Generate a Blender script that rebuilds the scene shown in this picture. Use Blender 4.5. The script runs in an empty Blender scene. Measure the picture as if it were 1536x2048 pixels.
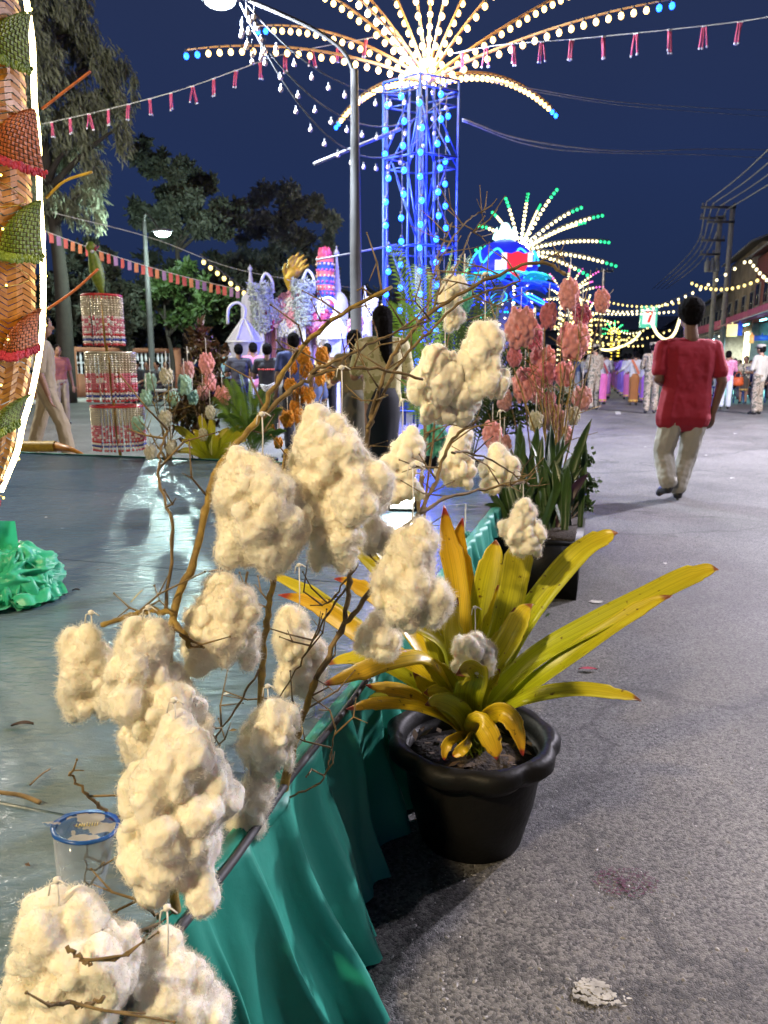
import bpy, bmesh, math, random
import numpy as np
from mathutils import Vector, Matrix
rng = np.random.default_rng(7); random.seed(7)
R = math.radians
scene = bpy.context.scene
COL = scene.collection

# ------------------------------------------------------------------ camera, world, exposure
CAM_H, PITCH, FPX = 1.14, R(11.0), 1500.0            # eye height, downward pitch, focal length in photo pixels
SP, CP = math.sin(PITCH), math.cos(PITCH)
cam = bpy.data.cameras.new('camera'); cam_o = bpy.data.objects.new('camera', cam); COL.objects.link(cam_o)
cam_o.location = (0, 0, CAM_H); cam_o.rotation_euler = (R(90) - PITCH, 0, 0)
cam.sensor_fit = 'VERTICAL'; cam.sensor_height = 36; cam.sensor_width = 27; cam.lens = FPX / 2048 * 36
cam.clip_start = 0.05; cam.clip_end = 600
cam.dof.use_dof = True; cam.dof.focus_distance = 1.35; cam.dof.aperture_fstop = 10.0
scene.camera = cam_o
scene.render.resolution_x, scene.render.resolution_y = 768, 1024

world = bpy.data.worlds.new('World'); scene.world = world; world.use_nodes = True
nt = world.node_tree; nt.nodes.clear()
wo = nt.nodes.new('ShaderNodeOutputWorld'); bg = nt.nodes.new('ShaderNodeBackground')
tc = nt.nodes.new('ShaderNodeTexCoord'); sx = nt.nodes.new('ShaderNodeSeparateXYZ'); cr = nt.nodes.new('ShaderNodeValToRGB')
nz = nt.nodes.new('ShaderNodeTexNoise'); nz.inputs['Scale'].default_value = 1.6; nz.inputs['Detail'].default_value = 3
mxw = nt.nodes.new('ShaderNodeMix'); mxw.data_type = 'RGBA'; mxw.blend_type = 'MULTIPLY'; mxw.inputs[0].default_value = .35
cr.color_ramp.elements[0].position = 0.0; cr.color_ramp.elements[0].color = (.015, .028, .078, 1)
cr.color_ramp.elements[1].position = .75; cr.color_ramp.elements[1].color = (.028, .036, .074, 1)
e = cr.color_ramp.elements.new(.22); e.color = (.017, .032, .100, 1)
nt.links.new(tc.outputs['Generated'], sx.inputs[0]); nt.links.new(sx.outputs['Z'], cr.inputs[0])
nt.links.new(tc.outputs['Generated'], nz.inputs['Vector'])
nt.links.new(cr.outputs[0], mxw.inputs[6]); nt.links.new(nz.outputs[0], mxw.inputs[7])
nt.links.new(mxw.outputs[2], bg.inputs[0]); bg.inputs[1].default_value = 1.12
nt.links.new(bg.outputs[0], wo.inputs[0])

vs = scene.view_settings
vs.view_transform = 'Standard'; vs.look = 'None'; vs.gamma = 1; vs.use_curve_mapping = False; vs.exposure = 0.0
scene.render.engine = 'CYCLES'
cy = scene.cycles
cy.use_denoising = True; cy.denoiser = 'OPENIMAGEDENOISE'; cy.denoising_input_passes = 'RGB_ALBEDO_NORMAL'
cy.sample_clamp_indirect = 3.0; cy.caustics_reflective = False; cy.caustics_refractive = False
cy.max_bounces = 7; cy.diffuse_bounces = 3; cy.glossy_bounces = 3; cy.transparent_max_bounces = 10; cy.transmission_bounces = 6
cy.use_light_tree = True

# ------------------------------------------------------------------ places
def ray(px, py):
    x = (px - 768) / FPX; y = (1024 - py) / FPX
    return Vector((x, CP + y * SP, -SP + y * CP))
def P(px, py, Y):
    d = ray(px, py); return Vector((0, 0, CAM_H)) + d * (Y / d.y)
def K(px, py, Y):                                     # metres per photo pixel at that place
    return Y / ray(px, py).y / FPX
def G(px, py, z=0.0):
    d = ray(px, py); return Vector((0, 0, CAM_H)) + d * ((z - CAM_H) / d.z)
TH = math.atan(.29); SU = Vector((math.sin(TH), math.cos(TH), 0)); SV = Vector((math.cos(TH), -math.sin(TH), 0))
SO = Vector((-.54, 0, 0)); SROT = -TH                 # street frame: a along the street, b to the right of the stage edge
def S(a, b, z=0.0): return SO + SU * a + SV * b + Vector((0, 0, z))

# ------------------------------------------------------------------ mesh helpers
class MB:
    def __init__(s): s.v = []; s.f = []; s.m = []; s.n = 0
    def add(s, v, f, mi=0):
        o = s.n; s.v.append(np.asarray(v, dtype=float).reshape(-1, 3)); s.n += len(s.v[-1])
        s.f += [tuple(i + o for i in q) for q in f]; s.m += [mi] * len(f); return s
    def box(s, c, size, rot=0.0, mi=0, M=None):
        x, y, z = [q / 2 for q in size]
        v = np.array([(-x,-y,-z),(x,-y,-z),(x,y,-z),(-x,y,-z),(-x,-y,z),(x,-y,z),(x,y,z),(-x,y,z)])
        if M is not None: v = v @ np.array(M).T
        if rot: c_, s_ = math.cos(rot), math.sin(rot); v = v @ np.array([[c_, s_, 0], [-s_, c_, 0], [0, 0, 1]])
        return s.add(v + np.array(c), [(0,3,2,1),(4,5,6,7),(0,1,5,4),(1,2,6,5),(2,3,7,6),(3,0,4,7)], mi)
    def tube(s, pts, r, n=8, mi=0, cap=True, squash=1.0):
        pts = [Vector(p) for p in pts]; k = len(pts)
        rs = [r] * k if not hasattr(r, '__len__') else list(r)
        T = [(pts[min(i + 1, k - 1)] - pts[max(i - 1, 0)]).normalized() for i in range(k)]
        up = Vector((0, 0, 1)) if abs(T[0].z) < .9 else Vector((1, 0, 0))
        N = (up - T[0] * up.dot(T[0])).normalized(); V = []
        for i in range(k):
            N = (N - T[i] * N.dot(T[i])); N = N.normalized() if N.length > 1e-6 else T[i].orthogonal().normalized()
            B = T[i].cross(N)
            for j in range(n):
                a = 2 * math.pi * j / n; V.append(pts[i] + (N * math.cos(a) * squash + B * math.sin(a)) * rs[i])
        F = [(i*n+j, i*n+(j+1) % n, (i+1)*n+(j+1) % n, (i+1)*n+j) for i in range(k-1) for j in range(n)]
        if cap: F += [tuple(range(n))[::-1], tuple((k-1)*n+j for j in range(n))]
        return s.add([tuple(p) for p in V], F, mi)
    def ball(s, c, r, n=8, m=6, mi=0):
        r = (r, r, r) if not hasattr(r, '__len__') else r
        V = [(0, 0, 1)]
        for i in range(1, m):
            a = math.pi * i / m
            for j in range(n): b = 2*math.pi*j/n; V.append((math.sin(a)*math.cos(b), math.sin(a)*math.sin(b), math.cos(a)))
        V.append((0, 0, -1)); L = len(V) - 1; F = [(0, 1+j, 1+(j+1) % n) for j in range(n)]
        for i in range(m-2):
            for j in range(n): F.append((1+i*n+j, 1+(i+1)*n+j, 1+(i+1)*n+(j+1) % n, 1+i*n+(j+1) % n))
        F += [(L, 1+(m-2)*n+(j+1) % n, 1+(m-2)*n+j) for j in range(n)]
        return s.add(np.array(V) * np.array(r) + np.array(c), F, mi)
    def cap(s, p, r1, q, r2):                          # tapered capsule, closed
        s.ball(p, r1, 10, 6); s.ball(q, r2, 10, 6); return s.tube([p, q], [r1, r2], 10)
    def lathe(s, c, prof, n=16, mi=0, wob=None, close=True):
        V = []; k = len(prof)
        for i, (r, z) in enumerate(prof):
            for j in range(n):
                a = 2*math.pi*j/n; rr = r * (1 + (wob(a, i) if wob else 0)); V.append((c[0]+rr*math.cos(a), c[1]+rr*math.sin(a), c[2]+z))
        F = [(i*n+j, i*n+(j+1) % n, (i+1)*n+(j+1) % n, (i+1)*n+j) for i in range(k-1) for j in range(n)]
        if close: F += [tuple(range(n))[::-1], tuple((k-1)*n+j for j in range(n))]
        return s.add(V, F, mi)
    def grid(s, V, nu, nv, mi=0, flip=False):          # V: nu*nv points, u outer
        F = [(i*nv+j, i*nv+j+1, (i+1)*nv+j+1, (i+1)*nv+j) for i in range(nu-1) for j in range(nv-1)]
        if flip: F = [q[::-1] for q in F]
        return s.add([tuple(p) for p in V], F, mi)
    def verts(s): return np.concatenate(s.v) if s.v else np.zeros((0, 3))
    def mesh(s, name, mats, smooth=True, shift=(0, 0, 0)):
        me = bpy.data.meshes.new(name); v = s.verts() - np.array(shift)
        me.from_pydata(v.tolist(), [], s.f)
        for m in (mats if isinstance(mats, (list, tuple)) else [mats]): me.materials.append(m)
        if any(s.m): me.polygons.foreach_set('material_index', s.m)
        me.polygons.foreach_set('use_smooth', [smooth] * len(s.f)); me.update(); return me
    def build(s, name, mats, parent=None, smooth=True):
        v = s.verts()
        if parent is None: sh = np.array([(v[:,0].min()+v[:,0].max())/2, (v[:,1].min()+v[:,1].max())/2, v[:,2].min()])
        else: sh = np.array(wloc(parent))
        return link(name, s.mesh(name, mats, smooth, sh), parent, None if parent else sh)

def wloc(o):
    p = Vector(o.location)
    while o.parent: o = o.parent; p = p + Vector(o.location)
    return p
def link(name, me, parent=None, loc=None):
    o = bpy.data.objects.new(name, me); COL.objects.link(o)
    if parent is not None: o.parent = parent
    if loc is not None: o.location = loc
    return o
def tag(o, label=None, cat=None, group=None, kind=None):
    if label: o['label'] = label
    if cat: o['category'] = cat
    if group: o['group'] = group
    if kind: o['kind'] = kind
    return o
def thing(name, label, cat, loc=(0, 0, 0), group=None):
    o = link(name, None, None, loc); o.empty_display_size = .1; return tag(o, label, cat, group)
def copy_tree(o, parent=None):
    c = o.copy(); COL.objects.link(c)
    if parent is not None: c.parent = parent
    for ch in list(o.children): copy_tree(ch, c)
    return c
def dup(o, loc, rz=0.0, sc=1.0, label=None, group=None):
    c = copy_tree(o); c.location = loc; c.rotation_euler = (0, 0, rz); c.scale = (sc,)*3 if not hasattr(sc, '__len__') else sc
    if label: c['label'] = label
    if group: c['group'] = group
    return c
def remesh_mesh(name, mb, voxel, mats, smooth=2, disp=(), sfac=.5):
    me = mb.mesh('tmp', [], True); o = link('tmp', me)
    m = o.modifiers.new('r', 'REMESH'); m.mode = 'VOXEL'; m.voxel_size = voxel; m.use_smooth_shade = True
    if smooth: q = o.modifiers.new('s', 'SMOOTH'); q.iterations = smooth; q.factor = sfac
    for (size, strength, depth) in disp:
        t = bpy.data.textures.new('clouds', 'CLOUDS'); t.noise_scale = size; t.noise_depth = depth
        d = o.modifiers.new('d', 'DISPLACE'); d.texture = t; d.strength = strength; d.mid_level = .5; d.texture_coords = 'LOCAL'
    dg = bpy.context.evaluated_depsgraph_get(); dg.update()
    res = bpy.data.meshes.new_from_object(o.evaluated_get(dg)); res.name = name
    bpy.data.objects.remove(o); bpy.data.meshes.remove(me)
    res.materials.clear()
    for mm in (mats if isinstance(mats, (list, tuple)) else [mats]): res.materials.append(mm)
    res.polygons.foreach_set('use_smooth', [True] * len(res.polygons)); return res
def mesh_at(name, me, parent):                         # a mesh in world coordinates put under its thing
    o = link(name, me, parent); w = wloc(parent); me.transform(Matrix.Translation(-w)); return o

def bez(a, b, c, n):
    return [a*(1-t)**2 + b*2*t*(1-t) + c*t*t for t in [i/(n-1) for i in range(n)]]
def spline(pts, n=8):                                  # Catmull-Rom through the points
    p = [Vector(q) for q in pts]; p = [p[0]*2-p[1]] + p + [p[-1]*2-p[-2]]; out = []
    for i in range(1, len(p)-2):
        for k in range(n):
            t = k/n; a, b, c, d = p[i-1], p[i], p[i+1], p[i+2]
            out.append(.5*((2*b)+(c-a)*t+(2*a-5*b+4*c-d)*t*t+(3*b-a-3*c+d)*t**3))
    return out + [p[-2]]

# ------------------------------------------------------------------ materials
def mat(name, col, rough=.6, metal=0.0, var=.25, vscale=6.0, bump=0.0, bscale=60.0, bdist=.01, emit=None, es=0.0, sheen=0.0, sss=0.0,
        trans=0.0, coat=0.0, col2=None, spec=.5, translucent=0.0, samp=None, stretch=None):
    m = bpy.data.materials.new(name); m.use_nodes = True; n = m.node_tree.nodes; L = m.node_tree.links
    b = n['Principled BSDF']; c = tuple(col) + (1,)
    b.inputs['Roughness'].default_value = rough; b.inputs['Metallic'].default_value = metal
    b.inputs['Specular IOR Level'].default_value = spec
    t = n.new('ShaderNodeTexCoord'); src = t.outputs['Object']
    if stretch:
        mp = n.new('ShaderNodeMapping'); mp.inputs['Scale'].default_value = stretch; L.new(src, mp.inputs[0]); src = mp.outputs[0]
    if var:
        z = n.new('ShaderNodeTexNoise'); z.inputs['Scale'].default_value = vscale; z.inputs['Detail'].default_value = 5
        mx = n.new('ShaderNodeMix'); mx.data_type = 'RGBA'
        d = col2 if col2 else tuple(q * (1 - var) for q in col); g = tuple(min(1, q * (1 + var*.6)) for q in col) if not col2 else col
        mx.inputs[6].default_value = tuple(d) + (1,); mx.inputs[7].default_value = tuple(g) + (1,)
        rp = n.new('ShaderNodeMapRange'); rp.inputs[1].default_value = .3; rp.inputs[2].default_value = .7
        L.new(src, z.inputs['Vector']); L.new(z.outputs[0], rp.inputs[0]); L.new(rp.outputs[0], mx.inputs[0]); L.new(mx.outputs[2], b.inputs['Base Color'])
    else: b.inputs['Base Color'].default_value = c
    if bump:
        z2 = n.new('ShaderNodeTexNoise'); z2.inputs['Scale'].default_value = bscale; z2.inputs['Detail'].default_value = 6
        bp = n.new('ShaderNodeBump'); bp.inputs['Strength'].default_value = bump; bp.inputs['Distance'].default_value = bdist
        L.new(src, z2.inputs['Vector']); L.new(z2.outputs[0], bp.inputs['Height']); L.new(bp.outputs[0], b.inputs['Normal'])
    if emit: b.inputs['Emission Color'].default_value = tuple(emit) + (1,); b.inputs['Emission Strength'].default_value = es
    if sheen: b.inputs['Sheen Weight'].default_value = sheen; b.inputs['Sheen Roughness'].default_value = .5
    if sss: b.inputs['Subsurface Weight'].default_value = sss; b.inputs['Subsurface Radius'].default_value = (1, .75, .5); b.inputs['Subsurface Scale'].default_value = .016
    if trans: b.inputs['Transmission Weight'].default_value = trans; b.inputs['IOR'].default_value = 1.2
    if coat: b.inputs['Coat Weight'].default_value = coat
    if translucent:
        tl = n.new('ShaderNodeBsdfTranslucent'); ms = n.new('ShaderNodeMixShader'); ms.inputs[0].default_value = translucent
        if var: L.new(mx.outputs[2], tl.inputs[0])
        else: tl.inputs[0].default_value = c
        o = n['Material Output']; L.new(b.outputs[0], ms.inputs[1]); L.new(tl.outputs[0], ms.inputs[2]); L.new(ms.outputs[0], o.inputs[0])
    if samp: m.cycles.emission_sampling = samp
    return m
MATS = {}
def cm(col, rough=.8, **k):                            # cached plain material by colour
    key = (tuple(col), rough, tuple(sorted(k.items())))
    if key not in MATS: MATS[key] = mat('paint_%d' % len(MATS), col, rough, **k)
    return MATS[key]
def glow(name, col, s, samp='NONE'): return mat(name, tuple(min(.8, c) for c in col), .3, var=0, emit=col, es=s, samp=samp)
M = {}
M['steel'] = mat('galvanised_steel', (.15, .145, .155), .5, .35, vscale=9, bump=.1, bscale=40)
M['white_paint'] = mat('white_paint', (.72, .73, .75), .5, vscale=4, var=.15)
M['wire'] = mat('wire_sheath', (.06, .06, .065), .6)
M['wire_pale'] = mat('pale_cable', (.5, .48, .45), .6)
M['concrete'] = mat('concrete', (.42, .40, .37), .85, vscale=3, bump=.3, bscale=30)
M['cotton'] = mat('raw_cotton', (.92, .86, .71), 1.0, vscale=22, var=.10, bump=.2, bscale=300, bdist=.003, sheen=.35, sss=.55, spec=.05)
M['fuzz'] = mat('cotton_fibre', (.93, .88, .75), 1.0, var=0, spec=.05, translucent=.5)
M['string'] = mat('white_string', (.8, .77, .7), .9, var=.15, vscale=90)
M['twig'] = mat('brown_twig', (.20, .135, .055), .8, vscale=40, var=.5, bump=.5, bscale=160, bdist=.003)
M['lichen'] = mat('golden_bark', (.40, .27, .05), .75, vscale=55, col2=(.16, .10, .03), bump=.6, bscale=140, bdist=.003)
M['green_cloth'] = mat('teal_satin_cloth', (.010, .29, .205), .5, vscale=2, var=.12, bump=.22, bscale=17, bdist=.012, sheen=.1)
M['mint_cloth'] = mat('mint_satin_cloth', (.03, .50, .28), .38, vscale=5, var=.15, sheen=.3, translucent=.25)
M['plastic'] = mat('black_plastic', (.004, .0045, .005), .5, spec=.16, vscale=5, col2=(.010, .009, .008), bump=.15, bscale=60)
M['soil'] = mat('dark_soil', (.035, .025, .018), .95, vscale=60, var=.6, bump=1, bscale=90)
M['skin'] = mat('skin', (.28, .15, .09), .55, vscale=8, var=.12)
M['skin_dark'] = mat('brown_skin', (.13, .07, .045), .55, vscale=8, var=.12)
M['hair'] = mat('black_hair', (.006, .0055, .006), .9, spec=.05, vscale=60, var=.5, bump=.5, bscale=200)
M['boot'] = mat('black_leather', (.015, .015, .017), .4)
M['bamboo'] = mat('woven_bamboo', (.52, .22, .02), .45, vscale=26, col2=(.30, .11, .012))
M['bamboo_dark'] = mat('dark_woven_bamboo', (.14, .055, .022), .55, vscale=26, col2=(.06, .025, .012))
M['bamboo_yellow'] = mat('yellow_bamboo', (.50, .33, .03), .5, vscale=26, col2=(.30, .19, .02))
M['weave_green'] = mat('green_weave', (.20, .27, .02), .5, vscale=40, col2=(.07, .13, .012))
M['weave_orange'] = mat('orange_weave', (.50, .14, .035), .55, vscale=40, col2=(.28, .065, .02))
M['fringe_red'] = mat('red_fringe', (.38, .018, .045), .7, vscale=50)
M['leaf_dark'] = mat('dark_leaf', (.062, .068, .045), .6, vscale=3, var=.5, translucent=.2)
M['leaf_mid'] = mat('mid_leaf', (.055, .095, .022), .55, vscale=4, var=.5, translucent=.25)
M['leaf_grey'] = mat('grey_green_leaf', (.23, .245, .155), .65, vscale=1.5, var=.45, translucent=.2)
M['leaf_palm'] = mat('palm_leaf', (.16, .27, .03), .45, vscale=8, var=.35, translucent=.25)
M['bark'] = mat('tree_bark', (.035, .028, .021), .9, vscale=5, bump=.6, bscale=20)
M['cream'] = mat('warm_bulb', (1, .8, .5), .3, var=0, emit=(1, .62, .17), es=6.5, samp='NONE')
M['bulb_white'] = glow('white_bulb', (1, .82, .42), 3.6)
M['bulb_blue'] = glow('blue_bulb', (.012, .11, 1), 11, 'AUTO')
M['bulb_green'] = glow('green_bulb', (.03, .9, .3), 1.6)
M['bulb_pink'] = glow('pink_bulb', (1, .15, .6), 1.8)
M['bulb_off'] = mat('unlit_bulb', (.75, .6, .5), .25, var=0)

def node_mat(name):
    m = bpy.data.materials.new(name); m.use_nodes = True
    return m, m.node_tree.nodes, m.node_tree.links, m.node_tree.nodes['Principled BSDF']
def asphalt():
    m, n, L, b = node_mat('asphalt')
    t = n.new('ShaderNodeTexCoord')
    v = n.new('ShaderNodeTexVoronoi'); v.inputs['Scale'].default_value = 165
    vd = n.new('ShaderNodeTexVoronoi'); vd.feature = 'DISTANCE_TO_EDGE'; vd.inputs['Scale'].default_value = 165
    z = n.new('ShaderNodeTexNoise'); z.inputs['Scale'].default_value = .9; z.inputs['Detail'].default_value = 7; z.inputs['Roughness'].default_value = .65
    z3 = n.new('ShaderNodeTexNoise'); z3.inputs['Scale'].default_value = 420; z3.inputs['Detail'].default_value = 3
    for q in (v, vd, z, z3): L.new(t.outputs['Object'], q.inputs['Vector'])
    bw = n.new('ShaderNodeSeparateColor'); L.new(v.outputs['Color'], bw.inputs[0])
    r1 = n.new('ShaderNodeValToRGB'); r1.color_ramp.elements[0].color = (.028, .027, .0265, 1); r1.color_ramp.elements[1].color = (.185, .177, .170, 1); r1.color_ramp.elements[1].position = .95
    L.new(bw.outputs[0], r1.inputs[0])
    r2 = n.new('ShaderNodeMapRange'); r2.inputs[1].default_value = .35; r2.inputs[2].default_value = .68; r2.inputs[3].default_value = .68; r2.inputs[4].default_value = 1.25
    L.new(z.outputs[0], r2.inputs[0])
    mu = n.new('ShaderNodeMix'); mu.data_type = 'RGBA'; mu.blend_type = 'MULTIPLY'; mu.inputs[0].default_value = 1
    L.new(r1.outputs[0], mu.inputs[6]); L.new(r2.outputs[0], mu.inputs[7]); ck = n.new('ShaderNodeTexVoronoi'); ck.feature = 'DISTANCE_TO_EDGE'; ck.inputs['Scale'].default_value = .42
    wz = n.new('ShaderNodeTexNoise'); wz.inputs['Scale'].default_value = 2.2; wz.inputs['Detail'].default_value = 6; L.new(t.outputs['Object'], wz.inputs['Vector'])
    va = n.new('ShaderNodeVectorMath'); va.operation = 'MULTIPLY_ADD'; va.inputs[1].default_value = (.9, .9, 0); L.new(wz.outputs['Color'], va.inputs[0]); L.new(t.outputs['Object'], va.inputs[2]); L.new(va.outputs[0], ck.inputs['Vector'])
    cm_ = n.new('ShaderNodeMapRange'); cm_.inputs[1].default_value = .0; cm_.inputs[2].default_value = .012; cm_.inputs[3].default_value = .45; cm_.inputs[4].default_value = 1; L.new(ck.outputs['Distance'], cm_.inputs[0])
    st = n.new('ShaderNodeTexNoise'); st.inputs['Scale'].default_value = .33; st.inputs['Detail'].default_value = 8; st.inputs['Roughness'].default_value = .7; L.new(t.outputs['Object'], st.inputs['Vector'])
    sm = n.new('ShaderNodeMapRange'); sm.inputs[1].default_value = .42; sm.inputs[2].default_value = .6; sm.inputs[3].default_value = .72; sm.inputs[4].default_value = 1.12; L.new(st.outputs[0], sm.inputs[0])
    mc = n.new('ShaderNodeMath'); mc.operation = 'MULTIPLY'; L.new(cm_.outputs[0], mc.inputs[0]); L.new(sm.outputs[0], mc.inputs[1])
    m3 = n.new('ShaderNodeMix'); m3.data_type = 'RGBA'; m3.blend_type = 'MULTIPLY'; m3.inputs[0].default_value = 1; L.new(mu.outputs[2], m3.inputs[6]); L.new(mc.outputs[0], m3.inputs[7]); L.new(m3.outputs[2], b.inputs['Base Color'])
    ad = n.new('ShaderNodeMath'); ad.operation = 'MULTIPLY_ADD'; ad.inputs[1].default_value = .35
    mn = n.new('ShaderNodeMath'); mn.operation = 'MINIMUM'; mn.inputs[1].default_value = .25
    L.new(vd.outputs['Distance'], mn.inputs[0]); L.new(z3.outputs[0], ad.inputs[0]); L.new(mn.outputs[0], ad.inputs[2])
    bp = n.new('ShaderNodeBump'); bp.inputs['Strength'].default_value = .6; bp.inputs['Distance'].default_value = .005
    L.new(ad.outputs[0], bp.inputs['Height']); L.new(bp.outputs[0], b.inputs['Normal'])
    b.inputs['Roughness'].default_value = .62; b.inputs['Specular IOR Level'].default_value = .45
    return m
def stage_sheet():
    m, n, L, b = node_mat('glossy_stage_sheet')
    t = n.new('ShaderNodeTexCoord')
    mp = n.new('ShaderNodeMapping'); mp.inputs['Scale'].default_value = (1, 2.6, 1); mp.inputs['Rotation'].default_value = (0, 0, .5)
    L.new(t.outputs['Object'], mp.inputs[0])
    z1 = n.new('ShaderNodeTexNoise'); z1.inputs['Scale'].default_value = 1.3; z1.inputs['Detail'].default_value = 6
    z2 = n.new('ShaderNodeTexNoise'); z2.inputs['Scale'].default_value = 14; z2.inputs['Detail'].default_value = 6
    z3 = n.new('ShaderNodeTexNoise'); z3.inputs['Scale'].default_value = 330; z3.inputs['Detail'].default_value = 2
    L.new(t.outputs['Object'], z1.inputs['Vector']); L.new(mp.outputs[0], z2.inputs['Vector']); L.new(t.outputs['Object'], z3.inputs['Vector'])
    r = n.new('ShaderNodeValToRGB'); r.color_ramp.elements[0].position = .3; r.color_ramp.elements[0].color = (.062, .118, .160, 1)
    r.color_ramp.elements[1].position = .7; r.color_ramp.elements[1].color = (.115, .172, .210, 1); L.new(z1.outputs[0], r.inputs[0]); L.new(r.outputs[0], b.inputs['Base Color'])
    rr = n.new('ShaderNodeMapRange'); rr.inputs[3].default_value = .08; rr.inputs[4].default_value = .34; L.new(z2.outputs[0], rr.inputs[0]); L.new(rr.outputs[0], b.inputs['Roughness'])
    b1 = n.new('ShaderNodeBump'); b1.inputs['Strength'].default_value = .6; b1.inputs['Distance'].default_value = .012; L.new(z2.outputs[0], b1.inputs['Height'])
    b2 = n.new('ShaderNodeBump'); b2.inputs['Strength'].default_value = .36; b2.inputs['Distance'].default_value = .0016; L.new(z3.outputs[0], b2.inputs['Height'])
    L.new(b1.outputs[0], b2.inputs['Normal']); L.new(b2.outputs[0], b.inputs['Normal'])
    b.inputs['Specular IOR Level'].default_value = .45
    return m
M['asphalt'] = asphalt(); M['sheet'] = stage_sheet()
M['chip'] = mat('stone_chip', (.36, .345, .33), .45, vscale=60, col2=(.10, .095, .09))
M['road_paint'] = mat('worn_road_paint', (.42, .41, .38), .7, vscale=30, var=.5)

# ------------------------------------------------------------------ ground
g = MB(); g.add([(-260, -60, 0), (260, -60, 0), (260, 420, 0), (-260, 420, 0)], [(0, 1, 2, 3)])
tag(g.build('road', M['asphalt']), 'grey worn asphalt road running past the stage', kind='structure')
def chips():
    N = 26000; a = rng.uniform(.1, 1, N) ** 1.0 * 3.6 - .3; b = rng.uniform(.0, 2.6, N)
    keep = rng.random(N) < np.clip(1.25 - a / 3.6, .15, 1); a, b = a[keep], b[keep]; n = len(a)
    r = rng.lognormal(-5.85, .45, n).clip(.0014, .0075); rot = rng.uniform(0, 6.28, n)
    base = np.array([(1,0,0),(.4,.8,0),(-.6,.7,0),(-1,-.1,0),(-.3,-.8,0),(.7,-.6,0),(.1,.05,.55),(-.2,.1,.5)])
    F = [(0,1,6),(1,2,7),(1,7,6),(2,3,7),(3,4,7),(4,5,6),(4,6,7),(5,0,6)]
    j = base[None] * (1 + rng.uniform(-.3, .3, (n, 8, 3))); c, s = np.cos(rot)[:, None], np.sin(rot)[:, None]
    x = (j[..., 0]*c - j[..., 1]*s*.75) * r[:, None]; y = (j[..., 0]*s + j[..., 1]*c*.75) * r[:, None]; z = j[..., 2] * r[:, None] * .7
    p = np.array(SO)[None] + a[:, None]*np.array(SU)[None] + b[:, None]*np.array(SV)[None]
    V = np.stack([p[:, 0:1]+x, p[:, 1:2]+y, z - .0004 + 0*x], -1).reshape(-1, 3)
    m = MB(); m.v = [V]; m.n = len(V); m.f = [tuple(q + 8*i for q in f) for i in range(n) for f in F]; m.m = [0]*len(m.f)
    tag(m.build('road_gravel', M['chip'], smooth=False), 'loose stone chips bedded in the near asphalt', kind='stuff')
chips()
def splat(c, rx, ry, n=26, seed=0, z=.004, rot=0):
    r_ = random.Random(seed); out = []
    for i in range(n):
        a = 2*math.pi*i/n; q = 1 + .35*math.sin(2*a+seed) * r_.random() + r_.uniform(-.22, .22)
        x, y = rx*q*math.cos(a), ry*q*math.sin(a); out.append((c.x+x*math.cos(rot)-y*math.sin(rot), c.y+x*math.sin(rot)+y*math.cos(rot), z))
    return out
m = MB(); r0_ = random.Random(31)
for k in range(230):
    w = r0_.uniform(0, 6.28); q_ = r0_.random()**.55; c_ = G(1188, 1988) + Vector((.034*q_*math.cos(w) + .004*r0_.gauss(0, 1), .026*q_*math.sin(w) + .003*r0_.gauss(0, 1), 0)) + (Vector((.03, -.006, 0)) if r0_.random() < .1 else Vector((0, 0, 0)))
    m.add(splat(c_, r0_.uniform(.0015, .0055), r0_.uniform(.0015, .005), 7, k, .0035 + .00001*k), [tuple(range(7))])
tag(m.build('paint_splash', M['road_paint']), 'white paint splash dried on the dark asphalt in front', 'paint spot')
m = MB(); m.add(splat(G(1192, 1204), .03, .025, 18, 8), [tuple(range(18))]); tag(m.build('paint_splash', M['road_paint']), 'small white spot on the road beside the long bromeliad leaf', 'paint spot')
for (px, py, w, l, lab) in ((1236, 826, .12, 1.3, 'short white lane dash in front of the dancers'),):
    c = G(px, py); q = MB(); q.add([tuple(c + SU*i*l/2 + SV*j*w/2 + Vector((0, 0, .004))) for i, j in ((-1,-1),(-1,1),(1,1),(1,-1))], [(0, 1, 2, 3)])
    tag(q.build('lane_marking', M['road_paint']), lab, kind='structure')
m = MB()
for i in range(5):
    for j in range(3):
        pass
c = G(1176, 1342)
pts = []
for i in range(7):
    t = i/6; w = .011*math.sin(math.pi*t)**.7
    for s in (-1, 0, 1): pts.append(c + Vector((.035*(t-.5)*2, -.006*(t-.5), .006 + .004*abs(s) + .003*math.sin(3*t))) + Vector((.1, 1, 0))*s*w)
m.grid(pts, 7, 3); tag(m.build('fallen_leaf', mat('pink_petal', (.42, .04, .08), .5)), 'dark pink petal lying on the road beside the bromeliad', 'petal')
m = MB()
for k in range(9):
    q = c + Vector((-.06 + rng.uniform(-.05, .05), .62 + rng.uniform(-.05, .05), .004)); 
    m.add([tuple(q), tuple(q + Vector((.02, .008, .008))), tuple(q + Vector((.005, .02, .004)))], [(0, 1, 2)])
m.build('leaf_litter', M['leaf_mid'])['kind'] = 'stuff'

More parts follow.
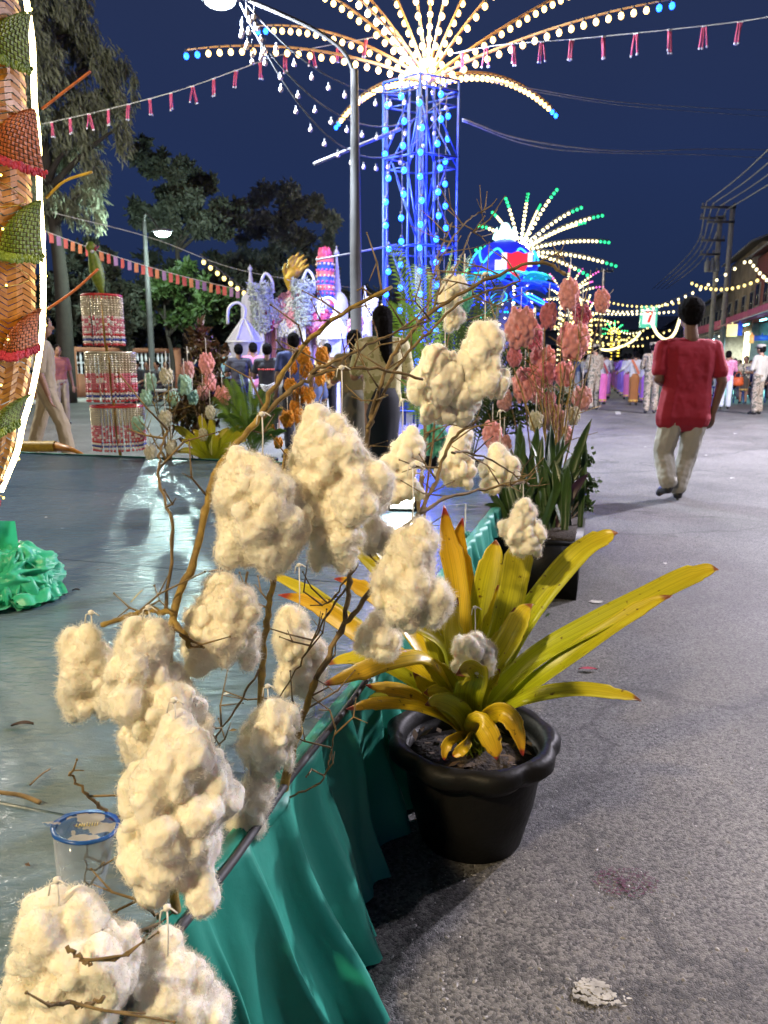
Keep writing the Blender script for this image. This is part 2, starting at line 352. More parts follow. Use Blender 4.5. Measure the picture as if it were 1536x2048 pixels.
m = MB(); r0_ = random.Random(8)
for k in range(320):
    q_ = r0_.random()**.6; w = r0_.uniform(0, 6.28); c_ = G(1250, 1765) + Vector((.075*q_*math.cos(w), .05*q_*math.sin(w), 0)); m.add(splat(c_, r0_.uniform(.001, .0035), r0_.uniform(.001, .003), 6, k, .0032 + .000005*k), [tuple(range(6))])
tag(m.build('stain', mat('magenta_stain', (.085, .02, .05), .7)), 'faint magenta speckled stain on the asphalt right of the pot', 'stain')
for (px, py, s_, lab) in ((1470, 868, .05, 'white paper scrap on the road right of the man in red'), (1412, 912, .03, 'small white scrap on the road beside the grey trousers'), (1290, 895, .025, 'tiny grey scrap on the road left of the man in red'), (1330, 1130, .02, 'pale crumb of litter above the longest bromeliad leaf'), (1464, 958, .035, 'flat white wrapper on the road at the right'), (1120, 1165, .02, 'pale leaf scrap on the road behind the pot')):
    c_ = G(px, py); m = MB(); V = [c_ + Vector((s_*(i/3-.5) + .004*math.sin(5*j+i), s_*.6*(j/3-.5), .006 + .008*abs(math.sin(2.1*i+1.3*j+px)))) for i in range(4) for j in range(4)]; m.grid(V, 4, 4)
    tag(m.build('litter_scrap', mat('scrap_paper', (.55, .54, .5), .7)), lab, 'litter')
# ------------------------------------------------------------------ stage platform
ST = .40
stage = thing('stage_platform', 'low stage platform covered with glossy blue grey sheets', 'stage', S(2.6, -2.2))
av = [-.34, 1.10, 2.54, 3.98, 5.54]; bv = [0.0, -1.5, -3.0, -4.5]
for i in range(4):
    for j in range(3):
        a0, a1, b1, b0 = av[i]+.003, av[i+1]-.003, bv[j]-.002, bv[j+1]+.002
        q = MB(); nu, nv = 9, 9; top = []
        for u in range(nu):
            for w in range(nv):
                a, b = a0+(a1-a0)*u/(nu-1), b0+(b1-b0)*w/(nv-1); ed = min(u, nu-1-u, w, nv-1-w)
                top.append(S(a, b, ST - .004*(1-min(ed, 1)) - .0012*((i*3+j) % 3) + (.0025*math.sin(7*a+3*b+i) if ed else 0)))
        q.grid(top, nu, nv, flip=True)
        q.box(tuple(S((a0+a1)/2, (b0+b1)/2, ST-.022)), (b1-b0-.002, a1-a0-.002, .026), SROT)
        q.build('panel', M['sheet'], stage)
q = MB()
for a in (-.2, 1.1, 2.54, 3.98, 5.4):
    for b in (-.15, -1.5, -3.0, -4.35): q.box(tuple(S(a, b, .18)), (.06, .06, .36), SROT)
for a in (-.25, 1.1, 2.54, 3.98, 5.45): q.box(tuple(S(a, -2.25, .34)), (4.4, .05, .05), SROT)
q.build('frame', cm((.06, .05, .045), .8), stage)

# teal cloth hung along the front and far edges of the stage
def skirt(name, pt, s0, s1, ns, label, flare, seed):
    r_ = random.Random(seed); q = MB(); nt_ = 22; V = []
    ph = [r_.uniform(0, 6.28) for _ in range(6)]
    for i in range(ns):
        s = s0 + (s1-s0)*i/(ns-1); w = s + .035*math.sin(5.1*s+ph[0])
        for j in range(nt_+5):
            if j < 5: V.append(pt(s, -.022 + .005*j, ST + .006 + .0015*math.sin(21*s+j))); continue
            t = (j-5)/(nt_-1); k = .3 + .7*t**.8
            f = math.sin(2*math.pi*w/.155+ph[1]+.55*math.sin(3.3*s+2.2*t)) ; f = math.copysign(abs(f)**.75, f)
            d = .012 + flare(s)*t**1.25 + k*(.028*f + .018*math.sin(2*math.pi*w/.067+ph[2]+1.5*t) * (.3+.7*t)) + .006*math.sin(9*t+11*s)
            z = ST + .004 - (ST - .006)*t + .006*math.sin(2*math.pi*w/.21)*t*(t > .97)
            V.append(pt(s + .02*k*math.sin(2*math.pi*w/.155+ph[3]), max(d, .004), max(z, .006)))
    q.grid(V, ns, nt_+5)
    o = q.build(name, M['green_cloth']); return tag(o, label, 'cloth')
skirt('stage_skirt', lambda s, d, z: S(s, d, z), -.34, 5.5, 620, 'teal cloth skirt gathered along the front edge of the stage', lambda s: .05 + .085*math.exp(-((s-1.2)/.25)**2) + .03*math.sin(4*s)**2, 4)
skirt('stage_skirt', lambda s, d, z: S(5.54 + d, s, z), -4.4, 0, 300, 'teal cloth skirt along the far short edge of the stage', lambda s: .05, 9)
q = MB(); q.tube(spline([S(.75, .012, ST+.012), S(1.05, .016, ST+.004), S(1.3, .014, ST+.014), S(1.6, .018, ST+.012), S(1.95, .012, ST+.016)], 8), .007, 8)
tag(q.build('cable', M['wire']), 'black cable running along the teal stage edge', 'cable')

# ------------------------------------------------------------------ street lamps
M['pole'] = mat('weathered_lamp_pole', (.034, .030, .029), .75, 0.0, vscale=5, var=.3)
def street_lamp(label, base, head, hgt, col, power, lens_s, spot=None, aim=None, size=.12, arm_z=.35):
    t = thing('street_lamp', label, 'street lamp', base); b = Vector(base); h = Vector(head)
    q = MB(); q.lathe(b, [(.16, 0), (.16, .04), (.10, .06), (.095, hgt*.5), (.06, hgt)], 14); q.build('pole', M['pole'], t)
    q = MB(); top = b + Vector((0, 0, hgt)); side = (h - top); side.z = 0; d = side.normalized()
    q.tube(spline([top - Vector((0, 0, .9)), top + Vector((0, 0, .05)) + d*.05, top*.72 + h*.28 + Vector((0, 0, arm_z*.75)), h - d*.25 + Vector((0, 0, .05))], 8), .032, 8); q.build('arm', M['pole'], t)
    q = MB(); q.ball(h, (.34, .15, .07), 14, 8); o = q.build('lamp_head', M['steel'], t)
    q = MB(); q.ball(h - Vector((0, 0, .05)), (.24, .13, .12), 14, 8); q.build('lamp_lens', glow('lamp_lens', col, lens_s), t)
    L = bpy.data.lights.new('lamp_light', 'SPOT' if spot else 'POINT'); L.energy = power; L.color = col; L.shadow_soft_size = size
    lo = bpy.data.objects.new('lamp_light', L); COL.objects.link(lo); lo.parent = t; lo.location = h - b - Vector((0, 0, .18))
    if spot:
        L.spot_size = spot; L.spot_blend = .5; lo.rotation_euler = ((Vector(aim) - h) if aim else Vector((0, 0, -1))).to_track_quat('-Z', 'Y').to_euler()
    return t
pl = P(712, 600, 13); pl.z = 0
street_lamp('tall grey street lamp behind the cotton with its arm reaching left', pl, P(440, -6, 12.6), 5.75, (.74, .86, 1), 11000, 9, R(125), tuple(S(15, 3.5, 0)))
pl2 = P(303, 700, 24.5); pl2.z = 0
street_lamp('street lamp with greenish white glare on a pale pole by the orange wall', pl2, P(325, 462, 23.2), 5.55, (.70, 1, .92), 2200, 30, None)
kb = S(-3.6, -2.6); kh = S(-2.9, -1.3, 4.6)
street_lamp('warm street lamp behind the viewer over the stage', kb, kh, 4.7, (1, .78, .46), 2400, 20, R(160), tuple(S(1.2, -.2, .4)), .14)
for a_, lab in ((7.5, 'added unseen cool lamp brightening the road from the near right kerb'), (13, 'second added unseen cool lamp brightening the road farther along the right kerb')):
    street_lamp(lab, S(a_, 8.6), S(a_, 7.2, 6.6), 6.6, (.93, .87, 1), 3300 if a_ < 10 else 19000, 10, R(165), None, .2)  # unseen lamps added to brighten the middle of the road
street_lamp('added unseen white lamp over the left pavement lighting the trees', (-10.5, 10.5, 0), (-9.3, 11.2, 6.2), 6.2, (1, .95, .82), 6000, 10, None)  # unseen lamp added to light the trees and left pavement

# flood lamp lying on the stage behind the cotton
fl = thing('flood_lamp', 'small white flood lamp glaring on the stage behind the cotton', 'flood lamp', G(806, 1022, ST)); fp = Vector(fl.location)
q = MB(); q.box(fp + Vector((0, 0, .05)), (.15, .04, .085), -.1); q.build('housing', M['plastic'], fl)
q = MB(); q.box(fp + Vector((-.004, -.024, .05)), (.12, .012, .06), -.1); q.build('lamp_glass', glow('flood_glass', (.95, 1, .9), 25, 'AUTO'), fl)
q = MB(); q.tube([fp + Vector((-.11, 0, .05)), fp + Vector((-.11, .02, .004)), fp + Vector((.11, .02, .004)), fp + Vector((.11, 0, .05))], .007, 6); q.build('bracket', M['plastic'], fl)
L = bpy.data.lights.new('flood_light', 'SPOT'); L.energy = 45; L.color = (1, .97, .85); L.spot_size = R(140); L.spot_blend = .6; L.shadow_soft_size = .05
lo = bpy.data.objects.new('flood_light', L); COL.objects.link(lo); lo.parent = fl; lo.location = (-.01, -.06, .06); lo.rotation_euler = Vector((-.35, -1, .1)).to_track_quat('-Z', 'Y').to_euler()

# ------------------------------------------------------------------ foliage helpers
def leaf_quads(C, size, D=None, jit=.5, wid=.45, seed=1):
    r_ = np.random.default_rng(seed); N = len(C)
    d = r_.normal(size=(N, 3)) if D is None else D + jit*r_.normal(size=(N, 3))
    d /= np.linalg.norm(d, axis=1, keepdims=True) + 1e-9
    w = np.cross(d, r_.normal(size=(N, 3))); w /= np.linalg.norm(w, axis=1, keepdims=True) + 1e-9
    L = (size*r_.uniform(.6, 1.35, (N, 1))); n = np.cross(d, w)
    a = C; b = C + d*L*.5 + w*L*wid*.5 + n*L*.06; c = C + d*L - n*L*.1; e_ = C + d*L*.5 - w*L*wid*.5 + n*L*.06
    return np.stack([a, b, c, e_], 1).reshape(-1, 3), [(4*i, 4*i+1, 4*i+2, 4*i+3) for i in range(N)]
def in_blobs(blobs, n, seed, shell=.55):
    r_ = np.random.default_rng(seed); vol = np.array([b[1][0]*b[1][1]*b[1][2] for b in blobs])**.7; k = r_.choice(len(blobs), n, p=vol/vol.sum())
    u = r_.normal(size=(n, 3)); u /= np.linalg.norm(u, axis=1, keepdims=True); rad = (shell + (1-shell)*r_.random((n, 1)))*r_.uniform(.82, 1.12, (n, 1))
    c = np.array([tuple(b[0]) for b in blobs]); s = np.array([tuple(b[1]) for b in blobs]); return c[k] + u*rad*s[k]
def tree(label, base, hgt, blobs, n, leaf, size, seed, droop=False, trunk_r=.18, group=None, kind='tree', nm='broadleaf_tree'):
    t = thing(nm, label, kind, base, group); b = Vector(base); r_ = random.Random(seed); q = MB()
    q.tube(spline([b, b + Vector((.1, 0, hgt*.3)), b + Vector((-.1, .05, hgt*.6)), b + Vector((0, 0, hgt*.92))], 5), [trunk_r*(1-.85*i/15) for i in range(16)], 9)
    for bl in blobs:
        z0 = max(b.z + .5, min(bl[0][2] - .5*abs(bl[0][0]-b.x) - .4, b.z + hgt*.85)); s0 = Vector((b.x, b.y, z0))
        q.tube(bez(s0, (s0 + Vector(bl[0]))/2 + Vector((0, 0, .3)), Vector(bl[0]), 6), [trunk_r*.4*(1-.8*i/5) for i in range(6)], 6)
    q.build('trunk', M['bark'], t)
    sub = []
    for c, s in blobs:                                  # each bough breaks into smaller clumps, so gaps show
        for k in range(9):
            u = Vector((r_.gauss(0, 1), r_.gauss(0, 1), r_.gauss(0, 1))).normalized()*r_.uniform(.35, 1.0)
            f = r_.uniform(.22, .42); sub.append((Vector(c) + Vector((u.x*s[0], u.y*s[1], u.z*s[2])), Vector((s[0]*f, s[1]*f, s[2]*f*(1.6 if droop else .8)))))
    C = in_blobs(sub, n, seed, .2); q = MB()
    D = np.tile(np.array([[.25, 0, -1.0]]), (len(C), 1)) if droop else None
    q.add(*leaf_quads(C, size, D, .33, .2 if droop else .5, seed)); q.build('crown', leaf, t, smooth=False); return t
def px_blobs(lst, Y, dep=.8):
    return [(P(x, y, Y + (i % 3 - 1)*.5), (r*K(x, y, Y), r*K(x, y, Y)*dep, (ry or r)*K(x, y, Y))) for i, (x, y, r, ry) in enumerate(lst)]
def gp(px, Y): q = P(px, 730, Y); q.z = 0; return tuple(q)
tree('tall tree with drooping grey green foliage rising behind the woven arch', gp(130, 24), 12.5,
     px_blobs([(110,-30,90,70),(30,60,110,90),(140,70,70,80),(60,190,120,90),(170,190,85,85),(232,170,42,60),(245,250,32,55),(140,300,90,90),(40,330,110,100),(185,370,42,75),(110,400,70,60),(215,120,35,40)], 24),
     36000, M['leaf_grey'], .25, 11, True, .3)
tree('dark broadleaf tree standing behind the pale lamp pole', gp(370, 29), 9.0, px_blobs([(300,320,42,40),(350,370,60,50),(400,380,42,40),(420,430,60,42),(380,450,85,60),(465,430,26,30),(310,440,50,50)], 29), 16000, M['leaf_dark'], .24, 12)
tree('rounded dark tree in the distance left of the tall lamp pole', gp(570, 42), 11.0, px_blobs([(560,420,70,62),(610,425,60,55),(510,460,50,50),(650,470,32,45),(580,500,90,60),(500,530,60,50)], 42), 17000, mat('far_leaf', (.24, .26, .21), .6, vscale=2, var=.5), .30, 13)
tree('low leafy tree lit green beside the orange wall', gp(340, 27.5), 4.6, px_blobs([(335,575,45,30),(380,560,40,32),(300,610,40,35),(420,600,50,40),(370,630,60,40)], 27.5), 5000, M['leaf_mid'], .26, 14, trunk_r=.12)
tree('dark bushy tree behind the beaded mobile', gp(200, 27.5), 5.0, px_blobs([(150,560,60,50),(220,590,60,60),(120,640,60,50),(250,650,55,45),(180,500,50,40)], 27.5), 7000, M['leaf_dark'], .24, 15, trunk_r=.12)
tree('dark tree behind the white stupas', gp(470, 33), 6.0, px_blobs([(450,560,60,50),(520,570,60,50),(440,640,70,50),(600,590,70,50),(520,650,80,50)], 33), 8000, M['leaf_dark'], .26, 16, trunk_r=.14)

for i_, (x_, h_) in enumerate(((70, 5.2), (150, 6.2), (235, 5.5), (315, 6.0), (400, 5.4), (480, 6.2), (560, 5.0), (640, 5.6), (720, 4.6), (790, 4.0))):
    Y_ = 31 + 3*(i_ % 3); yy = lambda z: 726 - (z-1.14)/Y_*1528
    tree(('%s dark tree of the row behind the orange wall' % ('first second third fourth fifth sixth seventh eighth ninth tenth'.split()[i_])), gp(x_, Y_), h_*.8,
         px_blobs([(x_-40, yy(h_*.65), 55, 50), (x_+35, yy(h_*.7), 60, 50), (x_, yy(h_*.85), 50, 36), (x_-15, yy(h_*.4), 65, 55), (x_+45, yy(h_*.35), 60, 50), (x_+10, yy(h_*.15), 75, 40)], Y_), 4200, M['leaf_dark'], .30, 40+i_, trunk_r=.12, group='dark trees behind the orange wall')
# ------------------------------------------------------------------ orange wall with balusters across the road
W0, W1 = gp(20, 24.6), gp(352, 28.6); W0, W1 = Vector(W0), Vector(W1); wd = (W1-W0); wl = wd.length; wd.normalize(); wr = math.atan2(wd.y, wd.x)
wall = thing('boundary_wall', 'orange painted wall with white balusters across the road', 'wall', tuple((W0+W1)/2))
wm = mat('orange_wall_paint', (.42, .17, .09), .8, vscale=1.2, bump=.2, bscale=25)
q = MB(); q.box((W0+W1)/2 + Vector((0, 0, .44)), (wl, .2, .88), wr); q.build('base', wm, wall)
q = MB(); q.box((W0+W1)/2 + Vector((0, 0, 1.70)), (wl, .26, .16), wr); q.build('coping', wm, wall)
q = MB(); q.box((W0+W1)/2 + Vector((0, 0, 1.26)), (wl, .08, .05), wr); q.build('rail', M['white_paint'], wall)
npst = 4
for i in range(npst):
    q = MB(); q.box(W0 + wd*wl*i/(npst-1) + Vector((0, 0, .9)), (.3, .3, 1.8), wr); q.build('post', wm, wall)
q = MB()
for z in (0, .37): q.lathe((0, 0, z), [(.052, 0), (.052, .03), (.03, .06), (.05, .19), (.03, .31), (.052, .34), (.052, .37)], 8)
bme = q.mesh('baluster', M['white_paint'])
nb = int(wl/.155)
for i in range(nb): link('baluster', bme, wall, W0 + wd*(wl*(i+.5)/nb) + Vector((0, 0, .88)) - Vector(wall.location))
kb_ = MB()
kp = (W0+W1)/2 - Vector((-wd.y, wd.x, 0))*1.6
kb_.box(kp + Vector((0, 0, .03)) + Vector((-wd.y, wd.x, 0))*.8, (60, 2.2, .14), wr)
tag(kb_.build('pavement', M['concrete']), 'concrete pavement at the foot of the orange wall', kind='structure')

# ------------------------------------------------------------------ lit palm towers of bulbs
def bulb_mesh(name, r, m, sock=True):
    q = MB(); q.ball((0, 0, -.4*r), (r, r, 1.15*r), 8, 6, 0)
    if sock: q.tube([(0, 0, r*.5), (0, 0, r*1.9)], [r*.55, r*.4], 6, 1)
    return q.mesh(name, [m, M['wire']])
B = {k: bulb_mesh('bulb', .050, M[v]) for k, v in dict(c='cream', b='bulb_blue').items()}
B['off'] = bulb_mesh('bulb', .035, M['bulb_off'])
rod_m = mat('frond_rod', (.55, .30, .12), .5)
TY = 15.0; tcx = P(842, 400, TY).x
tower = thing('palm_tower', 'tall blue lit pipe tower crowned with arching fronds of warm bulbs', 'light tower', (tcx, TY, 0))
TW = Vector(tower.location); HT = 6.25; RT = .78; legs = []
blue_light_tint = mat('pipe_with_painted_blue_light', (.02, .05, .22), .45, .2)  # white pipes; the blue light of the bulbs is put into their colour
for k in range(6):
    a = 2*math.pi*(k+.42)/6; foot = TW + Vector((RT*math.cos(a), RT*math.sin(a), 0)); legs.append((a, foot))
    q = MB(); q.tube([foot, foot + Vector((0, 0, HT - .12))], .024, 8); q.build('upright', blue_light_tint, tower)
rings = (.3, 1.8, 3.3, 4.85, 5.95, 6.13)
for z in rings:
    q = MB(); pts = [f + Vector((0, 0, z)) for _, f in legs]
    for i in range(6): q.tube([pts[i], pts[(i+1) % 6]], .019, 6)
    if z > .5:
        for i in range(6): q.tube([pts[i], TW + Vector((.35*math.cos(legs[i][0]), .35*math.sin(legs[i][0]), z))], .013, 6)
    q.build('ring', blue_light_tint, tower)
rr = random.Random(5)
for z0, z1 in zip(rings[:-1], rings[1:]):
    if z1 - z0 < .5: continue
    for i in range(6):
        q = MB(); j = (i+1) % 6; a_, b_ = (legs[i][1], legs[j][1]) if rr.random() < .5 else (legs[j][1], legs[i][1])
        q.tube([a_ + Vector((0, 0, z0)), b_*.75 + a_*.25 + Vector((0, 0, z1 - .1))], .015, 6)
        q.tube([a_*.35+TW*.65 + Vector((0, 0, z0)), b_*.4+TW*.6 + Vector((0, 0, z1))], .013, 6); q.build('brace', blue_light_tint, tower)
q = MB()
for k in range(4):
    a = 2*math.pi*(k+.2)/4; q.tube([TW + Vector((.3*math.cos(a), .3*math.sin(a), 0)), TW + Vector((.24*math.cos(a), .24*math.sin(a), HT))], .022, 8)
q.build('core_frame', blue_light_tint, tower)
for (px, y0, off) in ((774, 208, -.72), (805, 190, -.84), (843, 203, -.86), (880, 186, -.8), (893, 230, .3)):
    q = MB(); a_ = P(px, y0, TY + off); q.tube([a_ + Vector((0, .03, .3)), Vector((a_.x, a_.y + .03, .5))], .008, 5); o = q.build('bulb_cord', M['wire'], tower)
    for i in range(12 if off < 0 else 7):
        p = a_ + Vector((rr.uniform(-.035, .035), 0, -.40*i))
        if p.z > .4: link('bulb', B['b'], o, p - wloc(o))
TC = TW + Vector((.10, 0, HT + .02))
fr = [((372,100),15.3,.55,'b'),((515,52),16.6,.6,'b'),((672,246),20.2,.75,'b'),((1112,222),19.5,.85,'b'),((1345,-2),14.2,.35,'b'),((1235,-60),16.5,.35,'b'),
      ((665,-75),14.6,.35,'c'),((742,-110),16.3,.3,'c'),((810,-150),14.5,.2,'c'),((868,-170),15.6,.1,'c'),((925,-150),14.4,.2,'c'),((985,-120),16.1,.25,'c'),((1060,-95),14.7,.3,'c'),((600,-40),15.8,.4,'c'),((700,-20),13.5,.2,'c')]
nbul = 0
for (tp, Yt, kz, tipc) in fr:
    tip = P(tp[0], tp[1], Yt); mid = (TC+tip)/2 + Vector((0, 0, kz*1.0)); pts = bez(TC, mid, tip, 18)
    q = MB(); q.tube(pts, [.030-.0009*i for i in range(18)], 6); f = q.build('frond', rod_m, tower)
    ln = sum((pts[i+1]-pts[i]).length for i in range(17)); n = int(ln/.225)
    for i in range(1, n+1):
        t = .06 + .94*i/n; p = TC*(1-t)**2 + mid*2*t*(1-t) + tip*t*t
        link('bulb', B['b' if (tipc == 'b' and i > n-2) else 'c'], f, p - Vector((0, 0, .085)) - wloc(f)); nbul += 1
L = bpy.data.lights.new('crown_light', 'POINT'); L.energy = 700; L.color = (1, .78, .42); L.shadow_soft_size = .5
lo = bpy.data.objects.new('crown_light', L); COL.objects.link(lo); lo.parent = tower; lo.location = TC + Vector((0, 0, .7)) - TW
q = MB()
for k in range(26):
    a = rr.uniform(0, 6.28); q.ball(TC + Vector((rr.uniform(.03, .3)*math.cos(a), rr.uniform(.03, .3)*math.sin(a), rr.uniform(-.05, .3))), .045, 7, 5)
o = q.build('crown_cluster', M['cream'], tower); o['kind'] = 'stuff'
for z_ in (.8, 1.7, 2.6, 3.5, 4.4, 5.3):
    L = bpy.data.lights.new('blue_light', 'POINT'); L.energy = 240; L.color = (.015, .05, 1); L.shadow_soft_size = .3
    lo = bpy.data.objects.new('blue_light', L); COL.objects.link(lo); lo.parent = tower; lo.location = (0, -.45, z_)
# loose pipe and poles tied to the tower
for (p0, y0, p1, y1, lab) in (((628), 328, 800, 258, 'grey pipe slanting out from the tower across the lamp pole'), (632, 520, 800, 488, 'thin grey rod tied low on the blue tower')):
    q = MB(); q.tube([P(p0, y0, 13.6), P(p1, y1, 14.4)], .03 if y0 < 400 else .016, 8); tag(q.build('pipe', M['steel']), lab, 'pipe')

def palm2(label, cx, Y, hgt, tips, cols, sp, rb, crownpow=0):
    c = P(cx[0], cx[1], Y); t = thing('palm_tower', label, 'light tower', (c.x, Y, 0)); q = MB()
    for k in range(4):
        a = 2*math.pi*(k+.3)/4; q.tube([Vector((c.x+.5*math.cos(a), Y+.5*math.sin(a), 0)), Vector((c.x+.35*math.cos(a), Y+.35*math.sin(a), c.z))], .03, 6)
    for z in np.arange(.5, c.z, 1.0): q.lathe((c.x, Y, z), [(.46, 0), (.48, .03)], 8, close=False)
    q.build('mast', M['steel'], t); qb = MB()
    for k in range(4):
        for z in np.arange(1.2, c.z, .3):
            a = 2*math.pi*(k+.3)/4; qb.ball((c.x+.5*math.cos(a), Y-.5+.3*math.sin(a), z), rb, 6, 4)
    qb.build('mast_bulbs', cols[0], t)['kind'] = 'stuff'
    for i, (x, y, dY, kz) in enumerate(tips):
        tip = P(x, y, Y+dY); mid = (c+tip)/2 + Vector((0, 0, kz)); pts = bez(c, mid, tip, 14); q = MB(); q.tube(pts, .02, 5); f = q.build('frond', M['steel'], t)
        n = max(5, int((tip-c).length/sp)); qa, qt = MB(), MB()
        for j in range(1, n+1):
            u = .05+.95*j/n; p = c*(1-u)**2 + mid*2*u*(1-u) + tip*u*u - Vector((0, 0, .1)); (qt if j > n-3 else qa).ball(p, rb, 6, 5)
        qa.build('bulb_row', cols[0], f)['kind'] = 'stuff'; qt.build('tip_bulbs', cols[1], f)['kind'] = 'stuff'
    if crownpow:
        L = bpy.data.lights.new('crown_light', 'POINT'); L.energy = crownpow; L.color = (1, .9, .65); L.shadow_soft_size = .5
        lo = bpy.data.objects.new('crown_light', L); COL.objects.link(lo); lo.parent = t; lo.location = (0, 0, c.z + .5)
    return t
palm2('light tower with green tipped white bulb fronds behind the blue lotus', (1040, 500), 31, 6, [(1012,392,-1,.3),(1056,383,1,.3),(1080,405,2,.2),(1114,374,-1,.3),(1163,410,-1,.4),(1205,426,0,.4),(1170,440,2,.3),(1218,480,1,.4),(1232,527,0,.35),(1175,545,-2,.3),(958,447,1,.4),(952,495,0,.4),(925,542,0,.4),(985,420,2,.3)],
      (M['bulb_white'], M['bulb_green']), .19, .062, 900)
palm2('farther light tower with pink tipped bulb fronds above the pink cotton', (1130, 600), 46, 5, [(1197,540,0,.4),(1206,570,0,.4),(1185,560,2,.4),(1165,535,-1,.4),(1090,570,1,.3),(1100,545,0,.3),(1140,530,1,.3),(1190,605,-2,.4),(1075,600,0,.3)], (M['bulb_white'], M['bulb_pink']), .2, .055, 900)
palm2('most distant light tower with yellow bulbs low over the road', (1228, 668), 75, 4, [(1205,655,0,.3),(1215,645,0,.3),(1230,640,0,.3),(1245,648,0,.3),(1255,660,0,.3),(1200,668,0,.3)], (glow('yellow_bulb', (1, .7, .08), 2.5), M['bulb_green']), .25, .075, 500)

palm2('squat light tower with warm bulb fronds close behind the pink cotton', (1168, 640), 54, 4.6, [(1120,628,0,.3),(1135,605,-1,.3),(1160,592,1,.3),(1190,600,0,.3),(1215,618,-1,.3),(1222,642,0,.3),(1110,655,1,.3),(1180,588,1,.3)], (glow('warm_bulb_row', (1, .75, .25), 3), M['bulb_white']), .22, .07, 700)
# ------------------------------------------------------------------ lotus shaped light float on the median
FY = 26.0; fc = P(1008, 545, FY); lot = thing('lotus_float', 'blue lit lotus float with red and white shield under a white crown', 'light float', (fc.x, FY, 0))
kf = K(1008, 545, FY)
def fpx(x, y, d=0): return P(x, y, FY + d)
q = MB(); z0 = fpx(1008, 558).z; zt = fpx(1008, 478).z; rad = 66*kf
q.lathe((fc.x, FY, z0), [(rad*.95, 0), (rad*1.02, .25*(zt-z0)), (rad*.9, .55*(zt-z0)), (rad*.55, .85*(zt-z0)), (rad*.15, zt-z0)], 20)
q.build('dome', mat('blue_glow_panel', (.02, .03, .35), .4, vscale=1.2, var=.5, emit=(.02, .03, 1), es=.75), lot)
led_c = glow('cyan_led', (.05, .5, 1), 2); led_b = glow('blue_led', (.01, .05, 1), 3); led_g = glow('green_led', (.02, .9, .6), 1.5); led_w = glow('white_led', (.6, 1, .95), 2.2)
q = MB(); zz = []
for k in range(17):
    a = math.pi + math.pi*k/16; y = 505 if k % 4 == 2 else (532 if k % 4 == 0 else 516); z = fpx(1008, y).z; rr_ = rad*(1.0 if y > 520 else .82 if y < 510 else .93)+.05
    zz.append(Vector((fc.x + rr_*math.cos(a), FY + rr_*math.sin(a), z)))
q.tube(spline(zz, 4), .035, 6); q.build('led_outline', led_c, lot)
q = MB(); q.lathe((fc.x, FY, fpx(1008, 556).z), [(rad*1.0, 0), (rad*1.04, .05), (rad*1.0, .1)], 24, close=False); q.build('led_ring', led_c, lot)
q = MB()
for k in range(9):
    a = 2*math.pi*k/9; q.tube([Vector((fc.x+.1*math.cos(a), FY+.1*math.sin(a), zt-.1)), Vector((fc.x+.36*math.cos(a), FY+.36*math.sin(a), zt+.05)), Vector((fc.x+.30*math.cos(a), FY+.30*math.sin(a), zt+.34))], [.05, .07, .02], 6)
q.ball((fc.x, FY, zt+.22), (.2, .2, .3), 10, 8); q.build('crown', led_w, lot)
sc_ = fpx(1022, 536); q = MB(); sh = [(-.5,.42),(-.25,.36),(0,.46),(.25,.36),(.5,.42),(.46,0),(.3,-.32),(0,-.52),(-.3,-.32),(-.46,0)]
yb = FY - rad - .10
q.add([(sc_.x+x*.8, yb, sc_.z+z*.8) for x, z in sh] + [(sc_.x+x*.8, yb+.07, sc_.z+z*.8) for x, z in sh], [tuple(range(10))[::-1], tuple(range(10, 20))] + [(i, (i+1) % 10, 10+(i+1) % 10, 10+i) for i in range(10)])
q.build('shield', mat('red_lit_panel', (.6, .02, .04), .4, emit=(1, .03, .06), es=.9), lot, smooth=False)
q = MB(); wl_ = mat('white_lit_panel', (.8, .8, .8), .4, emit=(1, .9, .95), es=1.1)
for (x_, y_, z_, s_) in ((-.42, -.03, .06, (.16, .06, .5)), (.40, -.03, .1, (.14, .06, .42)), (-.6, .02, -.05, (.2, .06, .3))):
    q = MB(); q.box((sc_.x+x_, yb+y_, sc_.z+z_), s_); q.build('shield_band', wl_, lot)
def petal(c, a, l, w, tilt, mats, nm='petal'):
    q = MB(); V = []
    for i in range(7):
        t = i/6; ww = w*math.sin(math.pi*min(.97, .12+.85*t))**.8 * (1-.15*t); r_ = .8*rad + l*t*math.cos(tilt*(1-.4*t)); z = c.z + l*t*math.sin(tilt*(1-.5*t)) - .25*l*t*t
        for s in (-1, -.5, 0, .5, 1): V.append((c.x + r_*math.cos(a) - ww*s*math.sin(a), c.y + r_*math.sin(a) + ww*s*math.cos(a), z + .08*abs(s)))
    q.grid(V, 7, 5); e_ = [Vector(v) for v in V]; o = q.build(nm, mats[0], lot)
    q = MB(); q.tube([e_[5*i] + Vector((0, 0, .03)) for i in range(7)] + [e_[5*i+4] + Vector((0, 0, .03)) for i in range(6, -1, -1)], .022, 5); q.build('petal_outline', mats[1], o)
pm_b = mat('blue_petal', (.02, .05, .4), .4, emit=(.01, .05, 1), es=.35); pm_g = mat('teal_petal', (.02, .35, .3), .4, emit=(.02, .6, .6), es=.5)
for k in range(12):
    a = 2*math.pi*k/12; petal(Vector((fc.x, FY, fpx(1008, 580).z)), a, 1.0, .28, .35, (pm_b, led_b))
    petal(Vector((fc.x, FY, fpx(1008, 568).z)), a+.26, .75, .25, .75, (pm_g, led_g if k % 2 else led_c))
for k in range(12):
    a = 2*math.pi*(k+.5)/12; petal(Vector((fc.x, FY, fpx(1008, 596).z)), a, .9, .26, -.5, (pm_b, led_b if k % 2 else led_c))
q = MB()
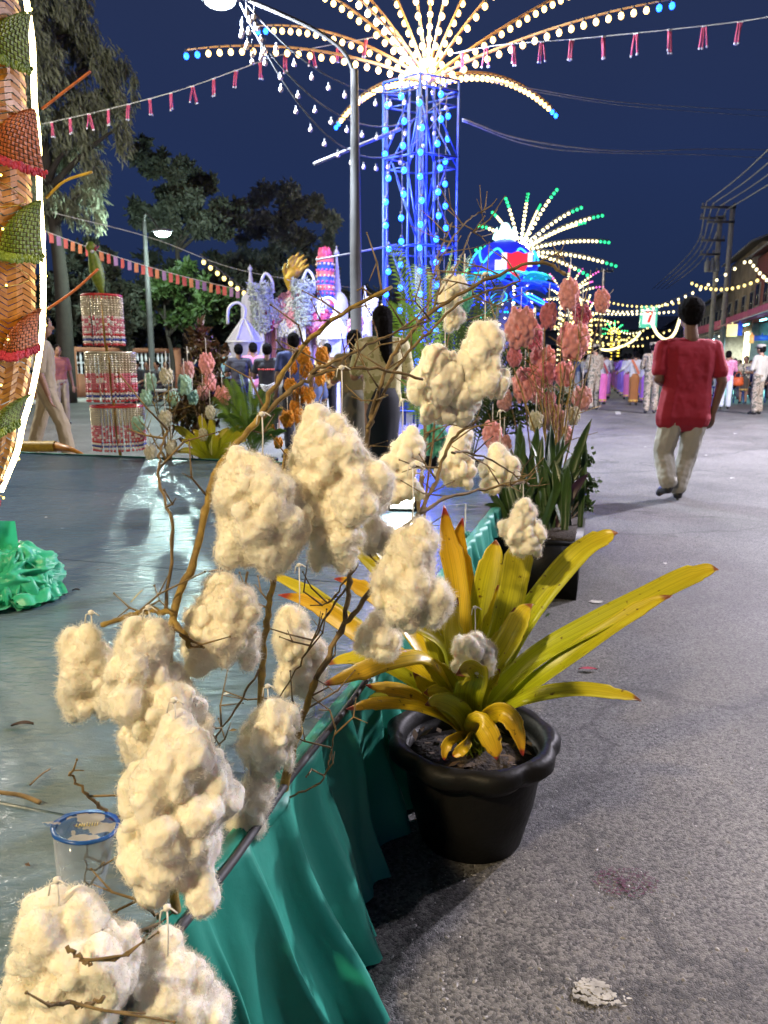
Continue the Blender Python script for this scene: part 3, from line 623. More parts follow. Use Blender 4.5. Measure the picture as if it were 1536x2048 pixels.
for k in range(60):
    a = math.pi + rr.uniform(0, math.pi); r_ = rr.uniform(.2, 1.1)*rad; q.ball((fc.x + r_*math.cos(a), FY + r_*math.sin(a), fpx(1008, rr.uniform(600, 655)).z), .035, 6, 4, rr.randrange(3))
q.build('hanging_lights', [led_g, led_b, M['bulb_white']], lot)['kind'] = 'stuff'
q = MB(); q.lathe((fc.x, FY, 0), [(.9, 0), (.9, .5), (.35, .7), (.3, z0)], 14); q.build('pedestal', cm((.12, .13, .2), .5), lot)
L = bpy.data.lights.new('float_light', 'POINT'); L.energy = 350; L.color = (.25, .2, 1); L.shadow_soft_size = .6
lo = bpy.data.objects.new('float_light', L); COL.objects.link(lo); lo.parent = lot; lo.location = (.4, -2.2, 2.0)

# ------------------------------------------------------------------ strings of lights, buntings, wires
def sag(a, b, s, n=24): return [a*(1-t)+b*t - Vector((0, 0, 4*s*t*(1-t))) for t in [i/(n-1) for i in range(n)]]
def light_string(label, a, b, s, n, bm, drop=.1, group=None, sc=1.0):
    pts = sag(a, b, s, 30); q = MB(); q.tube(pts, .012, 5); c0 = (a+b)/2; c0.z = min(a.z, b.z) - s
    t = thing('light_string', label, 'string light', tuple(c0), group); q.build('cord', M['wire'], t)
    for i in range(n):
        u = (i+.5)/n; p = a*(1-u)+b*u - Vector((0, 0, 4*s*u*(1-u))); o = link('bulb', bm, t, p - Vector((0, 0, drop)) - c0); o.scale = (sc,)*3
    return t
Bw = bulb_mesh('bulb', .075, glow('string_bulb', (1, .85, .5), 3)); Bs = bulb_mesh('bulb', .05, glow('small_bulb', (1, .75, .25), 2.5))
light_string('long string of white bulbs rising over the road to the shop roof', P(1215, 618, 58), P(1500, 512, 38), .9, 22, Bw)
light_string('string of white bulbs dropping down the maroon shop front', P(1498, 514, 38), P(1560, 575, 34), .1, 9, Bw)
light_string('level string of white bulbs behind the head of the man in red', P(1175, 622, 58), P(1362, 618, 50), .15, 22, Bw)
light_string('faint string of bulbs over the far end of the road', P(1240, 660, 78), P(1305, 645, 70), .5, 10, Bw)
for (pts_, lab) in (([(1303,645,52),(1315,668,52),(1333,679,52),(1350,665,52),(1362,630,52)], 'glowing garland sagging in a deep curve left of the red shirt'), ([(1180,692,62),(1215,700,62),(1250,690,62),(1270,678,62),(1281,664,62)], 'bright white garland hanging low over the dancers')):
    q = MB(); q.tube(spline([P(*p) for p in pts_], 8), .10, 6); tag(q.build('light_garland', glow('rope_light', (1, .85, .42), 3)), lab, 'light garland')
for (a_, b_, s_, n_, lab) in (((1090,640,48),(1290,688,60),.5,18,'string of bulbs sagging low behind the coral cotton'), ((1060,610,44),(1240,640,66),.6,16,'string of bulbs crossing behind the topmost pink cotton'), ((1130,690,52),(1300,650,64),.6,16,'string of bulbs just above the dancers'), ((1215,600,62),(1400,590,52),.5,18,'upper thin string of bulbs left of the power poles'), ((1180,660,60),(1345,655,56),.7,16,'string of bulbs hanging over the procession'), ((1380,560,44),(1536,545,36),.5,14,'string of bulbs along the shop front roofs')):
    light_string(lab, P(*a_), P(*b_), s_, n_, Bs, sc=1.5)
light_string('string of small bulbs running down toward the white stupas', P(400, 508, 18), P(520, 598, 18.5), .03, 9, Bs)
light_string('string of small bulbs passing behind the tall lamp pole', P(640, 590, 19), P(775, 600, 19), .1, 7, Bs)
top = [((495,10,12.5),(905,140,15),.75,13),((505,60,12.6),(905,182,15),.95,13),((480,5,12.5),(880,232,15),1.35,15)]
for i, (a, b, s, n) in enumerate(top):
    light_string(('upper', 'middle', 'lowest and deepest')[i] + ' unlit swag of bulbs hanging left of the tower', P(*a), P(*b), s, n, B['off'], .16)
q = MB(); rs_ = random.Random(3); t_ = thing('bulb_bunch', 'bunch of unlit bulbs hanging by the tall lamp head', 'bulb cluster', tuple(P(500, 110, 12.6))); hb = Vector(t_.location)
for i in range(14):
    p = P(490 + rs_.uniform(-8, 40), 25 + i*7.5, 12.6); q.tube([p + Vector((0, 0, .2)), p + Vector((0, 0, .04))], .004, 4); o = link('bulb', B['off'], t_, p - hb)
o = q.build('cord', M['wire'], t_); o['kind'] = 'stuff'
# tassels on a line
tq = MB()
pink = mat('pink_tassel', (.62, .10, .20), .6, var=.2); wht = M['white_paint']
def tassel_mesh(seed):
    r_ = random.Random(seed); q = MB()
    for k in range(3):
        d = Vector((r_.uniform(-.06, .08), r_.uniform(-.05, .05), -.30)); o_ = Vector((.025*(k-1), 0, -.01)); q.tube([o_, o_ + d], .013, 6, 0); q.ball(o_ + d, .019, 6, 5, 1); q.ball(o_, .017, 6, 5, 1)
    return q.mesh('tassel', [pink, wht])
tms = [tassel_mesh(i) for i in range(5)]
def tassel_line(label, pts_, n):
    pts = spline([P(*p) for p in pts_], 10); L_ = [0]
    for i in range(len(pts)-1): L_.append(L_[-1] + (pts[i+1]-pts[i]).length)
    c0 = pts[len(pts)//2]; t = thing('tassel_garland', label, 'garland', tuple(c0)); q = MB(); q.tube(pts, .008, 5); q.build('cord', M['wire_pale'], t)
    for i in range(n):
        s = L_[-1]*(i+.5)/n; k = max(j for j in range(len(L_)) if L_[j] <= s); k = min(k, len(pts)-2); u = (s-L_[k])/(L_[k+1]-L_[k])
        o = link('tassel', tms[i % 5], t, pts[k]*(1-u)+pts[k+1]*u - c0); o.rotation_euler = (0, 0, random.uniform(-.6, .6))
tassel_line('line of pink tassels strung from the drooping tree up to the tower', [(85,248,18),(230,215,17.2),(360,180,16.6),(480,138,16),(570,108,15.7),(760,72,15.2)], 15)
tassel_line('line of pink tassels strung across the dark sky right of the tower', [(900,108,14.6),(1000,90,14),(1150,78,13.4),(1350,58,12.8),(1500,40,12.4),(1590,22,12)], 11)
fm = [mat('red_flag', (.42, .07, .06), .7), mat('mauve_flag', (.24, .12, .26), .7), mat('orange_flag', (.45, .15, .06), .7)]
fme = []
for k in range(3):
    q = MB(); V = [(x, .02*math.sin(9*z+k), -z) for z in np.linspace(0, .34, 5) for x in (-.075, .075)]; q.grid(V, 5, 2); fme.append(q.mesh('flag', fm[k]))
def bunting(label, a, b, s, n, sc=1.0, rz=0, pick=None):
    c0 = (a+b)/2; t = thing('bunting', label, 'bunting', tuple(c0)); q = MB(); q.tube(sag(a, b, s), .008, 5); q.build('cord', M['wire_pale'], t)
    for i in range(n):
        u = (i+.5)/n; o = link('flag', fme[pick if pick is not None else random.choice((0, 0, 1, 2))], t, a*(1-u)+b*u - Vector((0, 0, 4*s*u*(1-u))) - c0); o.scale = (sc,)*3; o.rotation_euler = (0, random.uniform(-.06, .06), rz + random.uniform(-.4, .4))
bunting('string of red and mauve paper flags across the left road', P(80, 458, 18), P(495, 582, 18.6), .12, 30, .62)
bunting('string of red flags dropping behind the white stupas', P(500, 588, 19), P(640, 612, 19), .15, 14, .9)
fme.append(None); q = MB(); q.grid([(x, .02*math.sin(9*z), -z) for z in np.linspace(0, .55, 4) for x in (-.16, .16)], 4, 2); fme[3] = q.mesh('flag', mat('pink_flag', (.62, .17, .30), .7))
bunting('pink fringe of flags along the front of the lit shops', P(1395, 655, 62), P(1560, 597, 35), .05, 40, 1.0, -TH - .9, 3)
for (pts_, r_, lab) in (([(925,238,14.9),(1060,282,17),(1250,302,22),(1420,298,30),(1560,300,36)], .014, 'upper slack cable from the tower top across the sky'),
                  ([(925,242,14.9),(1060,290,17),(1200,305,21),(1420,310,30),(1560,318,36)], .010, 'lower slack cable from the tower top across the sky'),
                  ([(930,150,15),(1090,182,17),(1250,205,22),(1420,216,30),(1560,222,36)], .010, 'thin cable sagging away above the other tower cables'),
                  ([(990,165,15.5),(1120,192,18),(1300,216,24),(1560,235,36)], .008, 'second thin cable sagging just under the highest one'),
                  ([(105,425,20),(300,475,21),(480,540,22),(700,575,23)], .010, 'thin wire passing under the drooping tree')):
    q = MB(); q.tube(spline([P(*p) for p in pts_], 10), r_, 5); tag(q.build('cable', M['wire_pale']), lab, 'cable')

# ------------------------------------------------------------------ utility poles and power lines
def upole(label, px, ytop, Y, arms, r=.17):
    top = P(px, ytop, Y); t = thing('utility_pole', label, 'utility pole', (top.x, Y, 0)); q = MB(); q.box((top.x, Y, top.z/2), (r*1.5, r*1.5, top.z), SROT); q.build('pole', M['concrete'], t)
    for (dz, l, off) in arms:
        q = MB(); q.box((top.x+off, Y-.16, top.z-dz), (l, .1, .12)); o = q.build('crossarm', M['steel'], t)
        for k in (-.45, -.15, .15, .45):
            q = MB(); q.lathe((top.x+off+k*l, Y-.16, top.z-dz+.06), [(.03, 0), (.07, .04), (.05, .08), (.07, .12), (.03, .2)], 8); q.build('insulator', cm((.3, .3, .32), .3), o)
    return top
t1 = upole('left of two concrete power poles beside the shops', 1441, 432, 47, [(.15, 1.5, -.5), (1.4, 1.4, -.4), (2.2, 1.2, -.5)])
t2 = upole('right taller concrete power pole beside the shops', 1466, 412, 46, [(.1, 2.0, -.9), (.9, 1.6, -.7)])
upole('slim distant power pole above the far pink cotton', 1208, 540, 62, [(.1, 1.4, 0)], .12)
q = MB()
c = P(1424, 533, 46.5)
for k in range(3): q.lathe(c + Vector((.28*(k-1), 0, -.3)), [(.15, 0), (.17, .05), (.17, .55), (.1, .62), (.05, .8)], 10)
tag(q.build('transformer', cm((.33, .34, .36), .5)), 'grey transformer cans on the left power pole', 'transformer')
for i, (x0, y0) in enumerate(((1413, 404), (1425, 408), (1440, 412), (1452, 420))):
    for part, pts_ in enumerate(([(x0, y0, 46), (1480 + 12*i, 352 + 10*i, 36), (1575 + 12*i, 262 + 20*i, 26)], [(x0, y0 + 2, 46), (1385 + 5*i, 500 + 8*i, 62), (1305 + 9*i, 578, 95)])):
        q = MB(); q.tube(spline([P(*p) for p in pts_], 10), .035 if part else .028, 5)
        tag(q.build('power_line', M['wire_pale']), ('%s power line running %s the pole crossarms' % (('outermost', 'second', 'third', 'innermost')[i], 'down the street from' if part else 'toward the viewer from')), 'power line')

# ------------------------------------------------------------------ shophouses on the right
def shop(label, a0, a1, b, h, wallm, roofm, inner, gz=3.4, awn=None, sign=None, floors=2):
    c = S((a0+a1)/2, b+3, 0); t = thing('shophouse', label, 'shophouse', tuple(c)); d = a1-a0
    q = MB(); q.box(S((a0+a1)/2, b+3, gz + (h-gz)/2), (6, d, h-gz), SROT); q.build('upper_wall', wallm, t)
    q = MB(); q.box(S((a0+a1)/2, b+5.9, gz/2), (.2, d, gz), SROT)
    for a in (a0+.1, a1-.1): q.box(S(a, b+3, gz/2), (6, .2, gz), SROT)
    q.build('shop_wall', cm((.55, .6, .6), .7), t)
    q = MB(); q.box(S((a0+a1)/2, b+3, .06), (6, d-.4, .12), SROT); q.build('shop_floor', M['concrete'], t)
    q = MB()
    V = [S(a, b+bb, h+zz) for a in (a0-.3, a1+.3) for bb, zz in ((-.6, -.05), (3, 1.3), (6.4, -.05))]; V += [v + Vector((0, 0, .12)) for v in V]
    q.add([tuple(v) for v in V], [(0,1,4,3),(1,2,5,4),(6,9,10,7),(7,10,11,8),(0,3,9,6),(2,8,11,5),(0,6,7,1),(1,7,8,2),(3,4,10,9),(4,5,11,10)]); q.build('roof', roofm, t, smooth=False)
    q = MB(); V = [S(a, bb, z) for a in (a0, a1) for bb, z in ((b-.02, gz+.35), (b-1.9, gz-.25))]; V += [v + Vector((0, 0, .06)) for v in V]
    q.add([tuple(v) for v in V], [(0,1,3,2),(4,6,7,5),(0,4,5,1),(2,3,7,6),(1,5,7,3),(0,2,6,4)]); q.build('awning', awn or cm((.35, .35, .36), .6), t, smooth=False)
    n = max(1, int(d/4)); k = 0
    for i in range(n):
        if i % 3 == 1: continue
        aa = a0 + d*(i+.5)/n; q = MB(); V = []
        for u in range(41):
            for z in (.12, gz-.1): V.append(S(aa - d/n*.42 + d/n*.84*u/40, b+.35 - .035*(u % 2), z))
        q.grid(V, 41, 2); q.build('shutter', cm(tuple(.15+.5*x for x in inner), .5), t, smooth=False)
    for i in range(n):
        aa = a0 + d*(i+.5)/n
        q = MB(); q.box(S(aa, b-.7, gz-.2), (.09, 1.4, .06), SROT); q.build('tube_light', glow('shop_tube', inner, 8, 'AUTO'), t)
        q = MB(); q.box(S(aa, b+5.6, 1.3), (.35, d/n*.8, 2.3), SROT); o = q.build('shelf', cm(tuple(.7*x for x in inner), .6), t)
        for z in (.5, 1.0, 1.5, 2.0):
            q = MB(); r_ = random.Random(int(aa*10+z*7))
            for u in range(14): q.box(S(aa - d/n*.37 + d/n*.74*u/13, b+5.36, z), (.1, d/n*.045, r_.uniform(.2, .4)), SROT, u % 3)
            q.build('goods', [cm((.6, .6, .5), .5), cm((.1, .3, .55), .5), cm((.55, .2, .1), .5)], o)['kind'] = 'stuff'
        for f in range(floors-1):
            if h - gz < 2: break
            z = gz + 1.5 + 2.9*f
            for s in (-.25, .25):
                q = MB(); q.box(S(aa + s*d/n, b-.03, z), (.08, 1.1, 1.3), SROT); w = q.build('window', cm((.45, .44, .42), .6), t)
                q = MB(); q.box(S(aa + s*d/n, b-.08, z), (.03, .95, 1.15), SROT); q.build('pane', cm((.03, .035, .05), .12), w)
    L = bpy.data.lights.new('shop_light', 'AREA'); L.energy = 1500; L.color = inner; L.size = 3; lo = bpy.data.objects.new('shop_light', L); COL.objects.link(lo); lo.parent = t
    lo.location = S((a0+a1)/2, b-1.2, gz-.5) - c; lo.rotation_euler = Vector((SV.x*.3, SV.y*.3, -1)).to_track_quat('-Z', 'Y').to_euler()
    return t
maroon = mat('maroon_sheet', (.34, .06, .075), .6, vscale=1.5, stretch=(1, 1, .2)); greyr = mat('grey_roof', (.22, .23, .25), .6, vscale=2)
shop('maroon walled shophouse with teal lit shop at the right edge', 30, 49.4, 8.6, 7.2, maroon, greyr, (.25, .85, .9), 3.6, mat('pink_awning', (.45, .16, .22), .6))
shop('weathered tan shophouse behind the power poles', 49.8, 61, 8.8, 8.2, mat('tan_render', (.34, .28, .22), .8, vscale=1.5, var=.4), greyr, (.9, .85, .6), 3.4, floors=2)
shop('grey shophouse beyond the power poles', 60.4, 76, 8.9, 6.4, mat('grey_render', (.28, .27, .27), .8, vscale=1.5, var=.4), greyr, (.6, .9, 1), 3.3)
shop('pale shophouse farther down behind the head of the man in red', 76.4, 98, 9.0, 6.2, mat('pale_render', (.38, .36, .35), .8, vscale=1.5, var=.4), greyr, (.9, .9, .7), 3.3)
shop('farthest low grey building on the right of the road', 98.5, 130, 9.2, 7, mat('dim_render', (.30, .30, .31), .8, vscale=1.5, var=.4), greyr, (.9, .9, .8), 3.3)
e0 = S(135, -2, 0); eb = thing('long_building', 'low grey hall closing the far end of the road', 'building', tuple(e0)); q = MB(); q.box(S(135, -1, 3.4), (26, 8, 6.8), SROT); q.build('wall', cm((.22, .23, .25), .8), eb)
q = MB(); V = [S(a, b, z) for b in (-15, 13) for a, z in ((130.5, 6.9), (135, 9.2), (139.5, 6.9))]; q.add([tuple(v) for v in V], [(0,1,4,3),(1,2,5,4),(0,2,1),(3,4,5)]); q.build('roof', greyr, eb, smooth=False)
for k in range(7):
    q = MB(); q.box(S(130.9, -11.5+3.4*k, 3.8), (1.6, .1, 1.6), SROT); q.build('window', cm((.03, .035, .05), .2), eb)
# lit shop signs
sg = thing('shop_sign', 'green and white lit square sign with a red numeral over the road', 'shop sign', tuple(P(1297, 634, 70))); c = Vector(sg.location); q = MB(); q.box(c, (1.5, .25, 1.9)); q.build('sign_box', glow('sign_green', (.15, .75, .5), .9), sg)
q = MB(); q.box(c + Vector((0, -.14, 0)), (1.15, .02, 1.25)); q.build('sign_face', glow('sign_white', (.9, 1, .95), 1.1), sg)
q = MB(); q.box(c + Vector((0, -.17, .42)), (.62, .02, .16)); q.add([tuple(c + Vector(v)) for v in ((.31, -.17, .34), (.08, -.17, -.5), (-.16, -.17, -.5), (.1, -.17, .34))], [(0, 1, 2, 3)]); q.build('numeral', glow('sign_red', (.9, .05, .03), .9), sg, smooth=False)
for (x, y, w, h, col, s, lab) in ((1464, 661, .5, .62, (1, .85, .4), 1.2, 'yellow lit shop sign beside a blue one under the awning'), (1479, 659, .28, .62, (.03, .06, .5), .8, 'dark blue shop sign beside the yellow lit one'), (1524, 676, .8, .26, (.03, .08, .45), .5, 'long blue sign above the teal lit shop'), (1503, 678, .22, .42, (1, .35, .1), .8, 'orange lantern sign hanging by the blue shop sign')):
    q = MB(); c = P(x, y, 40); q.box(c, (w, .15, h), -.5); q.box(c + Vector((0, 0, h/2+.06)), (.05, .05, .12)); tag(q.build('shop_sign', mat('sign_face', tuple(.6*k for k in col), .4, var=.5, vscale=2.5, emit=col, es=s)), lab, 'shop sign')

# ------------------------------------------------------------------ white stupa display on the median
DY = 17.5
white_s = mat('white_lilac_paint_with_glow', (.48, .48, .57), .6, vscale=5, var=.2, bump=.2, bscale=60, emit=(.6, .62, .9), es=.05)  # faint emission added so the painted white looks brighter
lace = mat('white_lace', (.60, .66, .62), .7, vscale=30, var=.4)
def stupa(label, cx, ys, scale_px, parts_only=False):
    # ys: photo rows of finial tip, spire foot, bell shoulder, bell foot
    tip, foot, sh, bf = [P(cx, y, DY) for y in ys]; k = K(cx, 600, DY); t = thing('stupa', label, 'stupa', (tip.x, DY, 0)); r = scale_px*k
    q = MB(); L_ = tip.z - foot.z; pr = []
    for i in range(9):
        u = i/8; pr += [(r*.42*(1-u*.72), foot.z + L_*.72*u), (r*.34*(1-u*.72), foot.z + L_*.72*(u+.05))]
    pr += [(r*.22, foot.z+L_*.80), (r*.24, foot.z+L_*.86), (r*.06, foot.z+L_*.94), (.01, tip.z)]
    q.lathe((tip.x, DY, 0), pr, 14); q.build('spire', white_s, t)
    q = MB(); h = foot.z - bf.z; q.lathe((tip.x, DY, 0), [(r*1.12, bf.z), (r*1.0, bf.z+.06*h), (r, bf.z+.55*h), (r*.9, bf.z+.78*h), (r*.66, bf.z+.92*h), (r*.38, foot.z)], 20); q.build('bell', white_s, t)
    q = MB(); q.lathe((tip.x, DY, 0), [(r*1.5, 0), (r*1.5, bf.z*.35), (r*1.3, bf.z*.4), (r*1.3, bf.z*.8), (r*1.15, bf.z)], 8); q.build('plinth', white_s, t, smooth=False)
stupa('left white stupa with a ringed spire and ball finial', 500, (529, 584, 600, 640), 21)
stupa('right white stupa taller and beside the blue cylinder', 673, (492, 584, 602, 642), 22)
stupa('slim white stupa half hidden behind the lamp pole', 730, (571, 612, 630, 684), 14)
def lantern(label, cx, ya, yb, half, Y):
    a, b = P(cx, ya, Y), P(cx, yb, Y); k = K(cx, yb, Y); r = half*k*1.15; t = thing('pyramid_lantern', label, 'lantern', (a.x, Y, 0)); n = 6
    for i in range(n):
        a0, a1 = 2*math.pi*i/n+.2, 2*math.pi*(i+1)/n+.2; q = MB(); p = [Vector((a.x+rr_*math.cos(w), Y+rr_*math.sin(w), z)) for rr_, z in ((.03, a.z), (r, b.z)) for w in (a0, a1)]
        q.add([tuple(v) for v in p], [(0, 2, 3, 1)]); q.build('panel', white_s, t, smooth=False)
        q = MB(); q.tube([p[0], p[2]], .022, 6); q.tube([p[2], p[3]], .022, 6); q.build('rib', M['white_paint'], t)
    q = MB(); q.lathe((a.x, Y, 0), [(r*.6, 0), (r*.6, .4), (r*.55, .6), (r*.72, b.z-.3), (r*.98, b.z)], 6); q.build('base', white_s, t, smooth=False)
    q = MB(); q.tube(spline([a, a + Vector((.02, 0, .2)), a + Vector((-.12, 0, .32)), a + Vector((-.3, 0, .22)), a + Vector((-.34, 0, -.1))], 5), [.03]*21, 6); q.build('streamer', M['white_paint'], t)
lantern('white pyramid lantern with a curled streamer on its tip', 488, 638, 684, 31, 15.8)
lantern('white pyramid lantern in front of the right stupa', 670, 628, 678, 27, 15.8)
def lacebasket(label, cx, y0, y1, half):
    a, b = P(cx, y0, DY-.8), P(cx, y1, DY-.8); k = K(cx, y0, DY); r = half*k; t = thing('lace_basket', label, 'decoration', (a.x, DY-.8, 0)); n = 7
    r_ = np.random.default_rng(int(cx)); N = 260
    for i in range(n):
        z0_, z1_ = b.z + (a.z-b.z)*i/n, b.z + (a.z-b.z)*(i+1)/n; f = .7+.4*i/n; w_ = r_.uniform(0, 6.28, N); rr_ = r*f*(1+.22*np.sin(9*w_+i)*(.3+.7*r_.random(N))); zz = r_.uniform(z0_, z1_, N); C = np.stack([a.x+rr_*np.cos(w_), DY-.8+rr_*np.sin(w_), zz], 1)
        q = MB(); D_ = np.stack([-np.sin(w_), np.cos(w_), r_.normal(size=N)*.9], 1); q.add(*leaf_quads(C, .085, D_, .5, .35, i+3)); q.lathe((a.x, DY-.8, z0_), [(r*f*.8, 0), (r*f*.95, .02), (r*f*.8, .05)], 14, close=False); q.build('tier', lace, t, smooth=False)
    q = MB(); q.tube(spline([a + Vector((.05*k, 0, 0)), a + Vector((r*.5, 0, .2)), a + Vector((r*1.1, 0, .05)), a + Vector((r*1.2, 0, -.2))], 5), .03, 6); q.build('streamer', M['white_paint'], t)
    q = MB(); q.tube([(a.x, DY-.8, 0), (a.x, DY-.8, b.z)], .05, 8); q.build('stand', M['white_paint'], t)
lacebasket('tall tiered white lace basket beside the left stupa', 521, 566, 662, 20)
lacebasket('tiered white lace basket under the golden hand', 605, 560, 650, 19)
# golden hand with spread fingers on a bent wrist
gm = mat('gold_paint', (.62, .40, .04), .4, .2, vscale=8)
a = P(592, 600, DY); k = K(592, 560, DY); hd = thing('golden_hand', 'golden upright hand sculpture with fingers spread at its tip', 'sculpture', (a.x, DY, 0))
def hp(x, y, d=0): return P(x, y, DY + d)
q = MB(); wr_ = [hp(588, 600), hp(581, 575), hp(577, 558)]; q.cap(wr_[0], 6*k, wr_[1], 7*k); q.cap(wr_[1], 7*k, wr_[2], 10*k); q.cap(hp(577, 556), 10*k, hp(590, 545), 12*k); q.cap(hp(577, 556), 9*k, hp(582, 535), 9*k)
for i, (x0, y0, x1, y1, x2, y2) in enumerate(((578,540,580,520,586,512),(583,538,590,516,597,506),(589,538,600,518,607,511),(594,542,606,526,613,519),(596,548,606,537,617,530))):
    q.cap(hp(x0, y0), 4.6*k, hp(x1, y1, -.05), 4*k); q.cap(hp(x1, y1, -.05), 4*k, hp(x2, y2, -.1), 2.4*k)
q.cap(hp(573, 556), 5*k, hp(568, 540, -.1), 4*k); q.cap(hp(568, 540, -.1), 4*k, hp(571, 527, -.15), 2.5*k)
mesh_at('hand', remesh_mesh('hand', q, .018, gm, 2), hd)
q = MB(); q.lathe((a.x, DY, 0), [(.35, 0), (.35, 1.0), (.2, 1.1), (8*k, a.z)], 12); q.build('stand', white_s, hd)
# blue printed cylinder with pink lotus cap
a, b = P(650, 520, DY-.3), P(650, 604, DY-.3); r = 16.5*K(650, 560, DY); cy_ = thing('printed_column', 'blue patterned column banded in pink under a pink lotus cap', 'column', (a.x, DY-.3, 0))
q = MB(); q.lathe((a.x, DY-.3, 0), [(r*1.02, 0), (r, b.z), (r, a.z)], 20); q.build('shaft', mat('blue_print', (.03, .09, .50), .5, var=.3, emit=(.03, .1, .6), es=.15), cy_)
for z in np.linspace(b.z-.3, a.z, 5):
    q = MB(); q.lathe((a.x, DY-.3, z-.06), [(r*1.03, 0), (r*1.05, .06), (r*1.03, .12)], 20, close=False); q.build('band', cm((.7, .12, .14), .5, emit=(.7, .15, .15), es=.15), cy_)
q = MB()
for zi in range(9):
    for k2 in range(12):
        w = 2*math.pi*(k2+.5*(zi % 2))/12; q.ball((a.x+r*1.0*math.cos(w), DY-.3+r*1.0*math.sin(w), b.z-.2+(a.z-b.z+.1)*zi/8), .035, 5, 4, zi % 2)
q.build('dots', [cm((.7, .5, .3), .5), cm((.55, .12, .3), .5)], cy_)['kind'] = 'stuff'
q = MB()
for k2 in range(10):
    w = 2*math.pi*k2/10; q.ball((a.x+.10*math.cos(w), DY-.3+.10*math.sin(w), a.z+.10+.04*(k2 % 2)), (.06, .06, .13), 7, 5)
q.ball((a.x, DY-.3, a.z+.17), (.08, .08, .12), 8, 6); q.build('lotus_cap', cm((.75, .10, .20), .5), cy_)
# flower wall
fw = thing('flower_wall', 'wall of white and pink flowers with purple drapes below the golden hand', 'flower display', tuple(gp(590, DY-.2)))
cols = [cm((.72, .70, .66), .7), cm((.68, .30, .36), .7), cm((.62, .10, .20), .7), cm((.45, .28, .55), .7)]
r_ = random.Random(4)
for (name, boxes, mi) in (('white_blossoms', [(535,600,580,640),(610,600,655,625),(456,712,524,758),(735,600,750,640),(560,640,600,670),(640,660,700,700)], 0), ('pink_blossoms', [(560,590,600,650),(590,640,650,660),(700,640,720,690)], 1), ('crimson_blossoms', [(530,620,545,660),(615,625,655,665)], 2)):
    q = MB()
    for (x0, y0, x1, y1) in boxes:
        for i in range(int((x1-x0)*(y1-y0)/11)):
            p = P(r_.uniform(x0, x1), r_.uniform(y0, y1), DY - .6 + r_.uniform(-.15, .1)); s = r_.uniform(.045, .085)
            for j in range(5):
                w = 1.257*j+r_.random(); q.ball(p + Vector((s*.7*math.cos(w), -.01, s*.7*math.sin(w))), (s*.55, s*.3, s*.55), 5, 4)
    q.build(name, cols[mi], fw)['kind'] = 'stuff'
for i in range(12):
    x = 532 + 10.5*i; q = MB(); V = []
    for u in range(9):
        for w in range(8): p = P(x + 9*u/8, 655 + 130*w/7, DY-.5); p.y += .05*math.sin(u*1.9+i); p.z = max(p.z, .02); V.append(p)
    q.grid(V, 9, 8); q.build('drape', [cols[3], cols[1], cm((.5, .45, .62), .6)][i % 3], fw)
q = MB(); q.box(P(592, 700, DY) + Vector((0, .1, 0)), (2.0, .1, 1.9)); q.build('backing', cols[3], fw)

# ------------------------------------------------------------------ cotton
def fuzz(mb, me, n, ln, seed, mi):
    r_ = np.random.default_rng(seed); N = len(me.vertices); co = np.empty(N*3); no = np.empty(N*3); me.vertices.foreach_get('co', co); me.vertices.foreach_get('normal', no)
    co, no = co.reshape(-1, 3), no.reshape(-1, 3); k = r_.integers(0, N, n); p = co[k] + r_.normal(0, .0015, (n, 3)); d = no[k]*.40 + r_.normal(size=(n, 3))*.55; d /= np.linalg.norm(d, axis=1, keepdims=True)
    L_ = ln*r_.uniform(.5, 1.4, (n, 1)); c = np.cross(d, r_.normal(size=(n, 3))); c /= np.linalg.norm(c, axis=1, keepdims=True) + 1e-9; w = c*.0002
    mid = p + d*L_*.5 + np.cross(c, d)*L_*.18; tip = mid + (d*.6 + np.cross(c, d)*-.5 + r_.normal(size=(n, 3))*.3)*L_*.5
    V = np.stack([p-w, p+w, mid+w*.8, mid-w*.8, tip], 1).reshape(-1, 3); mb.add(V, [q for i in range(n) for q in ((5*i, 5*i+1, 5*i+2, 5*i+3), (5*i+3, 5*i+2, 5*i+4))], mi)
def lump_blobs(w, h, seed, dep=.75, top=.42, fingers=4, tail=0):
    """overlapping boll lumps of one wad, hanging from its top at the origin"""
    r_ = random.Random(seed); q = MB(); p1, p2, p3 = r_.uniform(0, 6.28), r_.uniform(0, 6.28), r_.uniform(.5, 1.1); top *= .85
    prof = lambda t: (top + (1-top)*min(1, t/.55)**.9) * (1 if t < .74 else math.sqrt(max(.12, 1-((t-.74)/.34)**2)))*(1+.13*math.sin(9*t+p1))
    ox = lambda t: w*.11*math.sin(5.5*p3*t+p2)
    for i in range(7):
        t = .1+.78*i/6; q.ball((ox(t), 0, -h*t), (w*.36*prof(t), w*.34*dep*prof(t), h*.13), 14, 10)
    n = 42
    for i in range(n):
        t = (i+.5)/n; t = .06+.9*t; a = i*2.399 + r_.uniform(-.5, .5); s = w*r_.choice((.08, .11, .14, .18, .22))*r_.uniform(.9, 1.1); rad = max(.02*w, prof(t)*w*.5 - s*.72)
        q.ball((ox(t) + rad*math.cos(a), rad*dep*math.sin(a), -h*t + r_.uniform(-.03, .03)*h), (s*r_.uniform(.85, 1.25), s*.9, s*r_.uniform(.8, 1.5)), 10, 8)
    for i in range(fingers):
        x = (i-(fingers-1)/2)/max(1, fingers)*w*.85 + r_.uniform(-.05, .05)*w; s = w*r_.uniform(.10, .16); q.ball((x, r_.uniform(-.2, .1)*w*dep, -h*r_.uniform(.86, .99)), (s, s, s*1.6), 10, 8)
    if tail: q.cap((tail*w, 0, -h*.9), w*.12, (tail*w*1.15, 0, -h*1.16), w*.13)
    return q
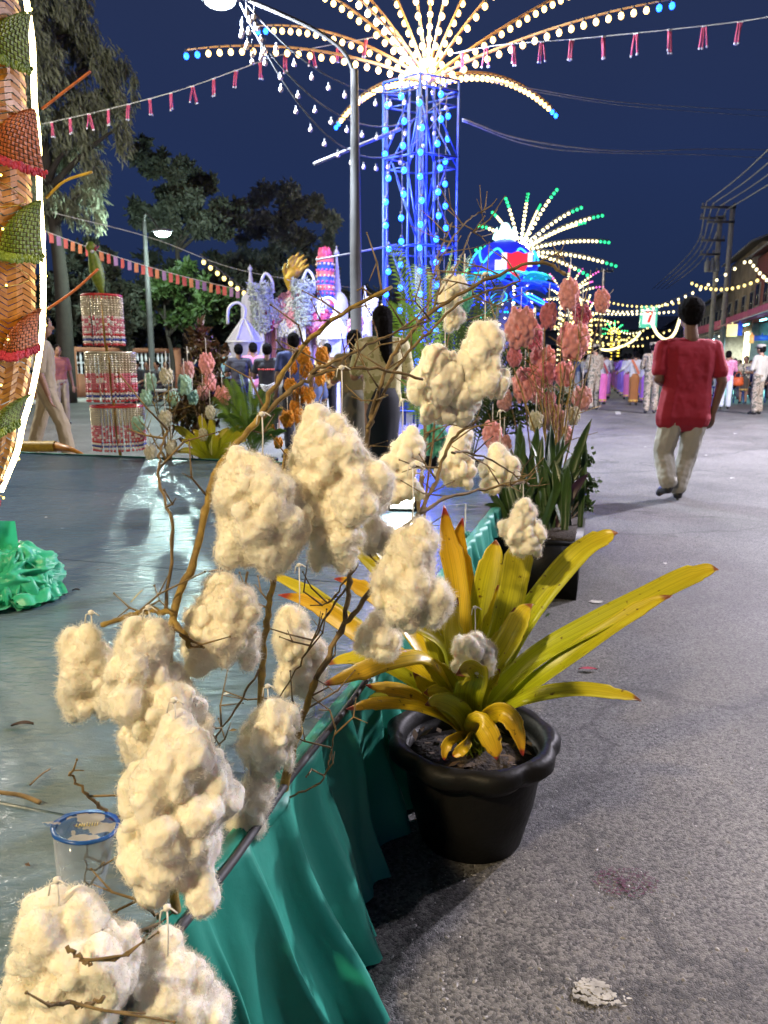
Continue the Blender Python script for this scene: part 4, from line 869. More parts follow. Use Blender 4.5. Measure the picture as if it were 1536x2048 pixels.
def string_mb(a, b, r=.0011):
    q = MB(); a, b = Vector(a), Vector(b); q.tube([a, (a+b)/2 + Vector((.001, 0, 0)), b], r, 5)
    for k in (-1, 1): q.tube([b, b + Vector((.006*k, -.004, .002*k)), b + Vector((.011*k + .003, -.006, -.009 + .006*k))], r*.9, 5)
    q.lathe(b - Vector((0, 0, .004)), [(.001, 0), (.0045, .002), (.0045, .006), (.001, .008)], 8); return q
CW = [ # box in the photo, forward distance, seed, options, where its string is tied (photo row above the wad), label
 ((578,806,788,1062),1.20,1,dict(fingers=5),735,'biggest cream cotton wad in the middle hanging above all others near it'),
 ((426,892,622,1152),1.12,2,dict(top=.5),828,'large smooth cream cotton wad left of the biggest one under the yellow branch'),
 ((612,1000,728,1146),1.17,3,dict(tail=.18),960,'ragged cotton wad with a dangling tail below the biggest wad'),
 ((722,1028,792,1112),1.36,4,{},960,'small shaded cotton wad tucked behind the tailed one'),
 ((742,1034,908,1258),1.08,5,dict(top=.3),930,'tall cone shaped cotton wad hanging in front of the bromeliad leaves'),
 ((706,1214,802,1318),1.30,6,dict(fingers=3),1160,'small knobbly cotton wad just under the tall cone shaped one'),
 ((814,686,966,850),1.55,7,dict(top=.6,fingers=5),560,'wide cotton wad in the upper right with a twig across its face'),
 ((914,640,1026,798),1.52,8,dict(top=.5),548,'tall cotton wad at the upper right overlapping the wide one'),
 ((354,1148,520,1352),1.12,9,dict(top=.45),1090,'cream cotton wad beside the thick yellow branch left of centre'),
 ((112,1246,252,1452),1.06,10,dict(top=.55,fingers=3),1225,'leftmost bumpy cotton wad behind the two long ones'),
 ((190,1232,404,1545),1.00,11,dict(top=.4),1215,'long cotton wad hanging from the broken branch stub on the left'),
 ((222,1430,474,1832),.90,12,dict(top=.42,fingers=5),1400,'longest and heaviest cotton wad hanging down to the cloth edge'),
 ((-30,1796,258,2110),.74,13,dict(top=.55,fingers=4),1760,'cotton wad in the bottom left corner with a dark twig across it'),
 ((216,1886,452,2120),.78,14,dict(top=.45),1815,'cotton wad at the bottom edge against the teal cloth'),
 ((544,1212,652,1405),1.38,15,dict(top=.4),1130,'narrow cotton wad seen behind thin twigs over the clear cup'),
 ((472,1396,598,1560),1.14,16,dict(top=.5,fingers=3),1372,'upper of two cotton wads stacked beside the branch foot'),
 ((450,1548,548,1682),1.12,17,dict(top=.6,fingers=2),1520,'lower of two cotton wads stacked beside the branch foot'),
 ((998,994,1094,1116),1.72,18,dict(top=.3),965,'cotton wad hiding the tip of an upright bromeliad leaf'),
 ((902,1266,998,1352),1.56,19,dict(top=.8,fingers=3),1215,'small square cotton wad resting among the bromeliad leaves'),
 ((958,884,1042,988),2.00,20,dict(top=.35),822,'triangular cotton wad in front of the striped sword leaves'),
 ((868,848,956,978),1.90,21,dict(top=.35),845,'cotton wad glowing from the flood lamp behind it'),
 ((758,850,852,1008),1.75,22,dict(top=.5),800,'shaded cotton wad just right of the biggest one'),
 ((876,548,936,612),2.25,23,dict(top=.6),535,'greyish cotton wad at the very top under the thin twigs'),
 ((888,606,932,662),2.30,24,dict(top=.6,fingers=2),575,'tiny cotton wad between the top grey one and the upper right pair'),
 ((352,1430,430,1560),.99,25,dict(top=.5),1400,'small cotton wad peeking out behind the longest wad'),
 ((560,900,640,1010),1.24,26,dict(top=.6),850,'cotton wad filling the gap between the two large middle wads'),
]
for i, (bx, Y, sd, op, ty, lab) in enumerate(CW):
    cx = (bx[0]+bx[2])/2; k = K(cx, (bx[1]+bx[3])/2, Y); w, h = (bx[2]-bx[0])*k, (bx[3]-bx[1])*k/.985
    top_ = P(cx, bx[1], Y); me = remesh_mesh('tuft', lump_blobs(w*1.03, h*.95, sd*13+1, **op), max(.003, w/52), M['cotton'], 5, ((.05, .022, 1), (.020, .009, 1)), .5)
    co_ = np.empty(len(me.vertices)*3); me.vertices.foreach_get('co', co_); co_ = co_.reshape(-1, 3); lo_, hi_ = co_.min(0), co_.max(0)
    co_[:, 0] = (co_[:, 0]-lo_[0])/(hi_[0]-lo_[0])*w - w/2; co_[:, 2] = (co_[:, 2]-hi_[2])/(hi_[2]-lo_[2])*h; me.vertices.foreach_set('co', co_.ravel()); me.update()
    t = thing('cotton_wad', lab, 'cotton', tuple(top_), 'white cotton wads hung on dry branches')
    mb = MB(); fuzz(mb, me, int((24000 if w*h > .018 else 14000) if Y < 1.45 else 7000), .0088*(.72 if Y < .95 else 1 if Y < 1.4 else .85), sd, 0)
    link('wad', me, t); fo = link('fuzz', mb.mesh('fuzz', M['fuzz'], False), t); fo['kind'] = 'stuff'
    tie = P(cx, ty, Y) - top_; q = string_mb((0, 0, -.02), tie); link('string', q.mesh('string', M['string']), t)

# ------------------------------------------------------------------ dry branches
bark_i = 0
def branch_plant(label, root, limbs, ntw, seed):
    """limbs: (material, r0, r1, [(px, py, Y) ...])"""
    t = thing('dry_branch', label, 'branch', root); r_ = random.Random(seed); tw = MB()
    for (m, r0, r1, pts) in limbs:
        sp_ = spline([P(*p) if len(p) == 3 and abs(p[0]) > 5 else Vector(p) for p in pts], 7); n = len(sp_)
        sp_ = [p + Vector((r_.gauss(0, .0014), r_.gauss(0, .0014), r_.gauss(0, .0014))) for p in sp_]
        q = MB(); q.tube(sp_, [(.84 if m == 'lichen' else .76)*(r0 + (r1-r0)*i/(n-1))*(1+.10*math.sin(i*2.3)+(.25 if i % 7 == 6 else 0)) for i in range(n)], 8); q.build('limb', M[m], t)
        for j in range(max(2, int(ntw*n/30))):
            i = r_.randrange(n//3, n); d = Vector((r_.gauss(0, 1), r_.gauss(0, .6), abs(r_.gauss(.3, .7)))).normalized(); l = r_.uniform(.03, .11); p = sp_[i]; b_ = p + d*l*.5 + Vector((r_.gauss(0, .008), 0, r_.gauss(0, .008))); e_ = p + d*l + Vector((r_.gauss(0, .015), 0, .01))
            tw.tube([p, b_, e_], [.0019, .0015, .0009], 5); tw.ball(e_, .0019, 5, 4); tw.ball(b_, .0021, 5, 4)
            if r_.random() < .6: d2 = (d + Vector((r_.gauss(0, .6), r_.gauss(0, .6), r_.gauss(0, .6)))).normalized(); tw.tube([b_, b_ + d2*l*.45], [.0012, .0007], 5)
    o = tw.build('twigs', M['twig'], t); o['kind'] = 'stuff'; return t
EDGE = lambda a: tuple(S(a, -.015, ST - .02))
branch_plant('dry branch with golden lichen bark arching up from the lower left stub', EDGE(.86), [
  ('lichen', .0085, .0036, [(352,1850,.90),(345,1650,.95),(338,1420,1.02),(345,1235,1.08),(385,1130,1.10),(412,1010,1.12),(442,928,1.14),(520,832,1.17),(570,742,1.2),(648,652,1.24),(782,572,1.3)]),
  ('lichen', .006, .004, [(350,1225,1.08),(300,1222,1.07),(255,1232,1.05),(200,1250,1.03)]),
  ('twig', .0035, .002, [(332,1228,1.08),(345,1062,1.1),(318,965,1.12),(322,905,1.13),(335,860,1.14)]),
  ('twig', .0055, .003, [(520,838,1.17),(585,778,1.2),(640,748,1.23),(740,735,1.28),(845,758,1.33)]),
  ('lichen', .0065, .004, [(345,1240,1.08),(368,1270,1.06),(382,1296,1.05)]),
  ('twig', .004, .002, [(620,745,1.22),(690,715,1.25),(770,672,1.3),(860,640,1.36)]),
  ('twig', .004, .002, [(342,1840,.9),(290,1860,.86),(252,1905,.82),(258,1945,.8)]),
  ('twig', .003, .0015, [(330,1850,.9),(300,1820,.88),(268,1800,.86)])], 5, 2)
branch_plant('dry branch rising from the cloth edge and forking behind the middle cotton', EDGE(1.24), [
  ('lichen', .010, .0065, [(558,1625,1.2),(585,1500,1.22),(602,1440,1.23),(632,1360,1.25)]),
  ('twig', .0065, .004, [(632,1360,1.25),(690,1250,1.27),(742,1180,1.29),(790,1075,1.33),(835,1030,1.38),(872,960,1.45),(905,880,1.5),(960,835,1.55)]),
  ('twig', .006, .004, [(690,1250,1.27),(700,1150,1.3),(705,1060,1.31),(720,960,1.33),(735,870,1.35),(758,780,1.38),(800,690,1.42),(880,612,1.47),(1000,546,1.52),(1085,526,1.55),(1132,550,1.56)]),
  ('twig', .0045, .0025, [(735,860,1.35),(790,740,1.4),(850,672,1.44),(930,600,1.5),(1040,562,1.54)]),
  ('lichen', .007, .005, [(516,1480,1.22),(524,1330,1.23),(536,1230,1.24),(548,1140,1.25),(560,1000,1.26),(575,900,1.27)]),
  ('twig', .005, .003, [(835,1030,1.38),(900,995,1.46),(980,975,1.55),(1050,965,1.66)]),
  ('twig', .0035, .002, [(905,905,1.5),(940,905,1.6),(1000,930,1.65),(1058,970,1.72)]),
  ('twig', .003, .0018, [(872,560,1.6),(880,520,1.75),(910,470,1.9),(950,430,2.0),(972,424,2.05)]),
  ('twig', .003, .0018, [(880,590,1.7),(920,520,1.85),(940,470,1.95),(968,460,2.05)]),
  ('twig', .003, .0018, [(855,640,1.6),(865,560,1.7),(885,490,1.85),(905,445,1.95)]),
  ('twig', .003, .0015, [(700,1160,1.3),(650,1240,1.3),(600,1330,1.29),(540,1420,1.28)]),
  ('twig', .0028, .0012, [(524,1330,1.23),(470,1420,1.2),(430,1480,1.18),(405,1540,1.17)]),
  ('twig', .0028, .0012, [(494,1140,1.2),(500,1220,1.21),(520,1300,1.23)]),
  ('twig', .0028, .0012, [(715,1130,1.3),(662,1200,1.3),(620,1215,1.28)]),
  ('twig', .0028, .0012, [(560,1600,1.2),(640,1565,1.2),(660,1510,1.22),(672,1460,1.23)])], 7, 5)
branch_plant('thin broken twig branch lying at the lower left over the clear cup', EDGE(1.0), [
  ('twig', .0035, .002, [(232,1640,1.0),(195,1610,.98),(165,1580,.96),(138,1545,.95)]),
  ('twig', .003, .0015, [(215,1645,.99),(205,1700,.96),(215,1720,.95),(178,1770,.94),(172,1710,.93)]),
  ('twig', .006, .004, [(262,1665,1.02),(230,1650,1.0),(208,1640,.99)]),
  ('twig', .0032, .002, [(205,1998,.66),(172,2010,.655),(135,2005,.65),(92,2010,.645)]),
  ('twig', .003, .002, [(135,1895,.68),(160,1915,.675),(182,1930,.67)])], 2, 8)

# ------------------------------------------------------------------ bromeliad in a black scalloped pot
pc = Vector((.215, 1.68, 0)); pot = thing('flower_pot', 'black plastic pot with scalloped rim standing on the asphalt', 'flower pot', tuple(pc))
q = MB(); q.lathe(pc, [(.118, .0), (.125, .004), (.15, .10), (.166, .20), (.170, .232), (.163, .236), (.156, .20), (.14, .12)], 40); q.build('body', M['plastic'], pot)
q = MB(); wob = lambda a, i: (.08*abs(math.cos(4.5*a))-.045 + .015*math.sin(3*a))*(i in (0, 1, 2, 3, 4))*(.6 if i in (0, 4) else 1); q.lathe(pc, [(.172, .222), (.184, .215), (.205, .238), (.206, .262), (.190, .276), (.170, .268), (.163, .235)], 72, wob=wob, close=False); q.build('rim', M['plastic'], pot)
q = MB(); q.lathe(pc, [(.155, .19), (.155, .205), (.07, .225), (.0, .23)], 24, wob=lambda a, i: .06*math.sin(5*a+i)); q.build('soil', M['soil'], pot)
def leaf_mat(name, c, tip):
    m, n, L, b = node_mat(name); at_ = n.new('ShaderNodeAttribute'); at_.attribute_name = 'along'; t = n.new('ShaderNodeTexCoord')
    z = n.new('ShaderNodeTexNoise'); z.inputs['Scale'].default_value = 14; z.inputs['Detail'].default_value = 6; L.new(t.outputs['Object'], z.inputs['Vector'])
    ad = n.new('ShaderNodeMath'); ad.operation = 'MULTIPLY_ADD'; ad.inputs[1].default_value = .10; L.new(z.outputs[0], ad.inputs[0]); L.new(at_.outputs['Fac'], ad.inputs[2])
    r = n.new('ShaderNodeValToRGB'); r.color_ramp.elements[0].color = c[0]+(1,); r.color_ramp.elements[0].position = .1; r.color_ramp.elements[1].color = tip+(1,); r.color_ramp.elements[1].position = 1.0
    for p_, q_ in ((.45, c[1]), (.93, c[2]), (1.0, c[2])): e_ = r.color_ramp.elements.new(min(p_, .97)); e_.color = q_+(1,)
    L.new(ad.outputs[0], r.inputs[0])
    z2 = n.new('ShaderNodeTexNoise'); z2.inputs['Scale'].default_value = 55; z2.inputs['Detail'].default_value = 4; L.new(t.outputs['Object'], z2.inputs['Vector'])
    sp = n.new('ShaderNodeMapRange'); sp.inputs[1].default_value = .66; sp.inputs[2].default_value = .74; L.new(z2.outputs[0], sp.inputs[0])
    mx = n.new('ShaderNodeMix'); mx.data_type = 'RGBA'; mx.inputs[7].default_value = (.10, .045, .012, 1); L.new(sp.outputs[0], mx.inputs[0])
    ac_ = n.new('ShaderNodeAttribute'); ac_.attribute_name = 'across'; cx_ = n.new('ShaderNodeCombineXYZ'); m1 = n.new('ShaderNodeMath'); m1.operation = 'MULTIPLY'; m1.inputs[1].default_value = 9; L.new(ac_.outputs['Fac'], m1.inputs[0]); L.new(m1.outputs[0], cx_.inputs[0]); L.new(at_.outputs['Fac'], cx_.inputs[1])
    vn = n.new('ShaderNodeTexNoise'); vn.inputs['Scale'].default_value = 1.3; vn.inputs['Detail'].default_value = 4; L.new(cx_.outputs[0], vn.inputs['Vector']); vr = n.new('ShaderNodeMapRange'); vr.inputs[1].default_value = .3; vr.inputs[2].default_value = .7; vr.inputs[3].default_value = .62; vr.inputs[4].default_value = 1.15; L.new(vn.outputs[0], vr.inputs[0])
    vm = n.new('ShaderNodeMix'); vm.data_type = 'RGBA'; vm.blend_type = 'MULTIPLY'; vm.inputs[0].default_value = 1; L.new(r.outputs[0], vm.inputs[6]); L.new(vr.outputs[0], vm.inputs[7]); L.new(vm.outputs[2], mx.inputs[6]); L.new(mx.outputs[2], b.inputs['Base Color'])
    b.inputs['Roughness'].default_value = .34
    w = n.new('ShaderNodeTexNoise'); w.inputs['Scale'].default_value = 90; L.new(t.outputs['Object'], w.inputs['Vector']); bp = n.new('ShaderNodeBump'); bp.inputs['Strength'].default_value = .15; bp.inputs['Distance'].default_value = .002; L.new(w.outputs[0], bp.inputs['Height']); L.new(bp.outputs[0], b.inputs['Normal'])
    tl = n.new('ShaderNodeBsdfTranslucent'); ms = n.new('ShaderNodeMixShader'); ms.inputs[0].default_value = .22; L.new(mx.outputs[2], tl.inputs[0]); L.new(b.outputs[0], ms.inputs[1]); L.new(tl.outputs[0], ms.inputs[2]); L.new(ms.outputs[0], n['Material Output'].inputs[0])
    return m
brom_m = leaf_mat('bromeliad_leaf', ((.16, .22, .012), (.52, .57, .022), (.72, .58, .03)), (.34, .12, .04))
brom_o = leaf_mat('bromeliad_orange_leaf', ((.30, .29, .012), (.76, .58, .02), (.78, .46, .025)), (.45, .06, .04))
sans_m = leaf_mat('sword_leaf', ((.035, .08, .02), (.06, .12, .025), (.05, .10, .025)), (.09, .12, .03))
def strap(name, pts, w, m, parent, up=None, n=16, cup=.3, tipw=.15, fold=0, twist=0, tipstart=.78, thick=.0016):
    sp_ = spline(pts, 8); k = len(sp_); V = []; al = []; ac = []; nv = 9
    for i, p in enumerate(sp_):
        t = i/(k-1); T = (sp_[min(i+1, k-1)] - sp_[max(i-1, 0)]).normalized(); u = Vector(up) if up else Vector((0, -.35, 1)); sd = T.cross(u)
        sd = sd.normalized() if sd.length > 1e-3 else Vector((1, 0, 0)); nn = sd.cross(T).normalized()
        if twist: c_, s_ = math.cos(twist*t), math.sin(twist*t); sd, nn = sd*c_ + nn*s_, nn*c_ - sd*s_
        ww = w*(.72+.28*min(1, t/.4))*(1 if t < tipstart else max(tipw*.15, (1-((t-tipstart)/(1-tipstart))**1.6)*(1-tipw)+tipw*.15)); ww *= 1+.03*math.sin(9*t*3+w*900)
        for j in range(nv):
            s = -1+2*j/(nv-1); c_ = cup*(1+1.2*(t > .85)*(t-.85)/.15); V.append(p + sd*ww*.5*s + nn*(ww*.5*c_*(abs(s)**1.6) + fold*ww*(.03 if j == nv//2 else 0) + .012*ww*math.sin(5*s+22*t))); al.append(t); ac.append(s)
    q = MB(); q.grid(V, k, nv); o = q.build(name, m, parent); a_ = o.data.attributes.new('along', 'FLOAT', 'POINT'); a_.data.foreach_set('value', al); a_ = o.data.attributes.new('across', 'FLOAT', 'POINT'); a_.data.foreach_set('value', ac)
    md = o.modifiers.new('thickness', 'SOLIDIFY'); md.thickness = thick; md.offset = 0; return o
brom = thing('bromeliad', 'large yellow green bromeliad with rust tipped strap leaves in the black pot', 'plant', tuple(pc + Vector((0, 0, .2))))
ctr = (935, 1440, 1.66)
BL = [ # path (px, py, Y), width in photo pixels, orange?, cup
 ([(955,1420,1.62),(1060,1330,1.64),(1200,1248,1.66),(1330,1182,1.68),(1405,1148,1.69),(1438,1140,1.69)], 58, 0, .45),
 ([(960,1440,1.60),(1080,1360,1.61),(1190,1280,1.62),(1290,1215,1.63),(1345,1192,1.63)], 44, 0, .4),
 ([(960,1400,1.66),(1020,1290,1.74),(1085,1195,1.80),(1160,1110,1.84),(1212,1078,1.86),(1236,1066,1.86)], 56, 0, .4),
 ([(950,1390,1.70),(1000,1280,1.75),(1024,1180,1.78),(1042,1080,1.80),(1048,1040,1.81)], 60, 0, .25),
 ([(940,1390,1.72),(955,1280,1.80),(972,1170,1.84),(986,1110,1.86),(992,1080,1.87)], 56, 0, .3),
 ([(930,1380,1.70),(922,1270,1.76),(912,1160,1.80),(895,1070,1.82),(888,1012,1.80)], 48, 1, .35),
 ([(935,1385,1.74),(935,1280,1.82),(925,1170,1.86),(915,1090,1.84),(925,1036,1.80)], 50, 1, .35),
 ([(950,1420,1.60),(985,1350,1.60),(1020,1290,1.60),(1048,1235,1.60),(1066,1208,1.60)], 56, 0, .5),
 ([(958,1436,1.60),(1050,1405,1.56),(1140,1385,1.54),(1230,1392,1.53),(1282,1402,1.53)], 42, 0, .5),
 ([(945,1450,1.58),(985,1425,1.52),(1015,1430,1.49),(1035,1465,1.47),(1046,1512,1.47)], 40, 1, .5),
 ([(935,1455,1.57),(955,1445,1.50),(975,1465,1.47),(990,1500,1.46),(994,1520,1.46)], 46, 1, -.4),
 ([(915,1425,1.60),(888,1345,1.56),(845,1308,1.52),(780,1315,1.48),(700,1345,1.45),(640,1370,1.43)], 54, 1, -.35),
 ([(905,1450,1.58),(865,1418,1.54),(800,1402,1.51),(740,1405,1.48),(692,1418,1.47)], 38, 1, -.3),
 ([(905,1440,1.62),(870,1410,1.58),(820,1380,1.55),(770,1372,1.53),(732,1370,1.52)], 44, 1, -.3),
 ([(900,1410,1.72),(800,1330,1.78),(700,1250,1.82),(600,1180,1.84),(516,1142,1.85)], 46, 0, .35),
 ([(900,1420,1.68),(820,1340,1.72),(720,1275,1.75),(630,1215,1.76),(556,1190,1.76)], 58, 1, .35),
 ([(905,1400,1.74),(840,1290,1.82),(770,1215,1.86),(710,1175,1.88),(668,1158,1.88)], 50, 1, .35),
 ([(910,1395,1.76),(850,1270,1.88),(780,1170,1.94),(715,1100,1.98),(660,1060,2.0)], 46, 0, .3),
 ([(905,1390,1.78),(860,1260,1.90),(800,1160,1.96),(750,1090,2.0),(700,1050,2.0)], 42, 0, .3),
 ([(925,1435,1.58),(935,1390,1.55),(945,1355,1.53),(935,1338,1.50),(912,1350,1.48)], 62, 0, .5),
 ([(920,1430,1.62),(880,1390,1.60),(850,1370,1.58),(826,1345,1.57)], 38, 0, .5),
 ([(925,1440,1.60),(900,1410,1.57),(870,1385,1.55),(848,1385,1.54)], 46, 0, .5),
 ([(915,1400,1.70),(885,1320,1.74),(862,1250,1.78),(850,1200,1.8)], 46, 0, .4),
 ([(925,1400,1.68),(900,1320,1.70),(885,1250,1.72),(880,1190,1.73)], 44, 0, .4),
 ([(940,1395,1.72),(965,1310,1.76),(990,1230,1.80),(996,1170,1.82)], 46, 0, .4),
 ([(925,1420,1.66),(905,1340,1.68),(880,1290,1.68),(835,1262,1.67),(800,1262,1.66)], 44, 0, .4),
 ([(930,1410,1.66),(915,1320,1.66),(905,1250,1.67),(915,1195,1.67)], 40, 0, .4),
 ([(940,1400,1.68),(975,1330,1.70),(1010,1270,1.73),(1030,1215,1.75)], 44, 0, .4),
 ([(905,1420,1.64),(830,1370,1.64),(760,1330,1.63),(700,1320,1.62),(655,1330,1.61)], 44, 0, .3),
 ([(900,1430,1.66),(820,1390,1.68),(745,1385,1.68),(700,1400,1.68)], 40, 0, .3),
 ([(925,1440,1.60),(905,1380,1.58),(870,1335,1.57),(838,1318,1.56)], 44, 0, .45),
 ([(940,1430,1.60),(960,1380,1.58),(985,1350,1.57),(1000,1338,1.56)], 40, 0, .45),
 ([(935,1450,1.57),(920,1420,1.54),(880,1400,1.52),(850,1410,1.51)], 40, 0, .4),
 ([(915,1460,1.57),(900,1480,1.54),(890,1500,1.52),(888,1520,1.52)], 22, 1, .5),
 ([(925,1462,1.56),(930,1490,1.53),(915,1505,1.52),(905,1512,1.52)], 24, 1, .5)]
for i, (pts, w, orange, cup) in enumerate(BL):
    k = K(*pts[len(pts)//2]); P_ = [P(*p) for p in pts]; root_ = pc + Vector((.012*math.cos(i*2.4), .012*math.sin(i*2.4), .205)); P_[0] = P_[0]*.45 + (root_ + Vector((0, 0, .05)))*.55
    vert = abs(pts[-1][0]-pts[0][0]) < 110; strap('leaf', [root_] + P_, w*k*.95, brom_o if orange else brom_m, brom, up=(0, -1, .25) if vert else None, cup=cup, tipw=.26, tipstart=.8 if not vert else .74)
q = MB(); r_ = random.Random(6)
for k2 in range(40):
    w = r_.uniform(0, 6.28); rad = r_.uniform(.05, .15); p = pc + Vector((rad*math.cos(w), rad*math.sin(w), .225)); d = Vector((r_.gauss(0, 1), r_.gauss(0, 1), .25)).normalized()*r_.uniform(.02, .05); s_ = d.cross(Vector((0, 0, 1))).normalized()*.008
    q.add([tuple(v) for v in (p, p+d*.5+s_, p+d, p+d*.5-s_)], [(0, 1, 2, 3)])
q.build('litter', mat('dry_leaf', (.09, .055, .025), .8, vscale=30), pot)['kind'] = 'stuff'

# ------------------------------------------------------------------ sword leaf planter and shrub beside the stage
bc = G(1070, 1125); bc = S(4.15, .24); pb = thing('planter_box', 'black planter box on the road against the teal skirt', 'planter', tuple(bc))
q = MB(); q.box(bc + Vector((0, 0, .14)), (.40, .62, .28), SROT); q.build('box', M['plastic'], pb)
q = MB(); q.box(bc + Vector((0, 0, .285)), (.43, .65, .02), SROT); q.build('rim', M['plastic'], pb); q = MB(); q.box(bc + Vector((0, 0, .292)), (.36, .58, .03), SROT); q.build('soil', M['soil'], pb)
sv = thing('sword_plant', 'dark green sword leaved plant standing in the black planter box', 'plant', tuple(bc + Vector((0, 0, .3))))
r_ = random.Random(12)
for (tx, ty, Yt, w) in [(1184,836,4.05,24),(1150,905,4.1,22),(1120,880,4.2,26),(1096,860,4.25,26),(1076,850,4.3,24),(1060,880,4.2,26),(1040,840,4.35,24),(1020,900,4.2,24),(1000,880,4.3,22),(985,930,4.1,20),(975,985,3.95,18),(968,1010,3.9,18),(1135,930,4.0,24),(1108,920,4.0,26),(1085,930,3.95,26),(1050,930,3.95,26),(1030,950,3.95,22),(1165,935,4.0,20),(1010,960,3.95,20),(1128,865,4.35,20),(1142,880,4.1,18),(1102,845,4.3,20),(1085,870,4.1,20),(1068,905,4.05,20),(1048,870,4.1,18),(1030,880,4.2,20),(1015,935,4.0,18),(1120,945,3.95,20),(1150,960,3.95,18),(1095,960,3.9,22),(1070,965,3.9,20),(1040,985,3.85,18),(995,930,4.0,18),(1172,880,4.2,16)]:
    tip = P(tx, ty, Yt); root_ = bc + Vector((r_.uniform(-.13, .13) + (tip.x-bc.x)*.25, r_.uniform(-.15, .15), .28)); strap('leaf', [root_, root_*.62+tip*.38 + Vector((0, 0, .04)), root_*.25+tip*.75 + Vector((0, 0, .03)), tip], w*K(tx, ty, Yt)*.82, sans_m, sv, up=(r_.uniform(-.5, .5), -1, .2), cup=.35, tipw=.02, tipstart=.5)
for (tx, ty) in ((1172,955),(1160,975),(1178,945)):
    tip = P(tx, ty, 3.95); root_ = bc + Vector((.05, -.05, .28)); strap('leaf', [root_, root_*.5+tip*.5 + Vector((0, 0, .05)), tip], .05, cm((.035, .012, .025), .4), sv, up=(0, -1, .3), cup=.3, tipw=.05, tipstart=.55)
sb = thing('leafy_shrub', 'small round leaved shrub at the right end of the planter box', 'shrub', tuple(bc + Vector((.14, .1, .3))))
q = MB(); blobs = [(P(x, y, 4.25), (r*K(x, y, 4.25),)*3) for x, y, r in ((1165,920,26),(1178,970,22),(1150,1000,26),(1170,1010,18),(1150,950,26))]
q.add(*leaf_quads(in_blobs(blobs, 520, 3, .3), .035, None, wid=.75, seed=5)); q.build('leaves', M['leaf_mid'], sb, smooth=False)
q = MB()
for b_ in blobs: q.tube([bc + Vector((.14, .1, .28)), (bc + Vector((.14, .1, .28)))*.4 + b_[0]*.6, b_[0]], .005, 5)
q.build('stems', M['twig'], sb)

sg_ = thing('leafy_shrub', 'loose green shrub filling in behind the pink cotton stems', 'shrub', tuple(S(5.7, .1, .3)))
q = MB(); blobs = [(P(x, y, 5.9), (r*K(x, y, 5.9),)*3) for x, y, r in ((1010,760,50),(1070,810,45),(1000,840,50),(1120,800,30),(960,790,40),(1040,720,40))]
q.add(*leaf_quads(in_blobs(blobs, 1100, 31, .2), .09, None, wid=.3, seed=32)); q.build('leaves', M['leaf_mid'], sg_, smooth=False)
q = MB(); [q.tube([S(5.7, .1, .02), S(5.7, .1, .02)*.4+b_[0]*.6, b_[0]], .006, 5) for b_ in blobs]; q.build('stems', M['twig'], sg_)
# ------------------------------------------------------------------ palms
def palm(label, base, tips, w=.13, m=None, nl=26):
    t = thing('areca_palm', label, 'palm', tuple(base)); b = Vector(base)
    for tip, lift in tips:
        mid = (b+tip)/2 + Vector((0, 0, lift)); pts = bez(b, mid, tip, 20); q = MB(); q.tube(pts, [.006-.00025*i for i in range(20)], 5)
        for j in range(5*0+4, 20):
            for h in (0, .5):
                f = min(j+h, 18.99); i0 = int(f); p = pts[i0]*(1-(f-i0)) + pts[i0+1]*(f-i0); T = (pts[min(i0+1, 19)]-pts[i0]).normalized(); sd = T.cross(Vector((0, 0, 1))).normalized(); nn = sd.cross(T)
                L_ = w*(1.0 if j < 15 else 1-.5*(j-15)/5)*(.55+.45*min(1, (j-3)/4))
                for s in (-1, 1):
                    d = (sd*s*.8 + T*.65 + nn*.15).normalized(); e_ = p + d*L_ - Vector((0, 0, L_*.28)); m_ = p + d*L_*.5 + nn*.004; ww = T*.0075*(L_/.13); q.add([tuple(v) for v in (p-ww*.5, p+ww*.5, m_+ww, e_, m_-ww)], [(0, 1, 2, 3, 4)])
        q.build('frond', m or M['leaf_palm'], t, smooth=False)
    return t
gpn = lambda x, Y: Vector(gp(x, Y))
pb_ = gpn(862, 7.9) + Vector((0, 0, .3))
palm('tall areca palm with arching fronds behind the upper right cotton', pb_, [(P(x, y, Yt), l) for x, y, Yt, l in ((788,500,7.6,.35),(795,610,7.3,.5),(800,655,7.2,.45),(840,540,8.1,.4),(905,505,7.9,.3),(805,745,7.2,.35),(955,560,7.7,.3),(985,610,7.5,.4),(825,790,7.0,.3),(880,555,8.5,.3),(990,680,7.1,.4),(930,520,8.6,.3))], .24)
pb2 = gpn(945, 6.2) + Vector((0, 0, .3))
palm('broad dark palm between the top cotton and the pink cotton', pb2, [(P(x, y, Yt), l) for x, y, Yt, l in ((900,640,6.0,.3),(1010,585,6.2,.3),(980,560,6.6,.3),(1040,690,5.8,.3),(940,600,6.4,.2),(870,730,5.6,.3),(1020,770,5.4,.3))], .2, M['leaf_mid'])
pb3 = gpn(500, 6.4) + Vector((0, 0, .35))
palm('bushy bright green palm by the pink cotton on the left', pb3, [(P(x, y, Yt), l) for x, y, Yt, l in ((460,765,6.2,.12),(480,755,6.4,.1),(505,762,6.4,.1),(440,800,6.0,.12),(530,785,6.2,.12),(455,830,5.9,.1),(545,820,6.0,.12),(490,790,6.0,.08),(520,830,5.9,.1),(550,860,6.0,.1))], .14)
def pot2(label, c, r, h, m=None):
    t = thing('flower_pot', label, 'flower pot', tuple(c)); q = MB(); q.lathe(c, [(r*.72, 0), (r*.78, h*.1), (r, h*.9), (r*1.08, h*.92), (r*1.08, h), (r*.94, h), (r*.9, h*.85)], 20); q.build('body', m or M['plastic'], t)
    q = MB(); q.lathe(c, [(r*.9, h*.8), (r*.9, h*.86), (.0, h*.9)], 16); q.build('soil', M['soil'], t)
